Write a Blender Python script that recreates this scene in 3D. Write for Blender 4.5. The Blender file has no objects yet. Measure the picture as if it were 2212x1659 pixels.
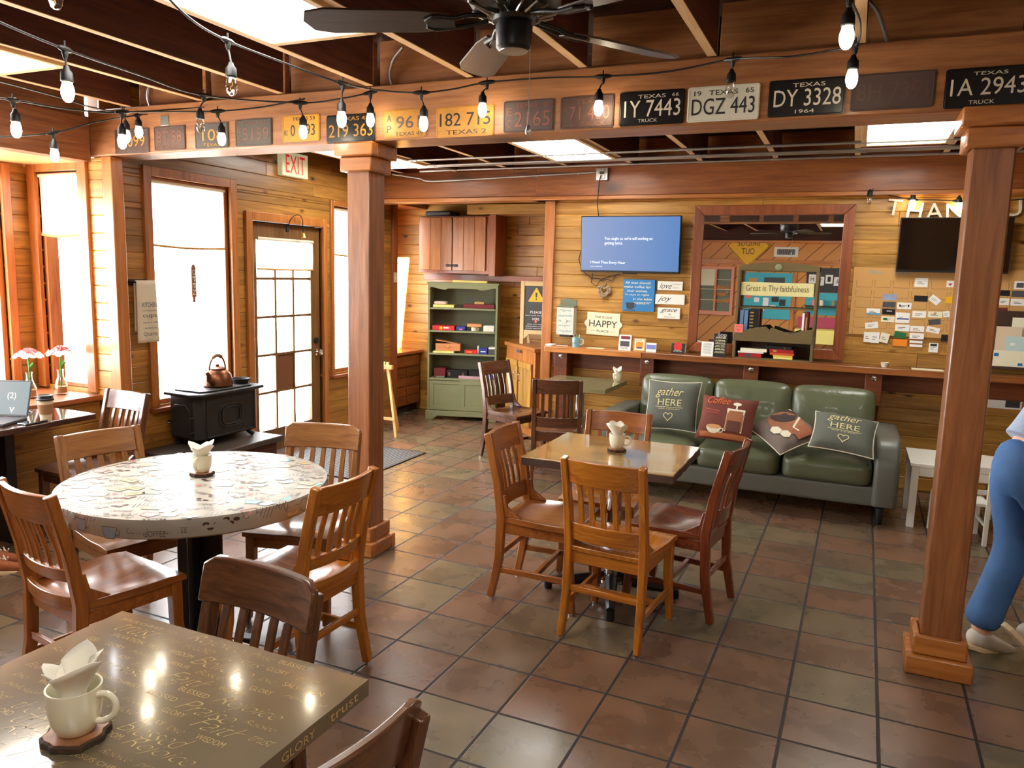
import bpy, bmesh, math, random
from mathutils import Vector, Matrix, Euler
R = math.radians
PI = math.pi
random.seed(7)
SC = bpy.context.scene
COL = SC.collection

# ---------------------------------------------------------------- camera
F_PX, PITCH, ROLL, YAW = 1662.0, 0.142, 0.0262, -0.4122
CAM = Vector((1.7833, -2.8414, 1.6717))
fwd = Vector((math.sin(YAW) * math.cos(PITCH), math.cos(YAW) * math.cos(PITCH), -math.sin(PITCH)))
r0 = Vector((math.cos(YAW), -math.sin(YAW), 0))
u0 = r0.cross(fwd)
rgt = r0 * math.cos(ROLL) + u0 * math.sin(ROLL)
upv = u0 * math.cos(ROLL) - r0 * math.sin(ROLL)
cam = bpy.data.cameras.new('camera')
cam.sensor_width = 36
cam.lens = 36 * F_PX / 2212
cam.clip_start = 0.05
co = bpy.data.objects.new('camera', cam)
COL.objects.link(co)
co.matrix_world = Matrix(((rgt.x, upv.x, -fwd.x, CAM.x), (rgt.y, upv.y, -fwd.y, CAM.y), (rgt.z, upv.z, -fwd.z, CAM.z), (0, 0, 0, 1)))
SC.camera = co

# ---------------------------------------------------------------- light, exposure
SKY = 15.0
w = bpy.data.worlds.new('sky')
SC.world = w
w.use_nodes = True
bg = w.node_tree.nodes['Background']
bg.inputs[0].default_value = (0.93, 0.97, 1.0, 1)
bg.inputs[1].default_value = SKY
PANEL, BULB = 13.0, 34.0
SC.view_settings.view_transform = 'Standard'
SC.view_settings.look = 'None'
SC.view_settings.gamma = 1
SC.view_settings.exposure = 0.7
SC.view_settings.use_curve_mapping = False
SC.cycles.use_denoising = True
SC.cycles.max_bounces = 7
SC.cycles.diffuse_bounces = 4
SC.cycles.glossy_bounces = 4
SC.cycles.transmission_bounces = 5
SC.cycles.transparent_max_bounces = 12
SC.cycles.caustics_reflective = False
SC.cycles.caustics_refractive = False
SC.cycles.sample_clamp_indirect = 6


def portal(name, loc, rot, sx, sy):
    l = bpy.data.lights.new(name, 'AREA')
    l.shape = 'RECTANGLE'
    l.size, l.size_y = sx, sy
    l.cycles.is_portal = True
    o = bpy.data.objects.new(name, l)
    COL.objects.link(o)
    o.location = loc
    o.rotation_euler = rot


sun = bpy.data.lights.new('sun', 'SUN')
sun.energy, sun.angle, sun.color = 170, R(.6), (1, .95, .86)
so_ = bpy.data.objects.new('sun', sun)
COL.objects.link(so_)
so_.rotation_euler = Vector((-.05, .84, -.46)).to_track_quat('-Z', 'Y').to_euler()  # aimed to enter only through the added alcove window
portal('window_daylight', (-3.0, 1.7, 1.47), (0, R(-90), 0), 1.7, .8)
portal('window_daylight', (-3.0, 2.8, 1.0), (0, R(-90), 0), 2.0, 1.0)
portal('window_daylight', (-3.0, 3.83, 1.47), (0, R(-90), 0), 1.66, .78)
portal('window_daylight', (-3.62, -.95, 1.55), (0, R(-90), 0), 1.6, 3.3)
portal('window_daylight', (-3.27, .9, 1.53), (R(90), 0, 0), .5, 1.55)
portal('window_daylight', (-3.2, 4.52, 1.55), (R(-90), 0, 0), .4, 1.3)  # portal of the added alcove window


# ---------------------------------------------------------------- helpers
def at(px, py, x=None, y=None, z=None, d=None):
    """the point of the photograph's ray through a pixel on a real plane of the room"""
    v = fwd + rgt * ((px - 1106) / F_PX) - upv * ((py - 829.5) / F_PX)
    if x is not None: t = (x - CAM.x) / v.x
    elif y is not None: t = (y - CAM.y) / v.y
    elif z is not None: t = (z - CAM.z) / v.z
    else: t = d
    return CAM + v * t


def rgb(r, g, b):
    f = lambda c: ((c / 255 + .055) / 1.055) ** 2.4 if c > 10 else c / 255 / 12.92
    return (f(r), f(g), f(b), 1)


def tag(o, label=None, cat=None, group=None, kind=None):
    if label: o['label'] = label
    if cat: o['category'] = cat
    if group: o['group'] = group
    if kind: o['kind'] = kind
    return o


def thing(name, label, cat, loc=(0, 0, 0), rz=0, group=None, parent=None):
    o = bpy.data.objects.new(name, None)
    o.empty_display_size = .1
    COL.objects.link(o)
    o.location = loc
    o.rotation_euler = (0, 0, rz)
    return tag(o, label, cat, group)


def copy_tree(o, parent=None):
    c = o.copy()
    COL.objects.link(c)
    if parent: c.parent = parent
    for ch in list(o.children): copy_tree(ch, c)
    return c


def rotz(a): return Matrix.Rotation(a, 4, 'Z')
def rotx(a): return Matrix.Rotation(a, 4, 'X')
def roty(a): return Matrix.Rotation(a, 4, 'Y')
def T(*v): return Matrix.Translation(Vector(v) if len(v) == 3 else Vector(v[0]))


def frame(o, zdir, xhint=(0, 0, 1)):
    z = Vector(zdir).normalized()
    x = Vector(xhint)
    if abs(z.dot(x.normalized())) > .97: x = Vector((1, 0, 0))
    y = z.cross(x).normalized()
    x = y.cross(z)
    m = Matrix((x, y, z)).transposed().to_4x4()
    m.translation = Vector(o)
    return m


class MB:
    def __init__(s):
        s.v, s.f, s.m, s.cur = [], [], [], 0

    def mat(s, i):
        s.cur = i
        return s

    def add(s, vs, fs, M=None):
        b = len(s.v)
        s.v += [tuple(M @ Vector(v)) if M else tuple(v) for v in vs]
        s.f += [tuple(i + b for i in f) for f in fs]
        s.m += [s.cur] * len(fs)
        return s

    def bx(s, x0, x1, y0, y1, z0, z1, M=None):
        x0, x1 = min(x0, x1), max(x0, x1); y0, y1 = min(y0, y1), max(y0, y1); z0, z1 = min(z0, z1), max(z0, z1)
        return s.add([(x0, y0, z0), (x1, y0, z0), (x1, y1, z0), (x0, y1, z0), (x0, y0, z1), (x1, y0, z1), (x1, y1, z1), (x0, y1, z1)],
                     [(0, 3, 2, 1), (4, 5, 6, 7), (0, 1, 5, 4), (1, 2, 6, 5), (2, 3, 7, 6), (3, 0, 4, 7)], M)

    def rings(s, rings, close=True, cap=True, M=None):
        n = len(rings[0])
        vs = [p for r in rings for p in r]
        fs = []
        for i in range(len(rings) - 1):
            for j in range(n if close else n - 1):
                k = (j + 1) % n
                fs.append((i * n + j, i * n + k, (i + 1) * n + k, (i + 1) * n + j))
        if cap:
            fs.append(tuple(range(n))[::-1])
            fs.append(tuple((len(rings) - 1) * n + j for j in range(n)))
        return s.add(vs, fs, M)

    def tube(s, pts, r, n=8, M=None, sq=None):
        """a round (or, with sq=(a,b), rectangular) bar along a path"""
        pts = [Vector(p) for p in pts]
        rs = r if isinstance(r, (list, tuple)) else [r] * len(pts)
        rings, up = [], Vector((0, 0, 1))
        px_ = None
        for i, p in enumerate(pts):
            d = (pts[min(i + 1, len(pts) - 1)] - pts[max(i - 1, 0)]).normalized()
            if px_ is None:
                h = up if abs(d.z) < .9 else Vector((0, 1, 0))
                x = d.cross(h).normalized()
            else:
                x = (px_ - d * px_.dot(d)).normalized()
            px_ = x
            y = d.cross(x)
            if sq:
                a, b = sq[0] / 2 * rs[i], sq[1] / 2 * rs[i]
                rings.append([p + x * a + y * b, p - x * a + y * b, p - x * a - y * b, p + x * a - y * b])
            else:
                rings.append([p + (x * math.cos(2 * PI * k / n) + y * math.sin(2 * PI * k / n)) * rs[i] for k in range(n)])
        return s.rings(rings, M=M)

    def lathe(s, prof, n=24, M=None, cap=True):
        rings = [[(r * math.cos(2 * PI * k / n), r * math.sin(2 * PI * k / n), z) for k in range(n)] for r, z in prof]
        return s.rings(rings, M=M, cap=cap)

    def prism(s, poly, a, b, M=None):
        """polygon in xy extruded along z from a to b"""
        n = len(poly)
        if sum(poly[i][0] * poly[(i + 1) % n][1] - poly[(i + 1) % n][0] * poly[i][1] for i in range(n)) < 0: poly = poly[::-1]
        vs = [(x, y, a) for x, y in poly] + [(x, y, b) for x, y in poly]
        fs = [tuple(range(n))[::-1], tuple(range(n, 2 * n))] + [(i, (i + 1) % n, n + (i + 1) % n, n + i) for i in range(n)]
        return s.add(vs, fs, M)

    def grid(s, fn, nu, nv, M=None):
        vs = [fn(i / nu, j / nv) for j in range(nv + 1) for i in range(nu + 1)]
        fs = [(j * (nu + 1) + i, j * (nu + 1) + i + 1, (j + 1) * (nu + 1) + i + 1, (j + 1) * (nu + 1) + i) for j in range(nv) for i in range(nu)]
        return s.add(vs, fs, M)

    def text(s, body, M, w=None, h=None, depth=0.0, shear=0, space=1.0, align='C', thin=0.0):
        vs, fs = text_geo(body, depth, shear, space, thin)
        xs = [v[0] for v in vs]; ys = [v[1] for v in vs]
        x0, x1, y0, y1 = min(xs), max(xs), min(ys), max(ys)
        sx = w / (x1 - x0) if w else h / (y1 - y0)
        sy = h / (y1 - y0) if h else sx
        cx = (x0 + x1) / 2 if align == 'C' else x0
        cy = (y0 + y1) / 2
        return s.add([((x - cx) * sx, (y - cy) * sy, z) for x, y, z in vs], fs, M)

    def stroke(s, pts, wd, M=None, z=0.0):
        """flat ribbon following 2d points"""
        L, Rr = [], []
        for i, p in enumerate(pts):
            a = pts[max(i - 1, 0)]; b = pts[min(i + 1, len(pts) - 1)]
            dx, dy = b[0] - a[0], b[1] - a[1]
            l = math.hypot(dx, dy) or 1
            nx, ny = -dy / l * wd / 2, dx / l * wd / 2
            L.append((p[0] + nx, p[1] + ny, z)); Rr.append((p[0] - nx, p[1] - ny, z))
        n = len(pts)
        return s.add(L + Rr, [(n + i, n + i + 1, i + 1, i) for i in range(n - 1)], M)

    def build(s, name, mats, parent=None, smooth=35, bevel=0, seg=2, sub=0):
        me = bpy.data.meshes.new(name)
        me.from_pydata(s.v, [], s.f)
        if not isinstance(mats, (list, tuple)): mats = [mats]
        for m in mats: me.materials.append(m)
        if len(mats) > 1: me.polygons.foreach_set('material_index', s.m)
        if smooth:
            me.polygons.foreach_set('use_smooth', [True] * len(me.polygons))
            me.set_sharp_from_angle(angle=R(smooth))
        me.update()
        o = bpy.data.objects.new(name, me)
        COL.objects.link(o)
        if parent: o.parent = parent
        if bevel:
            b = o.modifiers.new('edge', 'BEVEL')
            b.width = bevel; b.segments = seg; b.limit_method = 'ANGLE'; b.angle_limit = R(40)
            b.harden_normals = False
        if sub:
            q = o.modifiers.new('sub', 'SUBSURF')
            q.levels = q.render_levels = sub
        return o


_tg = {}


def text_geo(body, depth, shear, space, thin=0.0):
    k = (body, depth, shear, space, thin)
    if k not in _tg:
        cu = bpy.data.curves.new('t', 'FONT')
        cu.body = body
        cu.resolution_u = 3
        cu.extrude = depth
        cu.shear = shear
        cu.space_character = space
        cu.offset = thin
        ob = bpy.data.objects.new('t', cu)
        me = bpy.data.meshes.new_from_object(ob)
        _tg[k] = ([tuple(v.co) for v in me.vertices], [tuple(p.vertices) for p in me.polygons])
        bpy.data.objects.remove(ob)
        bpy.data.curves.remove(cu)
        bpy.data.meshes.remove(me)
    return _tg[k]


def bx(name, m, a, parent=None, bevel=.003):
    return MB().bx(*a).build(name, m, parent, bevel=bevel)


# ---------------------------------------------------------------- materials
def nt(name):
    m = bpy.data.materials.new(name)
    m.use_nodes = True
    n = m.node_tree.nodes
    return m, n, m.node_tree.links, n['Principled BSDF']


def plain(name, c, rough=.5, metal=0, coat=0, spec=.5, emit=0, ecol=None, var=0, bump=0, bscale=60, sheen=0, trans=0):
    m, n, l, b = nt(name)
    b.inputs['Base Color'].default_value = c
    b.inputs['Roughness'].default_value = rough
    b.inputs['Metallic'].default_value = metal
    b.inputs['Coat Weight'].default_value = coat
    b.inputs['Coat Roughness'].default_value = .08
    b.inputs['Specular IOR Level'].default_value = spec
    b.inputs['Sheen Weight'].default_value = sheen
    b.inputs['Transmission Weight'].default_value = trans
    if emit:
        b.inputs['Emission Color'].default_value = ecol or c
        b.inputs['Emission Strength'].default_value = emit
    if var or bump:
        tc = n.new('ShaderNodeTexCoord')
        nz = n.new('ShaderNodeTexNoise')
        nz.inputs['Scale'].default_value = bscale
        nz.inputs['Detail'].default_value = 5
        l.new(tc.outputs['Object'], nz.inputs['Vector'])
        if var:
            mx = n.new('ShaderNodeMix'); mx.data_type = 'RGBA'
            mx.inputs[6].default_value = tuple(x * (1 - var) for x in c[:3]) + (1,)
            mx.inputs[7].default_value = tuple(min(1, x * (1 + var)) for x in c[:3]) + (1,)
            l.new(nz.outputs[0], mx.inputs[0])
            l.new(mx.outputs[2], b.inputs['Base Color'])
        if bump:
            bp = n.new('ShaderNodeBump')
            bp.inputs['Strength'].default_value = bump
            bp.inputs['Distance'].default_value = .01
            l.new(nz.outputs[0], bp.inputs['Height'])
            l.new(bp.outputs[0], b.inputs['Normal'])
    return m


def wood(name, dark, light, axis='x', fine=28, stretch=14, rough=.4, coat=0, knots=0, var=.25, bump=.15, kcol=None, spec=.5):
    """boards: stretched grain along an axis, a different piece of grain and tone for every board, optional knots"""
    m, n, l, b = nt(name)
    tc = n.new('ShaderNodeTexCoord')
    geo = n.new('ShaderNodeNewGeometry')
    off = n.new('ShaderNodeVectorMath'); off.operation = 'SCALE'
    cmb = n.new('ShaderNodeCombineXYZ')
    for i in range(3): l.new(geo.outputs['Random Per Island'], cmb.inputs[i])
    l.new(cmb.outputs[0], off.inputs[0]); off.inputs['Scale'].default_value = 17.0
    ad = n.new('ShaderNodeVectorMath'); ad.operation = 'ADD'
    l.new(tc.outputs['Object'], ad.inputs[0]); l.new(off.outputs[0], ad.inputs[1])
    mp = n.new('ShaderNodeMapping')
    sc = [1.0, 1.0, 1.0]; sc['xyz'.index(axis)] = 1.0 / stretch
    mp.inputs['Scale'].default_value = sc
    l.new(ad.outputs[0], mp.inputs['Vector'])
    n1 = n.new('ShaderNodeTexNoise')
    n1.inputs['Scale'].default_value = fine; n1.inputs['Detail'].default_value = 6; n1.inputs['Roughness'].default_value = .62
    n1.inputs['Distortion'].default_value = .6
    l.new(mp.outputs[0], n1.inputs['Vector'])
    cr = n.new('ShaderNodeValToRGB')
    cr.color_ramp.elements[0].position = .32; cr.color_ramp.elements[0].color = dark
    cr.color_ramp.elements[1].position = .68; cr.color_ramp.elements[1].color = light
    l.new(n1.outputs[0], cr.inputs[0])
    col = cr.outputs[0]
    hs = n.new('ShaderNodeHueSaturation')
    mr = n.new('ShaderNodeMapRange')
    mr.inputs[3].default_value = 1 - var; mr.inputs[4].default_value = 1 + var
    l.new(geo.outputs['Random Per Island'], mr.inputs[0])
    l.new(mr.outputs[0], hs.inputs['Value'])
    l.new(col, hs.inputs['Color'])
    col = hs.outputs[0]
    if knots:
        mk = n.new('ShaderNodeMapping')
        sk = [knots * 1.9] * 3; sk['xyz'.index(axis)] = knots
        mk.inputs['Scale'].default_value = sk
        l.new(ad.outputs[0], mk.inputs['Vector'])
        vo = n.new('ShaderNodeTexVoronoi'); vo.inputs['Scale'].default_value = 1.0
        l.new(mk.outputs[0], vo.inputs['Vector'])
        kr = n.new('ShaderNodeValToRGB')
        kr.color_ramp.elements[0].position = .045; kr.color_ramp.elements[0].color = (1, 1, 1, 1)
        kr.color_ramp.elements[1].position = .16; kr.color_ramp.elements[1].color = (0, 0, 0, 1)
        l.new(vo.outputs['Distance'], kr.inputs[0])
        mx = n.new('ShaderNodeMix'); mx.data_type = 'RGBA'
        l.new(kr.outputs[0], mx.inputs[0]); l.new(col, mx.inputs[6])
        mx.inputs[7].default_value = kcol or tuple(x * .35 for x in dark[:3]) + (1,)
        col = mx.outputs[2]
    l.new(col, b.inputs['Base Color'])
    b.inputs['Roughness'].default_value = rough
    b.inputs['Coat Weight'].default_value = coat
    b.inputs['Coat Roughness'].default_value = .15
    b.inputs['Specular IOR Level'].default_value = spec
    bp = n.new('ShaderNodeBump'); bp.inputs['Strength'].default_value = bump; bp.inputs['Distance'].default_value = .004
    l.new(n1.outputs[0], bp.inputs['Height']); l.new(bp.outputs[0], b.inputs['Normal'])
    return m


def glass_mat(name, tint=(1, 1, 1, 1), ior=1.45, refl=1.0):
    m, n, l, b = nt(name)
    n.remove(b)
    tr = n.new('ShaderNodeBsdfTransparent'); tr.inputs[0].default_value = tint
    gl = n.new('ShaderNodeBsdfGlossy'); gl.inputs['Roughness'].default_value = .02
    lw = n.new('ShaderNodeLayerWeight')
    pw = n.new('ShaderNodeMath'); pw.operation = 'POWER'; pw.inputs[1].default_value = 4.0
    l.new(lw.outputs['Facing'], pw.inputs[0])
    fr = n.new('ShaderNodeMath'); fr.operation = 'MULTIPLY_ADD'; fr.inputs[1].default_value = .85
    fr.inputs[2].default_value = .04 if ior < 1.6 else .12
    l.new(pw.outputs[0], fr.inputs[0])
    mx = n.new('ShaderNodeMixShader')
    l.new(fr.outputs[0], mx.inputs[0]); l.new(tr.outputs[0], mx.inputs[1]); l.new(gl.outputs[0], mx.inputs[2])
    l.new(mx.outputs[0], n['Material Output'].inputs[0])
    return m


def emis(name, c, s):
    m, n, l, b = nt(name)
    b.inputs['Base Color'].default_value = (.06, .06, .06, 1)
    b.inputs['Roughness'].default_value = .3
    b.inputs['Emission Color'].default_value = c
    b.inputs['Emission Strength'].default_value = s
    return m


def cloth_shade(name, c, t=.5):
    m, n, l, b = nt(name)
    n.remove(b)
    df = n.new('ShaderNodeBsdfDiffuse'); df.inputs[0].default_value = c
    tl = n.new('ShaderNodeBsdfTranslucent'); tl.inputs[0].default_value = c
    mx = n.new('ShaderNodeMixShader'); mx.inputs[0].default_value = t
    l.new(df.outputs[0], mx.inputs[1]); l.new(tl.outputs[0], mx.inputs[2])
    l.new(mx.outputs[0], n['Material Output'].inputs[0])
    return m


PINE_D, PINE_L = rgb(146, 100, 40), rgb(196, 148, 70)
W = {
    'wall_x': wood('pine_boards_x', PINE_D, PINE_L, 'x', knots=3.3, rough=.36, coat=.25, kcol=rgb(70, 34, 14)),
    'wall_y': wood('pine_boards_y', rgb(136, 92, 40), rgb(184, 134, 64), 'y', knots=3.3, rough=.36, coat=.25, kcol=rgb(70, 34, 14)),
    'wall_z': wood('pine_boards_z', PINE_D, PINE_L, 'z', knots=3.3, rough=.36, coat=.25, kcol=rgb(70, 34, 14)),
    'apron': wood('apron_boards', rgb(92, 44, 22), rgb(132, 70, 34), 'x', rough=.4, knots=1.8),
    'trim_x': wood('trim_x', rgb(148, 86, 38), rgb(190, 122, 60), 'x', rough=.35, coat=.3),
    'trim_y': wood('trim_y', rgb(148, 86, 38), rgb(190, 122, 60), 'y', rough=.35, coat=.3),
    'trim_z': wood('trim_z', rgb(148, 86, 38), rgb(190, 122, 60), 'z', rough=.35, coat=.3),
    'red_z': wood('red_trim_z', rgb(120, 62, 32), rgb(158, 88, 46), 'z', rough=.4, coat=.2),
    'red_x': wood('red_trim_x', rgb(124, 64, 32), rgb(166, 94, 48), 'x', rough=.4, coat=.2),
    'red_y': wood('red_trim_y', rgb(124, 64, 32), rgb(166, 94, 48), 'y', rough=.4, coat=.2),
    'beam_x': wood('beam_x', rgb(130, 80, 46), rgb(172, 116, 70), 'x', fine=34, rough=.5, coat=.1, var=.08, bump=.3, knots=.7),
    'beam_y': wood('beam_y', rgb(120, 68, 42), rgb(164, 106, 66), 'y', fine=34, rough=.5, coat=.1, var=.1, bump=.3),
    'post': wood('post_timber', rgb(118, 70, 40), rgb(160, 102, 60), 'z', fine=30, rough=.36, coat=.35, var=.06, bump=.35, knots=.9),
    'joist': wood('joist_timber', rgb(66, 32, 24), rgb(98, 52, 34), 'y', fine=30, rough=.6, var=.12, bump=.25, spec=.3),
    'joist_edge': wood('joist_edge', rgb(206, 164, 116), rgb(232, 198, 150), 'y', fine=26, rough=.6, var=.05),  # joist bottoms painted as lit by daylight and bulbs; also pale panel frames
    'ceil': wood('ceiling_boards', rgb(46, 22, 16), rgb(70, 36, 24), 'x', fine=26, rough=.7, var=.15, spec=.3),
    'band_x': wood('header_timber', rgb(120, 64, 26), rgb(160, 94, 42), 'x', fine=34, rough=.45, coat=.15, var=.1, bump=.3, knots=.9),
    'soffit': wood('soffit_boards', rgb(206, 152, 92), rgb(232, 186, 126), 'y', rough=.45, var=.1),
    'easel': wood('pale_pine', rgb(206, 160, 92), rgb(232, 190, 122), 'z', rough=.5),
}
for nm, d, li, ro, co_ in (('oak', (128, 70, 28), (172, 104, 46), .28, .5), ('honey', (150, 84, 22), (196, 122, 40), .26, .5),
                           ('walnut', (74, 42, 26), (112, 70, 44), .27, .5), ('cherry', (92, 40, 22), (136, 66, 36), .26, .5), ('tan', (122, 78, 42), (160, 110, 64), .28, .5)):
    for ax in 'xyz':
        W[nm + '_' + ax] = wood('chair_%s_%s' % (nm, ax), rgb(*d), rgb(*li), ax, fine=40, stretch=12, rough=ro, coat=co_, var=.1, bump=.06)

P = {
    'black': plain('black_metal', rgb(22, 24, 28), .4),
    'black_plastic': plain('black_plastic', rgb(18, 18, 20), .45),
    'cord': plain('black_cord', rgb(14, 14, 15), .5),
    'iron': plain('cast_iron', rgb(44, 42, 42), .5, metal=.4, var=.2, bump=.15, bscale=40),
    'steel': plain('galvanised_steel', rgb(190, 190, 188), .32, metal=.85, var=.12, bscale=18),
    'chrome': plain('chrome', rgb(215, 215, 215), .12, metal=1),
    'copper': plain('aged_copper', rgb(124, 80, 54), .36, metal=.85, var=.4, bscale=14),
    'white': plain('white_paint', rgb(236, 234, 222), .4),
    'offwhite': plain('cream_paint', rgb(224, 220, 196), .5),
    'ceramic': plain('cream_ceramic', rgb(232, 226, 200), .15, coat=.5),
    'paper': plain('white_paper', rgb(240, 238, 230), .7),
    'napkin': plain('napkin_paper', rgb(238, 232, 216), .8, bump=.1, bscale=80),
    'ink': plain('dark_ink', rgb(38, 36, 38), .6),
    'gold': plain('gold_ink', rgb(196, 160, 84), .35, metal=.4),
    'dullgold': plain('dull_gold_print', rgb(196, 168, 110), .2, coat=.6),
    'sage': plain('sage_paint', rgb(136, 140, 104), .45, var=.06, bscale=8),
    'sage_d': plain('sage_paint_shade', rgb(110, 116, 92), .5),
    'olive': plain('olive_brown_paint', rgb(106, 88, 52), .5),
    'leather': plain('green_leather', rgb(92, 96, 70), .33, coat=.15, bump=.35, bscale=26, var=.08),
    'leather_d': plain('grey_leather', rgb(98, 98, 88), .4, bump=.25, bscale=22),
    'glass': glass_mat('clear_glass'),
    'mirror': plain('mirror_glass', (.92, .92, .92, 1), .01, metal=1),
    'screen': plain('black_screen', rgb(8, 8, 9), .12, coat=.6),
    'panel': emis('panel_light', (1, .97, .9, 1), PANEL),
    'bulb': emis('warm_bulb', (1, .86, .62, 1), BULB),
    'clearbulb': glass_mat('clear_bulb', (.92, .92, .92, 1), 1.7),
    'shade': cloth_shade('roller_cloth', (.86, .84, .78, 1), .5),
    'cork': plain('cork_board', rgb(176, 128, 72), .85, var=.12, bscale=120, bump=.15),
    'yellow': plain('yellow_sign', rgb(236, 180, 20), .35),
    'blue': plain('blue_board', rgb(40, 118, 176), .5, var=.15, bscale=12),
    'teal': plain('teal_board', rgb(70, 176, 190), .7),
    'red': plain('red_card', rgb(206, 40, 40), .5),
    'maroon': plain('maroon_box', rgb(110, 34, 40), .45),
    'bookred': plain('red_book', rgb(168, 30, 34), .45),
    'orange': plain('orange_card', rgb(240, 140, 30), .6),
    'green': plain('green_card', rgb(22, 106, 62), .6),
    'navy': plain('navy_box', rgb(46, 62, 140), .45),
    'pink': plain('pink_card', rgb(238, 120, 112), .7),
    'cream': plain('cream_card', rgb(236, 230, 200), .7),
    'kraft': plain('kraft_card', rgb(200, 152, 88), .75),
    'lime': plain('pale_yellow', rgb(240, 226, 130), .6),
    'grey': plain('grey_card', rgb(74, 74, 78), .6),
    'slate': plain('chalkboard', rgb(52, 52, 52), .6),
    'denim': plain('denim', rgb(66, 106, 156), .8, var=.3, bscale=9, bump=.2),
    'denim_d': plain('dark_trousers', rgb(26, 28, 38), .8),
    'sweater': plain('blue_sweater', rgb(168, 186, 212), .85, bump=.3, bscale=50, sheen=.3),
    'skin': plain('skin', rgb(222, 178, 150), .5),
    'hair': plain('hair', rgb(70, 46, 30), .6),
    'shoe': plain('pale_shoe', rgb(206, 200, 190), .6),
    'tanshoe': plain('tan_shoe', rgb(164, 96, 62), .6, var=.2, bscale=20),
    'sole': plain('shoe_sole', rgb(226, 202, 160), .6),
    'rubber': plain('grey_rubber', rgb(86, 88, 88), .7),
    'bark': plain('bark', rgb(66, 46, 32), .9, var=.4, bump=.6, bscale=50),
    'leaf': plain('leaf', rgb(70, 150, 50), .5),
    'petal': plain('pink_petal', rgb(240, 90, 90), .6),
    'petal_w': plain('pale_petal', rgb(250, 214, 206), .6),
    'grille': plain('vent_dark', rgb(60, 60, 58), .5),
    'concrete': plain('concrete', rgb(200, 196, 188), .9),
    'linen': plain('linen', rgb(222, 214, 190), .85, bump=.2, bscale=60),
    'exitgreen': plain('sign_cream', rgb(226, 224, 180), .4, emit=.25),
    'exitred': plain('sign_red', rgb(230, 40, 40), .4, emit=.3),
}


# ================================================================ THE ROOM
LX, BY0, BY1, BZ0, BZ1 = -2.93, .822, 1.05, 2.367, 2.66     # left wall plane; plate beam
WY, CZ = 4.1, 2.90                                          # back wall plane; ceiling
dark_back = plain('wall_core', rgb(60, 36, 20), .8)


def cut(u0, u1, z0, z1, ops):
    """rectangles left of u0..u1 x z0..z1 after taking the openings away"""
    zs = sorted({z0, z1} | {z for o in ops for z in o[2:4] if z0 < z < z1})
    out = []
    for a, b in zip(zs, zs[1:]):
        us = [(u0, u1)]
        for o in ops:
            if o[2] < (a + b) / 2 < o[3]:
                nu = []
                for p, q in us:
                    if o[1] <= p or o[0] >= q: nu.append((p, q)); continue
                    if o[0] > p: nu.append((p, o[0]))
                    if o[1] < q: nu.append((o[1], q))
                us = nu
        out += [(p, q, a, b) for p, q in us if q - p > .002]
    return out


def plank_wall(name, m, axis, pos, sgn, u0, u1, z0, z1, ops=(), board=.117, back=.1, joints=True):
    mb = MB()
    rnd = random.Random(name)
    z = z0
    while z < z1 - .004:
        zt = min(z + board, z1)
        segs = cut(u0, u1, z, zt, ops)
        for p, q, a, b in segs:
            cuts = [p, q]
            if joints and q - p > 2.2 and b - a > .05: cuts.insert(1, p + (q - p) * rnd.uniform(.3, .7))
            for s, t in zip(cuts, cuts[1:]):
                if axis == 'x': mb.bx(pos, pos - sgn * .022, s, t, a, b)
                else: mb.bx(s, t, pos, pos - sgn * .022, a, b)
        z = zt
    mb.mat(1)
    for p, q, a, b in cut(u0, u1, z0, z1, ops):
        if axis == 'x': mb.bx(pos - sgn * .016, pos - sgn * (.016 + back), p, q, a, b)
        else: mb.bx(p, q, pos - sgn * .016, pos - sgn * (.016 + back), a, b)
    return tag(mb.build(name, [m, dark_back], bevel=.006, seg=1, smooth=0), kind='structure')


def struct(name, m, a, bevel=.004, label=None):
    o = bx(name, m, a, None, bevel)
    return tag(o, label, kind='structure')


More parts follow.
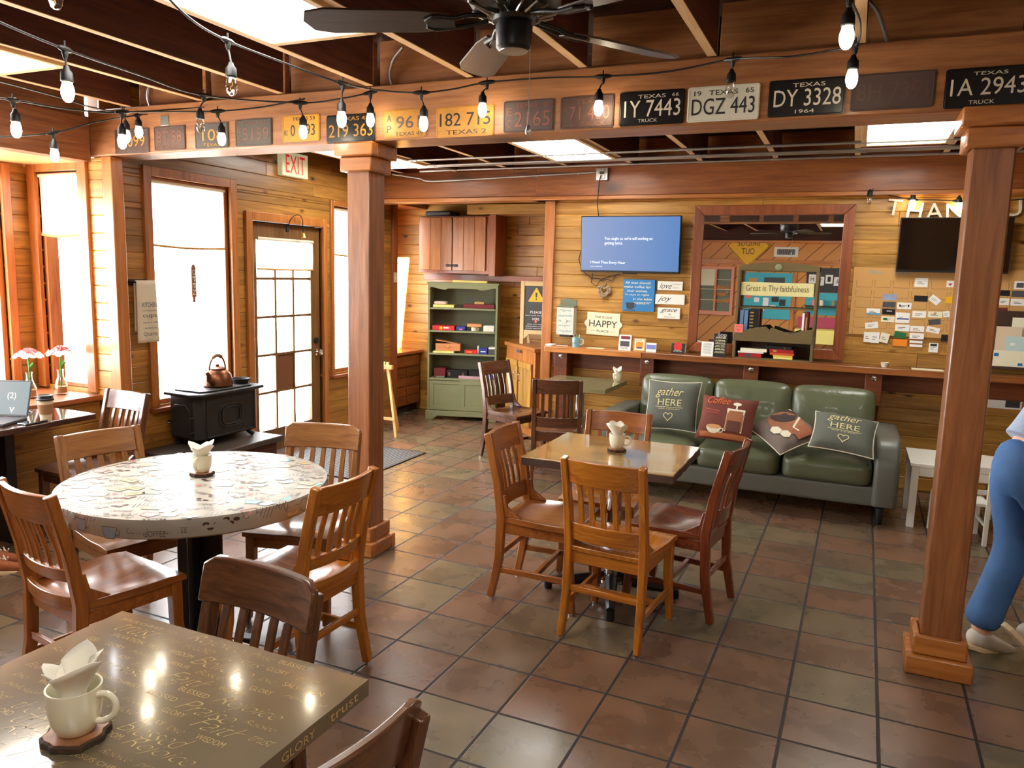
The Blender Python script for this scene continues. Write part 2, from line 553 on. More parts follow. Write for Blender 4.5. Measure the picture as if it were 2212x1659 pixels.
# ---- floor of slate-look tiles, set on the grid measured in the photo
def floor_mat():
    m, n, l, b = nt('slate_tiles')
    tc = n.new('ShaderNodeTexCoord')
    mp = n.new('ShaderNodeMapping')
    mp.inputs['Scale'].default_value = (1 / .333, 1 / (.333 * .9678), 1)
    l.new(tc.outputs['Object'], mp.inputs['Vector'])
    fl = n.new('ShaderNodeVectorMath'); fl.operation = 'FLOOR'
    fr = n.new('ShaderNodeVectorMath'); fr.operation = 'FRACTION'
    l.new(mp.outputs[0], fl.inputs[0]); l.new(mp.outputs[0], fr.inputs[0])
    sp = n.new('ShaderNodeSeparateXYZ'); l.new(fr.outputs[0], sp.inputs[0])
    ds = []
    for i in (0, 1):
        a = n.new('ShaderNodeMath'); a.operation = 'SUBTRACT'; a.inputs[1].default_value = .5
        l.new(sp.outputs[i], a.inputs[0])
        c = n.new('ShaderNodeMath'); c.operation = 'ABSOLUTE'
        l.new(a.outputs[0], c.inputs[0]); ds.append(c.outputs[0])
    mxm = n.new('ShaderNodeMath'); mxm.operation = 'MAXIMUM'
    l.new(ds[0], mxm.inputs[0]); l.new(ds[1], mxm.inputs[1])
    gm = n.new('ShaderNodeMapRange'); gm.interpolation_type = 'SMOOTHSTEP'
    gm.inputs[1].default_value = .478; gm.inputs[2].default_value = .486
    l.new(mxm.outputs[0], gm.inputs[0])
    wn = n.new('ShaderNodeTexWhiteNoise'); wn.noise_dimensions = '3D'; l.new(fl.outputs[0], wn.inputs[0])
    cr = n.new('ShaderNodeValToRGB')
    e = cr.color_ramp.elements
    e[0].position = 0; e[0].color = rgb(112, 86, 66)
    e[1].position = 1; e[1].color = rgb(116, 98, 74)
    for p_, c_ in ((.3, rgb(122, 88, 66)), (.55, rgb(108, 84, 66)), (.78, rgb(110, 98, 74))):
        x = e.new(p_); x.color = c_
    l.new(wn.outputs[0], cr.inputs[0])
    # cloudy slate figure, offset per tile
    of = n.new('ShaderNodeVectorMath'); of.operation = 'SCALE'; of.inputs['Scale'].default_value = 31.7
    l.new(wn.outputs['Color'], of.inputs[0])
    ad = n.new('ShaderNodeVectorMath'); ad.operation = 'ADD'
    l.new(mp.outputs[0], ad.inputs[0]); l.new(of.outputs[0], ad.inputs[1])
    nz = n.new('ShaderNodeTexNoise'); nz.inputs['Scale'].default_value = 1.5; nz.inputs['Detail'].default_value = 4; nz.inputs['Roughness'].default_value = .5
    nz.inputs['Distortion'].default_value = .3
    l.new(ad.outputs[0], nz.inputs['Vector'])
    c2 = n.new('ShaderNodeValToRGB')
    c2.color_ramp.elements[0].position = .36; c2.color_ramp.elements[0].color = (.72, .72, .72, 1)
    c2.color_ramp.elements[1].position = .72; c2.color_ramp.elements[1].color = (1.25, 1.22, 1.18, 1)
    l.new(nz.outputs[0], c2.inputs[0])
    mu = n.new('ShaderNodeMix'); mu.data_type = 'RGBA'; mu.blend_type = 'MULTIPLY'; mu.inputs[0].default_value = .9
    l.new(cr.outputs[0], mu.inputs[6]); l.new(c2.outputs[0], mu.inputs[7])
    gx = n.new('ShaderNodeMix'); gx.data_type = 'RGBA'
    l.new(gm.outputs[0], gx.inputs[0]); l.new(mu.outputs[2], gx.inputs[6]); gx.inputs[7].default_value = rgb(36, 28, 24)
    l.new(gx.outputs[2], b.inputs['Base Color'])
    rr = n.new('ShaderNodeMapRange')
    rr.inputs[3].default_value = .20; rr.inputs[4].default_value = .36
    l.new(nz.outputs[0], rr.inputs[0])
    rg = n.new('ShaderNodeMix'); rg.data_type = 'FLOAT'
    l.new(gm.outputs[0], rg.inputs[0]); l.new(rr.outputs[0], rg.inputs[2]); rg.inputs[3].default_value = .7
    l.new(rg.outputs[0], b.inputs['Roughness'])
    hh = n.new('ShaderNodeMath'); hh.operation = 'MULTIPLY_ADD'
    l.new(gm.outputs[0], hh.inputs[0]); hh.inputs[1].default_value = -1.0
    sc = n.new('ShaderNodeMath'); sc.operation = 'MULTIPLY'; sc.inputs[1].default_value = .12
    l.new(nz.outputs[0], sc.inputs[0]); l.new(sc.outputs[0], hh.inputs[2])
    bp = n.new('ShaderNodeBump'); bp.inputs['Strength'].default_value = .35; bp.inputs['Distance'].default_value = .006
    l.new(hh.outputs[0], bp.inputs['Height']); l.new(bp.outputs[0], b.inputs['Normal'])
    b.inputs['Specular IOR Level'].default_value = .55
    return m


fo = MB().bx(-3.75, 5.4, -5.8, 5.4, -.1, 0).build('floor', floor_mat(), smooth=0)
fo.rotation_euler = (0, 0, -.0126)
tag(fo, kind='structure')
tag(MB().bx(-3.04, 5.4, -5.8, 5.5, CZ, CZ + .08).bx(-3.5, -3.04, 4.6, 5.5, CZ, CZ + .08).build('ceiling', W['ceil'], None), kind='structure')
# ground outside the windows
tag(bx('ground_outside', P['concrete'], (-16, -3.8, -14, 18, -.3, -.12), None, 0), kind='structure')

# ---- left wall with big window, door and second window
WIN1, DOOR, WIN2 = (1.312, 2.09, .63, 2.305), (2.33, 3.29, 0, 2.065), (3.46, 4.16, .64, 2.285)
plank_wall('wall_left', W['wall_y'], 'x', LX, 1, .93, 4.56, 0, CZ, [WIN1, DOOR, WIN2])


def window_x(name, x, op, sgn=1, cw=.07, lab=None):
    y0, y1, z0, z1 = op
    m = MB()
    for a in ((y0 - cw, y0, z0 - .02, z1 + cw), (y1, y1 + cw, z0 - .02, z1 + cw), (y0, y1, z1, z1 + cw)):
        m.bx(x + sgn * .022, x - sgn * .02, *a)
    for a in ((y0, y0 + .035, z0, z1), (y1 - .035, y1, z0, z1), (y0 + .035, y1 - .035, z0, z0 + .035), (y0 + .035, y1 - .035, z1 - .035, z1)):
        m.bx(x - sgn * .02, x - sgn * .12, *a)
    o = tag(m.build(name, W['trim_z'], bevel=.004), kind='structure')
    MB().bx(x + sgn * .05, x - sgn * .12, y0 - cw - .01, y1 + cw + .01, z0 - .05, z0 - .018).build('window_sill', W['red_y'], o, bevel=.005)
    MB().bx(x - sgn * .075, x - sgn * .081, y0 + .035, y1 - .035, z0 + .035, z1 - .035).build('window_pane', P['glass'], o, smooth=0)
    return o


def window_y(name, y, op, sgn=-1, cw=.06):
    x0, x1, z0, z1 = op
    m = MB()
    for a in ((x0 - cw, x0, z0 - .02, z1 + cw), (x1, x1 + cw, z0 - .02, z1 + cw), (x0, x1, z1, z1 + cw)):
        m.bx(a[0], a[1], y + sgn * .022, y - sgn * .02, a[2], a[3])
    for a in ((x0, x0 + .03, z0, z1), (x1 - .03, x1, z0, z1), (x0 + .03, x1 - .03, z0, z0 + .03), (x0 + .03, x1 - .03, z1 - .03, z1)):
        m.bx(a[0], a[1], y - sgn * .02, y - sgn * .11, a[2], a[3])
    o = tag(m.build(name, W['trim_z'], bevel=.004), kind='structure')
    MB().bx(x0 + .03, x1 - .03, y - sgn * .07, y - sgn * .076, z0 + .03, z1 - .03).build('window_pane', P['glass'], o, smooth=0)
    return o


window_x('window_1', LX, WIN1)
window_x('window_2', LX, WIN2, cw=.05)

# ---- glazed door
dm = MB()
for a in ((2.255, 2.33, 0, 2.14), (3.29, 3.345, 0, 2.14), (2.33, 3.29, 2.065, 2.14)): dm.bx(LX + .025, LX - .10, *a)
door = tag(dm.build('door_1', W['trim_z'], bevel=.004), kind='structure')
dl = MB()
GY0, GY1, GZ0, GZ1 = 2.425, 3.155, .215, 1.915
for p, q, a, b in cut(2.335, 3.285, .01, 2.06, [(GY0, GY1, GZ0, GZ1)]): dl.bx(LX - .03, LX - .072, p, q, a, b)
doorwood = wood('door_paint', rgb(92, 62, 34), rgb(128, 90, 48), 'z', rough=.45, var=.03)
leaf = dl.build('door_leaf', doorwood, door, bevel=.002)
mu = MB()
cw_, rh_ = (GY1 - GY0) / 3, (GZ1 - GZ0) / 5
for k in (1, 2): mu.bx(LX - .035, LX - .067, GY0 + k * cw_ - .011, GY0 + k * cw_ + .011, GZ0, GZ1)
for k in (1, 2, 3, 4): mu.bx(LX - .036, LX - .066, GY0, GY1, GZ0 + k * rh_ - .011, GZ0 + k * rh_ + .011)
mu.build('muntin', doorwood, leaf, bevel=.003)
MB().bx(LX - .049, LX - .053, GY0, GY1, GZ0, GZ1).build('glass', P['glass'], leaf, smooth=0)
MB().bx(LX - .045, LX - .057, GY0 + cw_ + .011, GY0 + 2 * cw_ - .011, GZ0 + rh_ + .011, GZ0 + 2 * rh_ - .011).build('filler_panel', plain('brown_board', rgb(120, 74, 44), .7), leaf)
hw = at(690, 762, x=LX)
m = MB()
m.lathe([(.0, 0), (.034, 0), (.034, .008), (.012, .012), (.012, .035), (.028, .045), (.031, .06), (.02, .072), (0, .074)], 18, frame((LX - .03, 3.228, .87), (1, 0, 0)))
tag(m.build('door_knob', P['chrome'], leaf), 'bright metal knob')
MB().lathe([(0, 0), (.032, 0), (.03, .016), (.012, .02), (0, .022)], 18, frame((LX - .03, 3.222, .985), (1, 0, 0))).build('deadbolt', P['iron'], leaf)
MB().bx(LX - .10, LX + .05, 2.33, 3.29, 0, .012).build('threshold', P['steel'], door)

# ---- corner pilaster, bay window and its soffit
struct('trim_1', W['trim_z'], (-2.815, -2.72, .83, .92, 0, BZ0), .006)
BX = -3.58
BWIN = (-3.47, -3.045, .80, 2.285)
plank_wall('wall_bay_side', W['wall_x'], 'y', .845, -1, BX - .1, -2.80, 0, BZ0, [BWIN], joints=False)
window_y('window_3', .845, BWIN, cw=.085)
OWIN = [(-1.05, .655, .80, 2.27), (-2.55, -1.25, .80, 2.27)]
plank_wall('wall_bay_outer', W['wall_y'], 'x', BX, 1, -2.75, .95, 0, 2.36, OWIN)
window_x('window_4', BX, OWIN[0], cw=.06)
window_x('window_5', BX, OWIN[1], cw=.06)
plank_wall('wall_bay_end', W['wall_x'], 'y', -2.75, 1, BX - .1, LX, 0, 2.36)
struct('trim_2', W['soffit'], (BX - .05, LX - .06, -2.75, .83, 2.335, 2.37), .004)
struct('trim_3', W['beam_y'], (LX - .08, LX + .04, -5.6, BY0, 2.335, 2.62), .008)
plank_wall('wall_over_bay', W['beam_y'], 'x', LX + .005, 1, -5.6, BY0, 2.62, CZ, board=.28)
struct('trim_4', W['red_y'], (BX, LX + .03, -2.72, .825, .735, .772), .006)
plank_wall('wall_under_bay', W['wall_y'], 'x', LX, 1, -2.75, .83, 0, .735)
plank_wall('wall_left_near', W['wall_y'], 'x', LX, 1, -5.6, -2.75, 0, 2.36)

# ---- plate beam on two posts
beam = tag(MB().bx(LX + .02, 5.3, BY0, BY1, BZ0, BZ1).build('trim_5', W['beam_x'], bevel=.008), kind='structure')


def post(name, cx, cy, lab):
    h = .076
    m = MB().bx(cx - h, cx + h, cy - h, cy + h, 0, BZ0)
    o = tag(m.build(name, W['post'], bevel=.008), lab, kind='structure')
    for nm_, g, z0, z1 in (('capital', .052, BZ0 - .075, BZ0), ('capital_lower', .028, BZ0 - .155, BZ0 - .075), ('plinth', .052, 0, .085), ('plinth_upper', .028, .085, .17)):
        m = MB()
        a, t = h + g, h + .001
        for q in ((-a, a, -a, -t), (-a, a, t, a), (-a, -t, -t, t), (t, a, -t, t)): m.bx(cx + q[0], cx + q[1], cy + q[2], cy + q[3], z0, z1)
        m.build(nm_, W['trim_x'], o, bevel=.008)
    return o


post('pillar_1', -.795, .915, 'square brown timber post beside the round table')
post('pillar_2', 2.245, .86, 'square brown timber post near the right edge')

# ---- joists, blocking
JX = [1.725 + .605 * k for k in range(-7, 6)]
for k, x in enumerate(JX):
    for nm_, y0, y1 in (('a', -5.6, BY0 - .015), ('b', BY1 + .01, 4.08)):
        m = MB().bx(x - .02, x + .02, y0, y1, BZ1, CZ).mat(1).bx(x - .021, x + .021, y0, y1, BZ1 - .004, BZ1)  # pale underside strip carries painted light
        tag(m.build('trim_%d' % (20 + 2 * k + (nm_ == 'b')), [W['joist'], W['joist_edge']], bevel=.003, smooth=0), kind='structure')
for k in range(len(JX) - 1):
    struct('trim_%d' % (60 + k), W['beam_x'], (JX[k] + .021, JX[k + 1] - .021, BY0 + .05, BY0 + .09, BZ1, CZ), .003)


# ---- ceiling light panels
def panel(k, x0, x1, y0, y1, lab):
    m = MB()
    for a in ((x0, x0 + .035, y0, y1), (x1 - .035, x1, y0, y1), (x0 + .035, x1 - .035, y0, y0 + .035), (x0 + .035, x1 - .035, y1 - .035, y1)):
        m.bx(*a, BZ1 - .02, BZ1 + .07)
    t = tag(m.build('ceiling_light', W['joist_edge'], bevel=.003), lab, 'ceiling light', 'recessed light panels between the joists')
    MB().bx(x0 + .035, x1 - .035, y0 + .035, y1 - .035, BZ1 + .012, BZ1 + .03).build('diffuser', P['panel'], t, smooth=0)
    return t


def jx(i): return 1.725 + .605 * i
for k, (i, y0, y1, lab) in enumerate([(-4, -1.22, .0, 'large wood framed light panel at the top, left of the ceiling fan'), (-7, -1.27, -.04, 'wood framed light panel at the far left above the bay window'),
                            (-4, 2.5, 3.66, 'light panel behind the plate beam, right of the left post'), (0, 2.35, 3.40, 'light panel behind the plate beam, left of the right post'),
                            (-7, 2.5, 3.66, 'light panel behind the plate beam, hidden mostly by the left post'), (-1, -3.9, -2.7, 'added light panel behind the camera, unseen'),  # unseen panels here and below are added to light the room
                            (2, -2.2, -1.0, 'added light panel out of view on the right')]):
    panel(k, jx(i) + .022, jx(i + 1) - .022, y0, y1, lab)

# ---- back wall, its header timbers and trim
plank_wall('wall_back', W['wall_x'], 'y', WY, -1, -.93, 5.3, 0, 2.365, board=.112)
struct('trim_6', W['band_x'], (LX - .1, -1.03, WY - .05, WY + .1, 2.40, BZ1), .008)
struct('trim_7', W['band_x'], (-1.03, 5.3, WY - .07, WY + .1, 2.395, BZ1), .008)
struct('trim_8', W['trim_x'], (-1.06, 5.3, WY - .1, WY + .1, 2.362, 2.395), .004)
struct('trim_9', W['trim_x'], (LX - .1, -.80, WY - .065, WY + .12, 2.362, 2.40), .004)
struct('trim_10', W['trim_z'], (-.945, -.845, WY - .03, WY + .11, 0, 2.362), .004)
plank_wall('wall_above_header', W['band_x'], 'y', WY + .02, -1, LX - .1, 5.3, BZ1, CZ, board=.24, joints=False)

# ---- alcove beyond the header
plank_wall('wall_alcove_back', W['wall_x'], 'y', 5.27, -1, -3.42, -.55, 0, CZ)
plank_wall('wall_alcove_left', W['wall_y'], 'x', -3.40, 1, 4.56, 5.27, 0, CZ, joints=False)
plank_wall('wall_alcove_right', W['wall_y'], 'x', -.6, -1, WY + .11, 5.27, 0, CZ, joints=False)
RW = (-3.36, -2.99, .95, 2.3)  # opening made up to let daylight brighten the alcove
plank_wall('wall_alcove_return', W['wall_x'], 'y', 4.58, 1, -3.42, LX, 0, CZ, [RW], back=.05, joints=False)
window_y('window_added_6', 4.58, RW, sgn=1, cw=.012)  # unseen window, added to brighten the alcove wall
struct('trim_11', W['red_z'], (LX - .06, LX + .03, 4.50, 4.60, 0, 2.42), .004)
struct('trim_12', W['red_y'], (-3.40, LX + .02, 4.60, 5.25, 2.40, 2.50), .004)

# ---- the rest of the room, seen only in the mirror and lighting the scene
plank_wall('wall_right', W['wall_y'], 'x', 5.3, -1, -5.6, WY, 0, CZ)


def diag_mat():
    m, n, l, b = nt('diagonal_boards')
    tc = n.new('ShaderNodeTexCoord'); mp = n.new('ShaderNodeMapping'); mp.inputs['Rotation'].default_value = (0, R(-45), 0)
    l.new(tc.outputs['Object'], mp.inputs[0])
    sp = n.new('ShaderNodeSeparateXYZ'); l.new(mp.outputs[0], sp.inputs[0])
    mo = n.new('ShaderNodeMath'); mo.operation = 'PINGPONG'; mo.inputs[1].default_value = .11; l.new(sp.outputs[0], mo.inputs[0])
    cr = n.new('ShaderNodeValToRGB'); cr.color_ramp.elements[0].position = .004; cr.color_ramp.elements[0].color = rgb(110, 62, 24)
    cr.color_ramp.elements[1].position = .012; cr.color_ramp.elements[1].color = rgb(206, 140, 70)
    sc = n.new('ShaderNodeMath'); sc.operation = 'MULTIPLY'; sc.inputs[1].default_value = 1.0; l.new(mo.outputs[0], sc.inputs[0])
    l.new(sc.outputs[0], cr.inputs[0]); l.new(cr.outputs[0], b.inputs['Base Color']); b.inputs['Roughness'].default_value = .5
    return m


FW = -5.5
tag(bx('wall_front', diag_mat(), (-3.05, 5.4, FW - .1, FW, 0, CZ), None, 0), kind='structure')
struct('trim_13', W['trim_x'], (LX, 5.3, FW, FW + .03, 1.99, 2.09))
struct('trim_14', W['trim_x'], (LX, 5.3, FW, FW + .14, 2.42, 2.47))
struct('trim_19', W['ceil'], (LX, 5.3, FW, FW + .08, 2.47, CZ))


# ================================================================ CHAIRS
def lean(z): return -.215 - max(0, z - .62) * .238 if z > .62 else -.19 - max(0, z - .45) * .147


def curved_rail(z0, z1, hw, bow, t, dy=0.0, n=12, round_=0):
    rings = []
    for i in range(n + 1):
        u = -1 + 2 * i / n
        x = u * hw
        y = -bow * (1 - u * u) + dy
        zt = z1 - (round_ * max(0, abs(u) - .86) / .14 * abs(u) if round_ else 0)
        rings.append([(x, lean(z0) + y + t / 2, z0), (x, lean(z0) + y - t / 2, z0), (x, lean(zt) + y - t / 2, zt), (x, lean(zt) + y + t / 2, zt)])
    return MB().rings(rings)


def make_chair(fin, label, group, wrap=False, seat_fin=None, low=False):
    """schoolhouse chair facing +y"""
    X, Y, Z = W[fin + '_x'], W[fin + '_y'], W[fin + '_z']
    t = thing('wooden_chair', label, 'chair', group=group)
    # saddle seat
    rings = []
    for j in range(13):
        v = j / 12
        y = -.205 + .42 * v
        hw = .185 + .03 * min(1, v * 1.6)
        edge = .006 * (1 if j in (0, 12) else 0)
        top = []
        for i in range(15):
            u = -1 + 2 * i / 14
            dish = .020 * math.exp(-((v - .42) / .33) ** 2) * (1 - u ** 4) - .006 * math.exp(-(u / .16) ** 2) * max(0, v - .55)
            top.append((u * hw, y, .450 - dish - edge - .004 * (v > .9)))
        rings.append([(-hw, y, .418), *top, (hw, y, .418)])
    MB().rings(rings).build('seat', W[(seat_fin or fin) + '_y'], t, smooth=50, bevel=.003)
    for s in (-1, 1):
        MB().tube([(s * .197, .205, .012), (s * .186, .18, .25), (s * .184, .178, .418)], [.8, 1, 1.08], sq=(.04, .042)).build('leg', Z, t, bevel=.004)
        top = .845 if wrap else .872
        pts = [(s * .186, -.24, .012), (s * .181, -.20, .22), (s * .18, -.19, .45), (s * .18, lean(.62), .62), (s * .181, lean(.75), .75), (s * .182, lean(top), top)]
        MB().tube(pts, [.85, 1, 1.08, 1, .95, .9], sq=(.034, .044)).build('back_post', Z, t, bevel=.005)
        for q in ((s * .197, .205), (s * .186, -.24)):
            MB().lathe([(0, 0), (.014, 0), (.014, .013), (0, .014)], 10, T(q[0], q[1], 0)).build('glide', P['chrome'], t)
    if wrap: curved_rail(.755, .878, .202, .030, .024, .022, round_=.02).build('crest_rail', X, t, bevel=.006)
    else: curved_rail(.752, .868, .166, .026, .022).build('crest_rail', X, t, bevel=.004)
    zl = .53 if low else .475
    curved_rail(zl, zl + (.05 if low else .085), .166, .026, .022).build('lower_rail', X, t, bevel=.004)
    if low: curved_rail(.42, .475, .166, .026, .02, -.008).build('seat_rail', X, t, bevel=.003)
    for k in range(5):
        x = (k - 2) * .056
        b = -.026 * (1 - (x / .166) ** 2) + (.02 if wrap else 0)
        pts = [(x, lean(z) + b + .006 * math.sin((z - zl) / (.76 - zl) * PI), z) for z in (zl + .04, .58, .64, .70, .758)]
        MB().tube(pts, 1, sq=(.026, .012)).build('slat', Z, t, bevel=.003)
    m = MB().bx(-.175, .175, .172, .192, .362, .418).bx(-.165, .165, -.20, -.18, .362, .418)
    for s in (-1, 1): m.tube([(s * .178, -.18, .39), (s * .185, .17, .39)], 1, sq=(.02, .056))
    m.build('apron', X, t, bevel=.003)
    for s in (-1, 1): MB().tube([(s * .181, -.205, .165), (s * .189, .19, .165)], 1, sq=(.018, .03)).build('stretcher', Y, t, bevel=.003)
    MB().bx(-.182, .182, -.012, .012, .152, .178).build('stretcher', X, t, bevel=.003)
    MB().bx(-.18, .18, -.212, -.196, .225, .255).build('stretcher', X, t, bevel=.003)
    for s in (-1, 1):
        m = MB().prism([(-.19, .45), (-.19, .56), (-.172, .56), (-.158, .50), (-.10, .462), (-.08, .45)], s * .181 - .012, s * .181 + .012, Matrix(((0, 0, 1, 0), (1, 0, 0, 0), (0, 1, 0, 0), (0, 0, 0, 1))))
        m.build('seat_brace', Z, t, bevel=.003)
    return t


def put(o, x, y, face):
    """face = direction the sitter looks, in the floor plan"""
    o.location = (x, y, 0)
    o.rotation_euler = (0, 0, math.atan2(face[1], face[0]) - PI / 2)
    return o


protos = {}


def chair(key, x, y, face, label, group, **kw):
    k = (key, tuple(sorted(kw.items())))
    if k not in protos:
        o = make_chair(key, label, group, **kw)
        protos[k] = o
    else:
        o = copy_tree(protos[k])
        tag(o, label, 'chair', group)
    return put(o, x, y, face)


G1, G2, G3, G4 = 'chairs at the square centre table', 'chairs at the round table', 'chairs at the near table', 'chairs at the small back table'
chair('honey', .868, .585, (.083, .996), 'golden oak slat back chair with its back to the camera at the square centre table', G1)
chair('oak', .42, .80, (1, .02), 'brown slat back chair on the post side of the square centre table', G1)
chair('cherry', 1.06, 1.02, (-.99, .13), 'dark red brown slat back chair on the right side of the square centre table', G1)
chair('oak', .57, 1.31, (.05, -1), 'brown slat back chair between the square centre table and the green sofa', G1, seat_fin='honey')
chair('oak', -.833, -.824, (.16, .985), 'brown slat back chair with a glossy seat at the near left of the round table', G2, low=True)
chair('tan', -1.24, -.36, (.975, -.225), 'brown chair facing the camera between the round table and the window table', G2)
chair('tan', -.60, .10, (.26, -.966), 'pale brown chair with a rounded top rail right beside the timber post', G2, wrap=True)
chair('honey', -.24, -.42, (-1, .02), 'light brown chair seen from the side at the right of the round table', G2, low=True)
chair('walnut', .375, -1.565, (-.08, -.997), 'grey brown chair with a rounded top rail tucked under the lettered table', G3, wrap=True)
chair('walnut', .80, -1.80, (-.985, .17), 'dark chair cut off at the bottom edge, right of the lettered table', G3, wrap=True)
chair('walnut', -.95, 3.49, (.95, -.31), 'worn brown chair beside the green bookcase', G4)
chair('walnut', -.355, 2.98, (-.34, .94), 'dark brown chair with its back to the camera at the small back table', G4, low=False)
chair('walnut', -2.41, .335, (-.06, -1), 'dark chair at the far end of the window table, beside the iron stove', None)


# ================================================================ TABLES
def pedestal(t, mcol, mbase, ztop, col_r=.038, spread=.28, tilt=0, off=(0, 0)):
    O = T(off[0], off[1], 0)
    m = MB().lathe([(.0, .07), (.07, .07), (.07, .085), (col_r, .11), (col_r, ztop - .02), (.09, ztop - .018), (.09, ztop), (0, ztop)], 24, O)
    m.build('column', mcol, t)
    m = MB()
    for k in range(4):
        a = tilt + k * PI / 2
        d = Vector((math.cos(a), math.sin(a), 0))
        m.tube([d * .03 + Vector((0, 0, .085)), d * (spread * .75) + Vector((0, 0, .058)), d * spread * 1.2 + Vector((0, 0, .045))], [.034, .028, .022], n=10, M=O)
        m.lathe([(0, 0), (.022, 0), (.024, .02), (.02, .05), (0, .052)], 12, O @ T(d.x * spread * 1.2, d.y * spread * 1.2, 0))
    m.build('base', mbase, t)


def wobble_rect(x0, x1, y0, y1, amp, n=14, seed=1):
    rnd = random.Random(seed)
    pts = []
    for (a, b) in (((x0, y0), (x1, y0)), ((x1, y0), (x1, y1)), ((x1, y1), (x0, y1)), ((x0, y1), (x0, y0))):
        for i in range(n):
            f = i / n
            pts.append((a[0] + (b[0] - a[0]) * f + rnd.uniform(-amp, amp), a[1] + (b[1] - a[1]) * f + rnd.uniform(-amp, amp)))
    return pts


resin = wood('resin_top', rgb(150, 118, 70), rgb(196, 162, 100), 'x', fine=8, stretch=5, rough=.07, coat=1, var=.04, bump=.02)
darkedge = plain('rough_edge', rgb(70, 44, 30), .7, var=.3, bump=.5, bscale=45)
t = thing('square_table', 'square table with a glossy tan top and rough brown edge, mid room', 'table', (.693, 1.025, 0))
m = MB().prism(wobble_rect(-.388, .388, -.345, .345, .003), .749, .757).mat(1).prism(wobble_rect(-.386, .386, -.343, .343, .004, seed=3), .712, .749)
m.build('tabletop', [resin, darkedge], t, bevel=.002)
pedestal(t, P['chrome'], P['black'], .712, tilt=R(16), off=(.03, -.055))

# ---- lettered near table
TX0, TX1, TY0, TY1 = .072, .851, -2.26, -1.474
mus = plain('brown_print', rgb(112, 98, 76), .14, coat=.8, var=.22, bscale=5)
t = thing('lettered_table', 'glossy brown table printed with gold words in the near left corner', 'table', ((TX0 + TX1) / 2, (TY0 + TY1) / 2, 0))
hx, hy = (TX1 - TX0) / 2, (TY1 - TY0) / 2
m = MB().prism(wobble_rect(-hx, hx, -hy, hy, .0015, seed=5), .718, .757)
rnd = random.Random(4)
rowsets = [('BLESSED', 'Rejoice', 'JESUS CHRIST', 'Praise', 'Hope'), ('the LORD', 'trust', 'GLORY', 'Faith', 'Jesus'), ('SALVATION', 'Believe', 'PRAY', 'WISDOM', 'love'),
           ('GLORY', 'Blessed', 'GOD', 'JESUS', 'Hallelujah'), ('WISDOM', 'the LORD', 'Faith', 'JOY', 'Rejoice'), ('Rejoice', 'BLESSED', 'trust', 'LORD', 'praise')]
m.mat(1)
y = hy - .03
k = 0
mus2 = None
while y > -hy + .02:
    x = -hx + .02 + rnd.uniform(0, .08)
    ws = list(rowsets[k % 6]); rnd.shuffle(ws)
    for wd in ws * 2:
        caps = wd.isupper()
        h = .015 if caps else (.040 if rnd.random() < .5 else .018)
        L = len(wd) * h * (.78 if caps else .62)
        if x + L > hx - .01: break
        m.text(wd, T(x, y + rnd.uniform(-.004, .004), .7575), w=L, h=h, shear=0 if caps else .6, align='L', thin=-.012 if caps else -.028, space=1 if caps else .92)
        x += L + rnd.uniform(.012, .035)
    y -= .037
    k += 1
for sgn, M in ((1, Matrix(((0, 0, 1, hx + .0016), (1, 0, 0, 0), (0, 1, 0, .738), (0, 0, 0, 1)))), ):
    for i, wd in enumerate(('FAITH', 'Rejoice', 'LORD', 'GLORY', 'trust')):
        m.text(wd, M @ T(-.30 + i * .15, 0, 0), h=.018, w=.10)
m.build('tabletop', [mus, P['dullgold']], t, smooth=30)
pedestal(t, P['black'], P['black'], .718, tilt=0)

# ---- small back table
t = thing('back_table', 'small square table with a grey green printed top against the back wall', 'table', (-.33, 3.48, 0))
m = MB().prism(wobble_rect(-.325, .325, -.33, .33, .0015, seed=8), .72, .757).mat(1)
for i, wd in enumerate(('faith', 'GLORY', 'hope', 'JOY', 'grace')):
    m.text(wd, Matrix(((1, 0, 0, -.24 + i * .12), (0, 0, -1, -.3318), (0, 1, 0, .738), (0, 0, 0, 1))), h=.016, w=.08)
for r_ in range(9):
    for c_ in range(5):
        m.text(rnd.choice(('faith', 'LORD', 'hope', 'JOY', 'grace', 'trust')), T(-.25 + c_ * .125, -.28 + r_ * .068, .7575), h=.016, w=.085)
m.build('tabletop', [plain('olive_print', rgb(140, 134, 92), .18, coat=.6, var=.15, bscale=9), plain('olive_ink', rgb(112, 104, 66), .3)], t, smooth=30)
pedestal(t, P['chrome'], P['black'], .72, tilt=R(10))

# ---- round table and its fitted coffee-print cloth
RC, RR_, ZT = (-.742, -.425), .545, .757
t = thing('round_table', 'round table under the coffee print cloth', 'table', (RC[0], RC[1], 0))
MB().lathe([(0, .715), (.518, .715), (.518, .752), (0, .752)], 48).build('tabletop', P['black'], t)
m = MB()
for a in (R(20), R(110)):
    m.bx(-.10, .10, -.011, .011, .05, .715, rotz(a))
    m.bx(-.24, .24, -.03, .03, 0, .055, rotz(a))
m.build('pedestal', P['black'], t, bevel=.006)
cloth = plain('coffee_cloth', rgb(172, 166, 154), .42, spec=.35, var=.06, bscale=9)
inks = [plain('bean_brown', rgb(74, 48, 44), .3), plain('line_grey', rgb(96, 90, 90), .3), plain('mug_rose', rgb(206, 150, 146), .3), plain('mug_teal', rgb(134, 196, 196), .3),
        plain('mug_blue', rgb(140, 158, 176), .3), plain('sign_buff', rgb(200, 178, 140), .3), plain('dot_coral', rgb(208, 110, 100), .3)]


def drape(x, y, lift=.0012):
    r = math.hypot(x, y)
    if r <= RR_: return (x, y, ZT + lift)
    q = (RR_ + lift) / r
    return (x * q, y * q, ZT - (r - RR_))


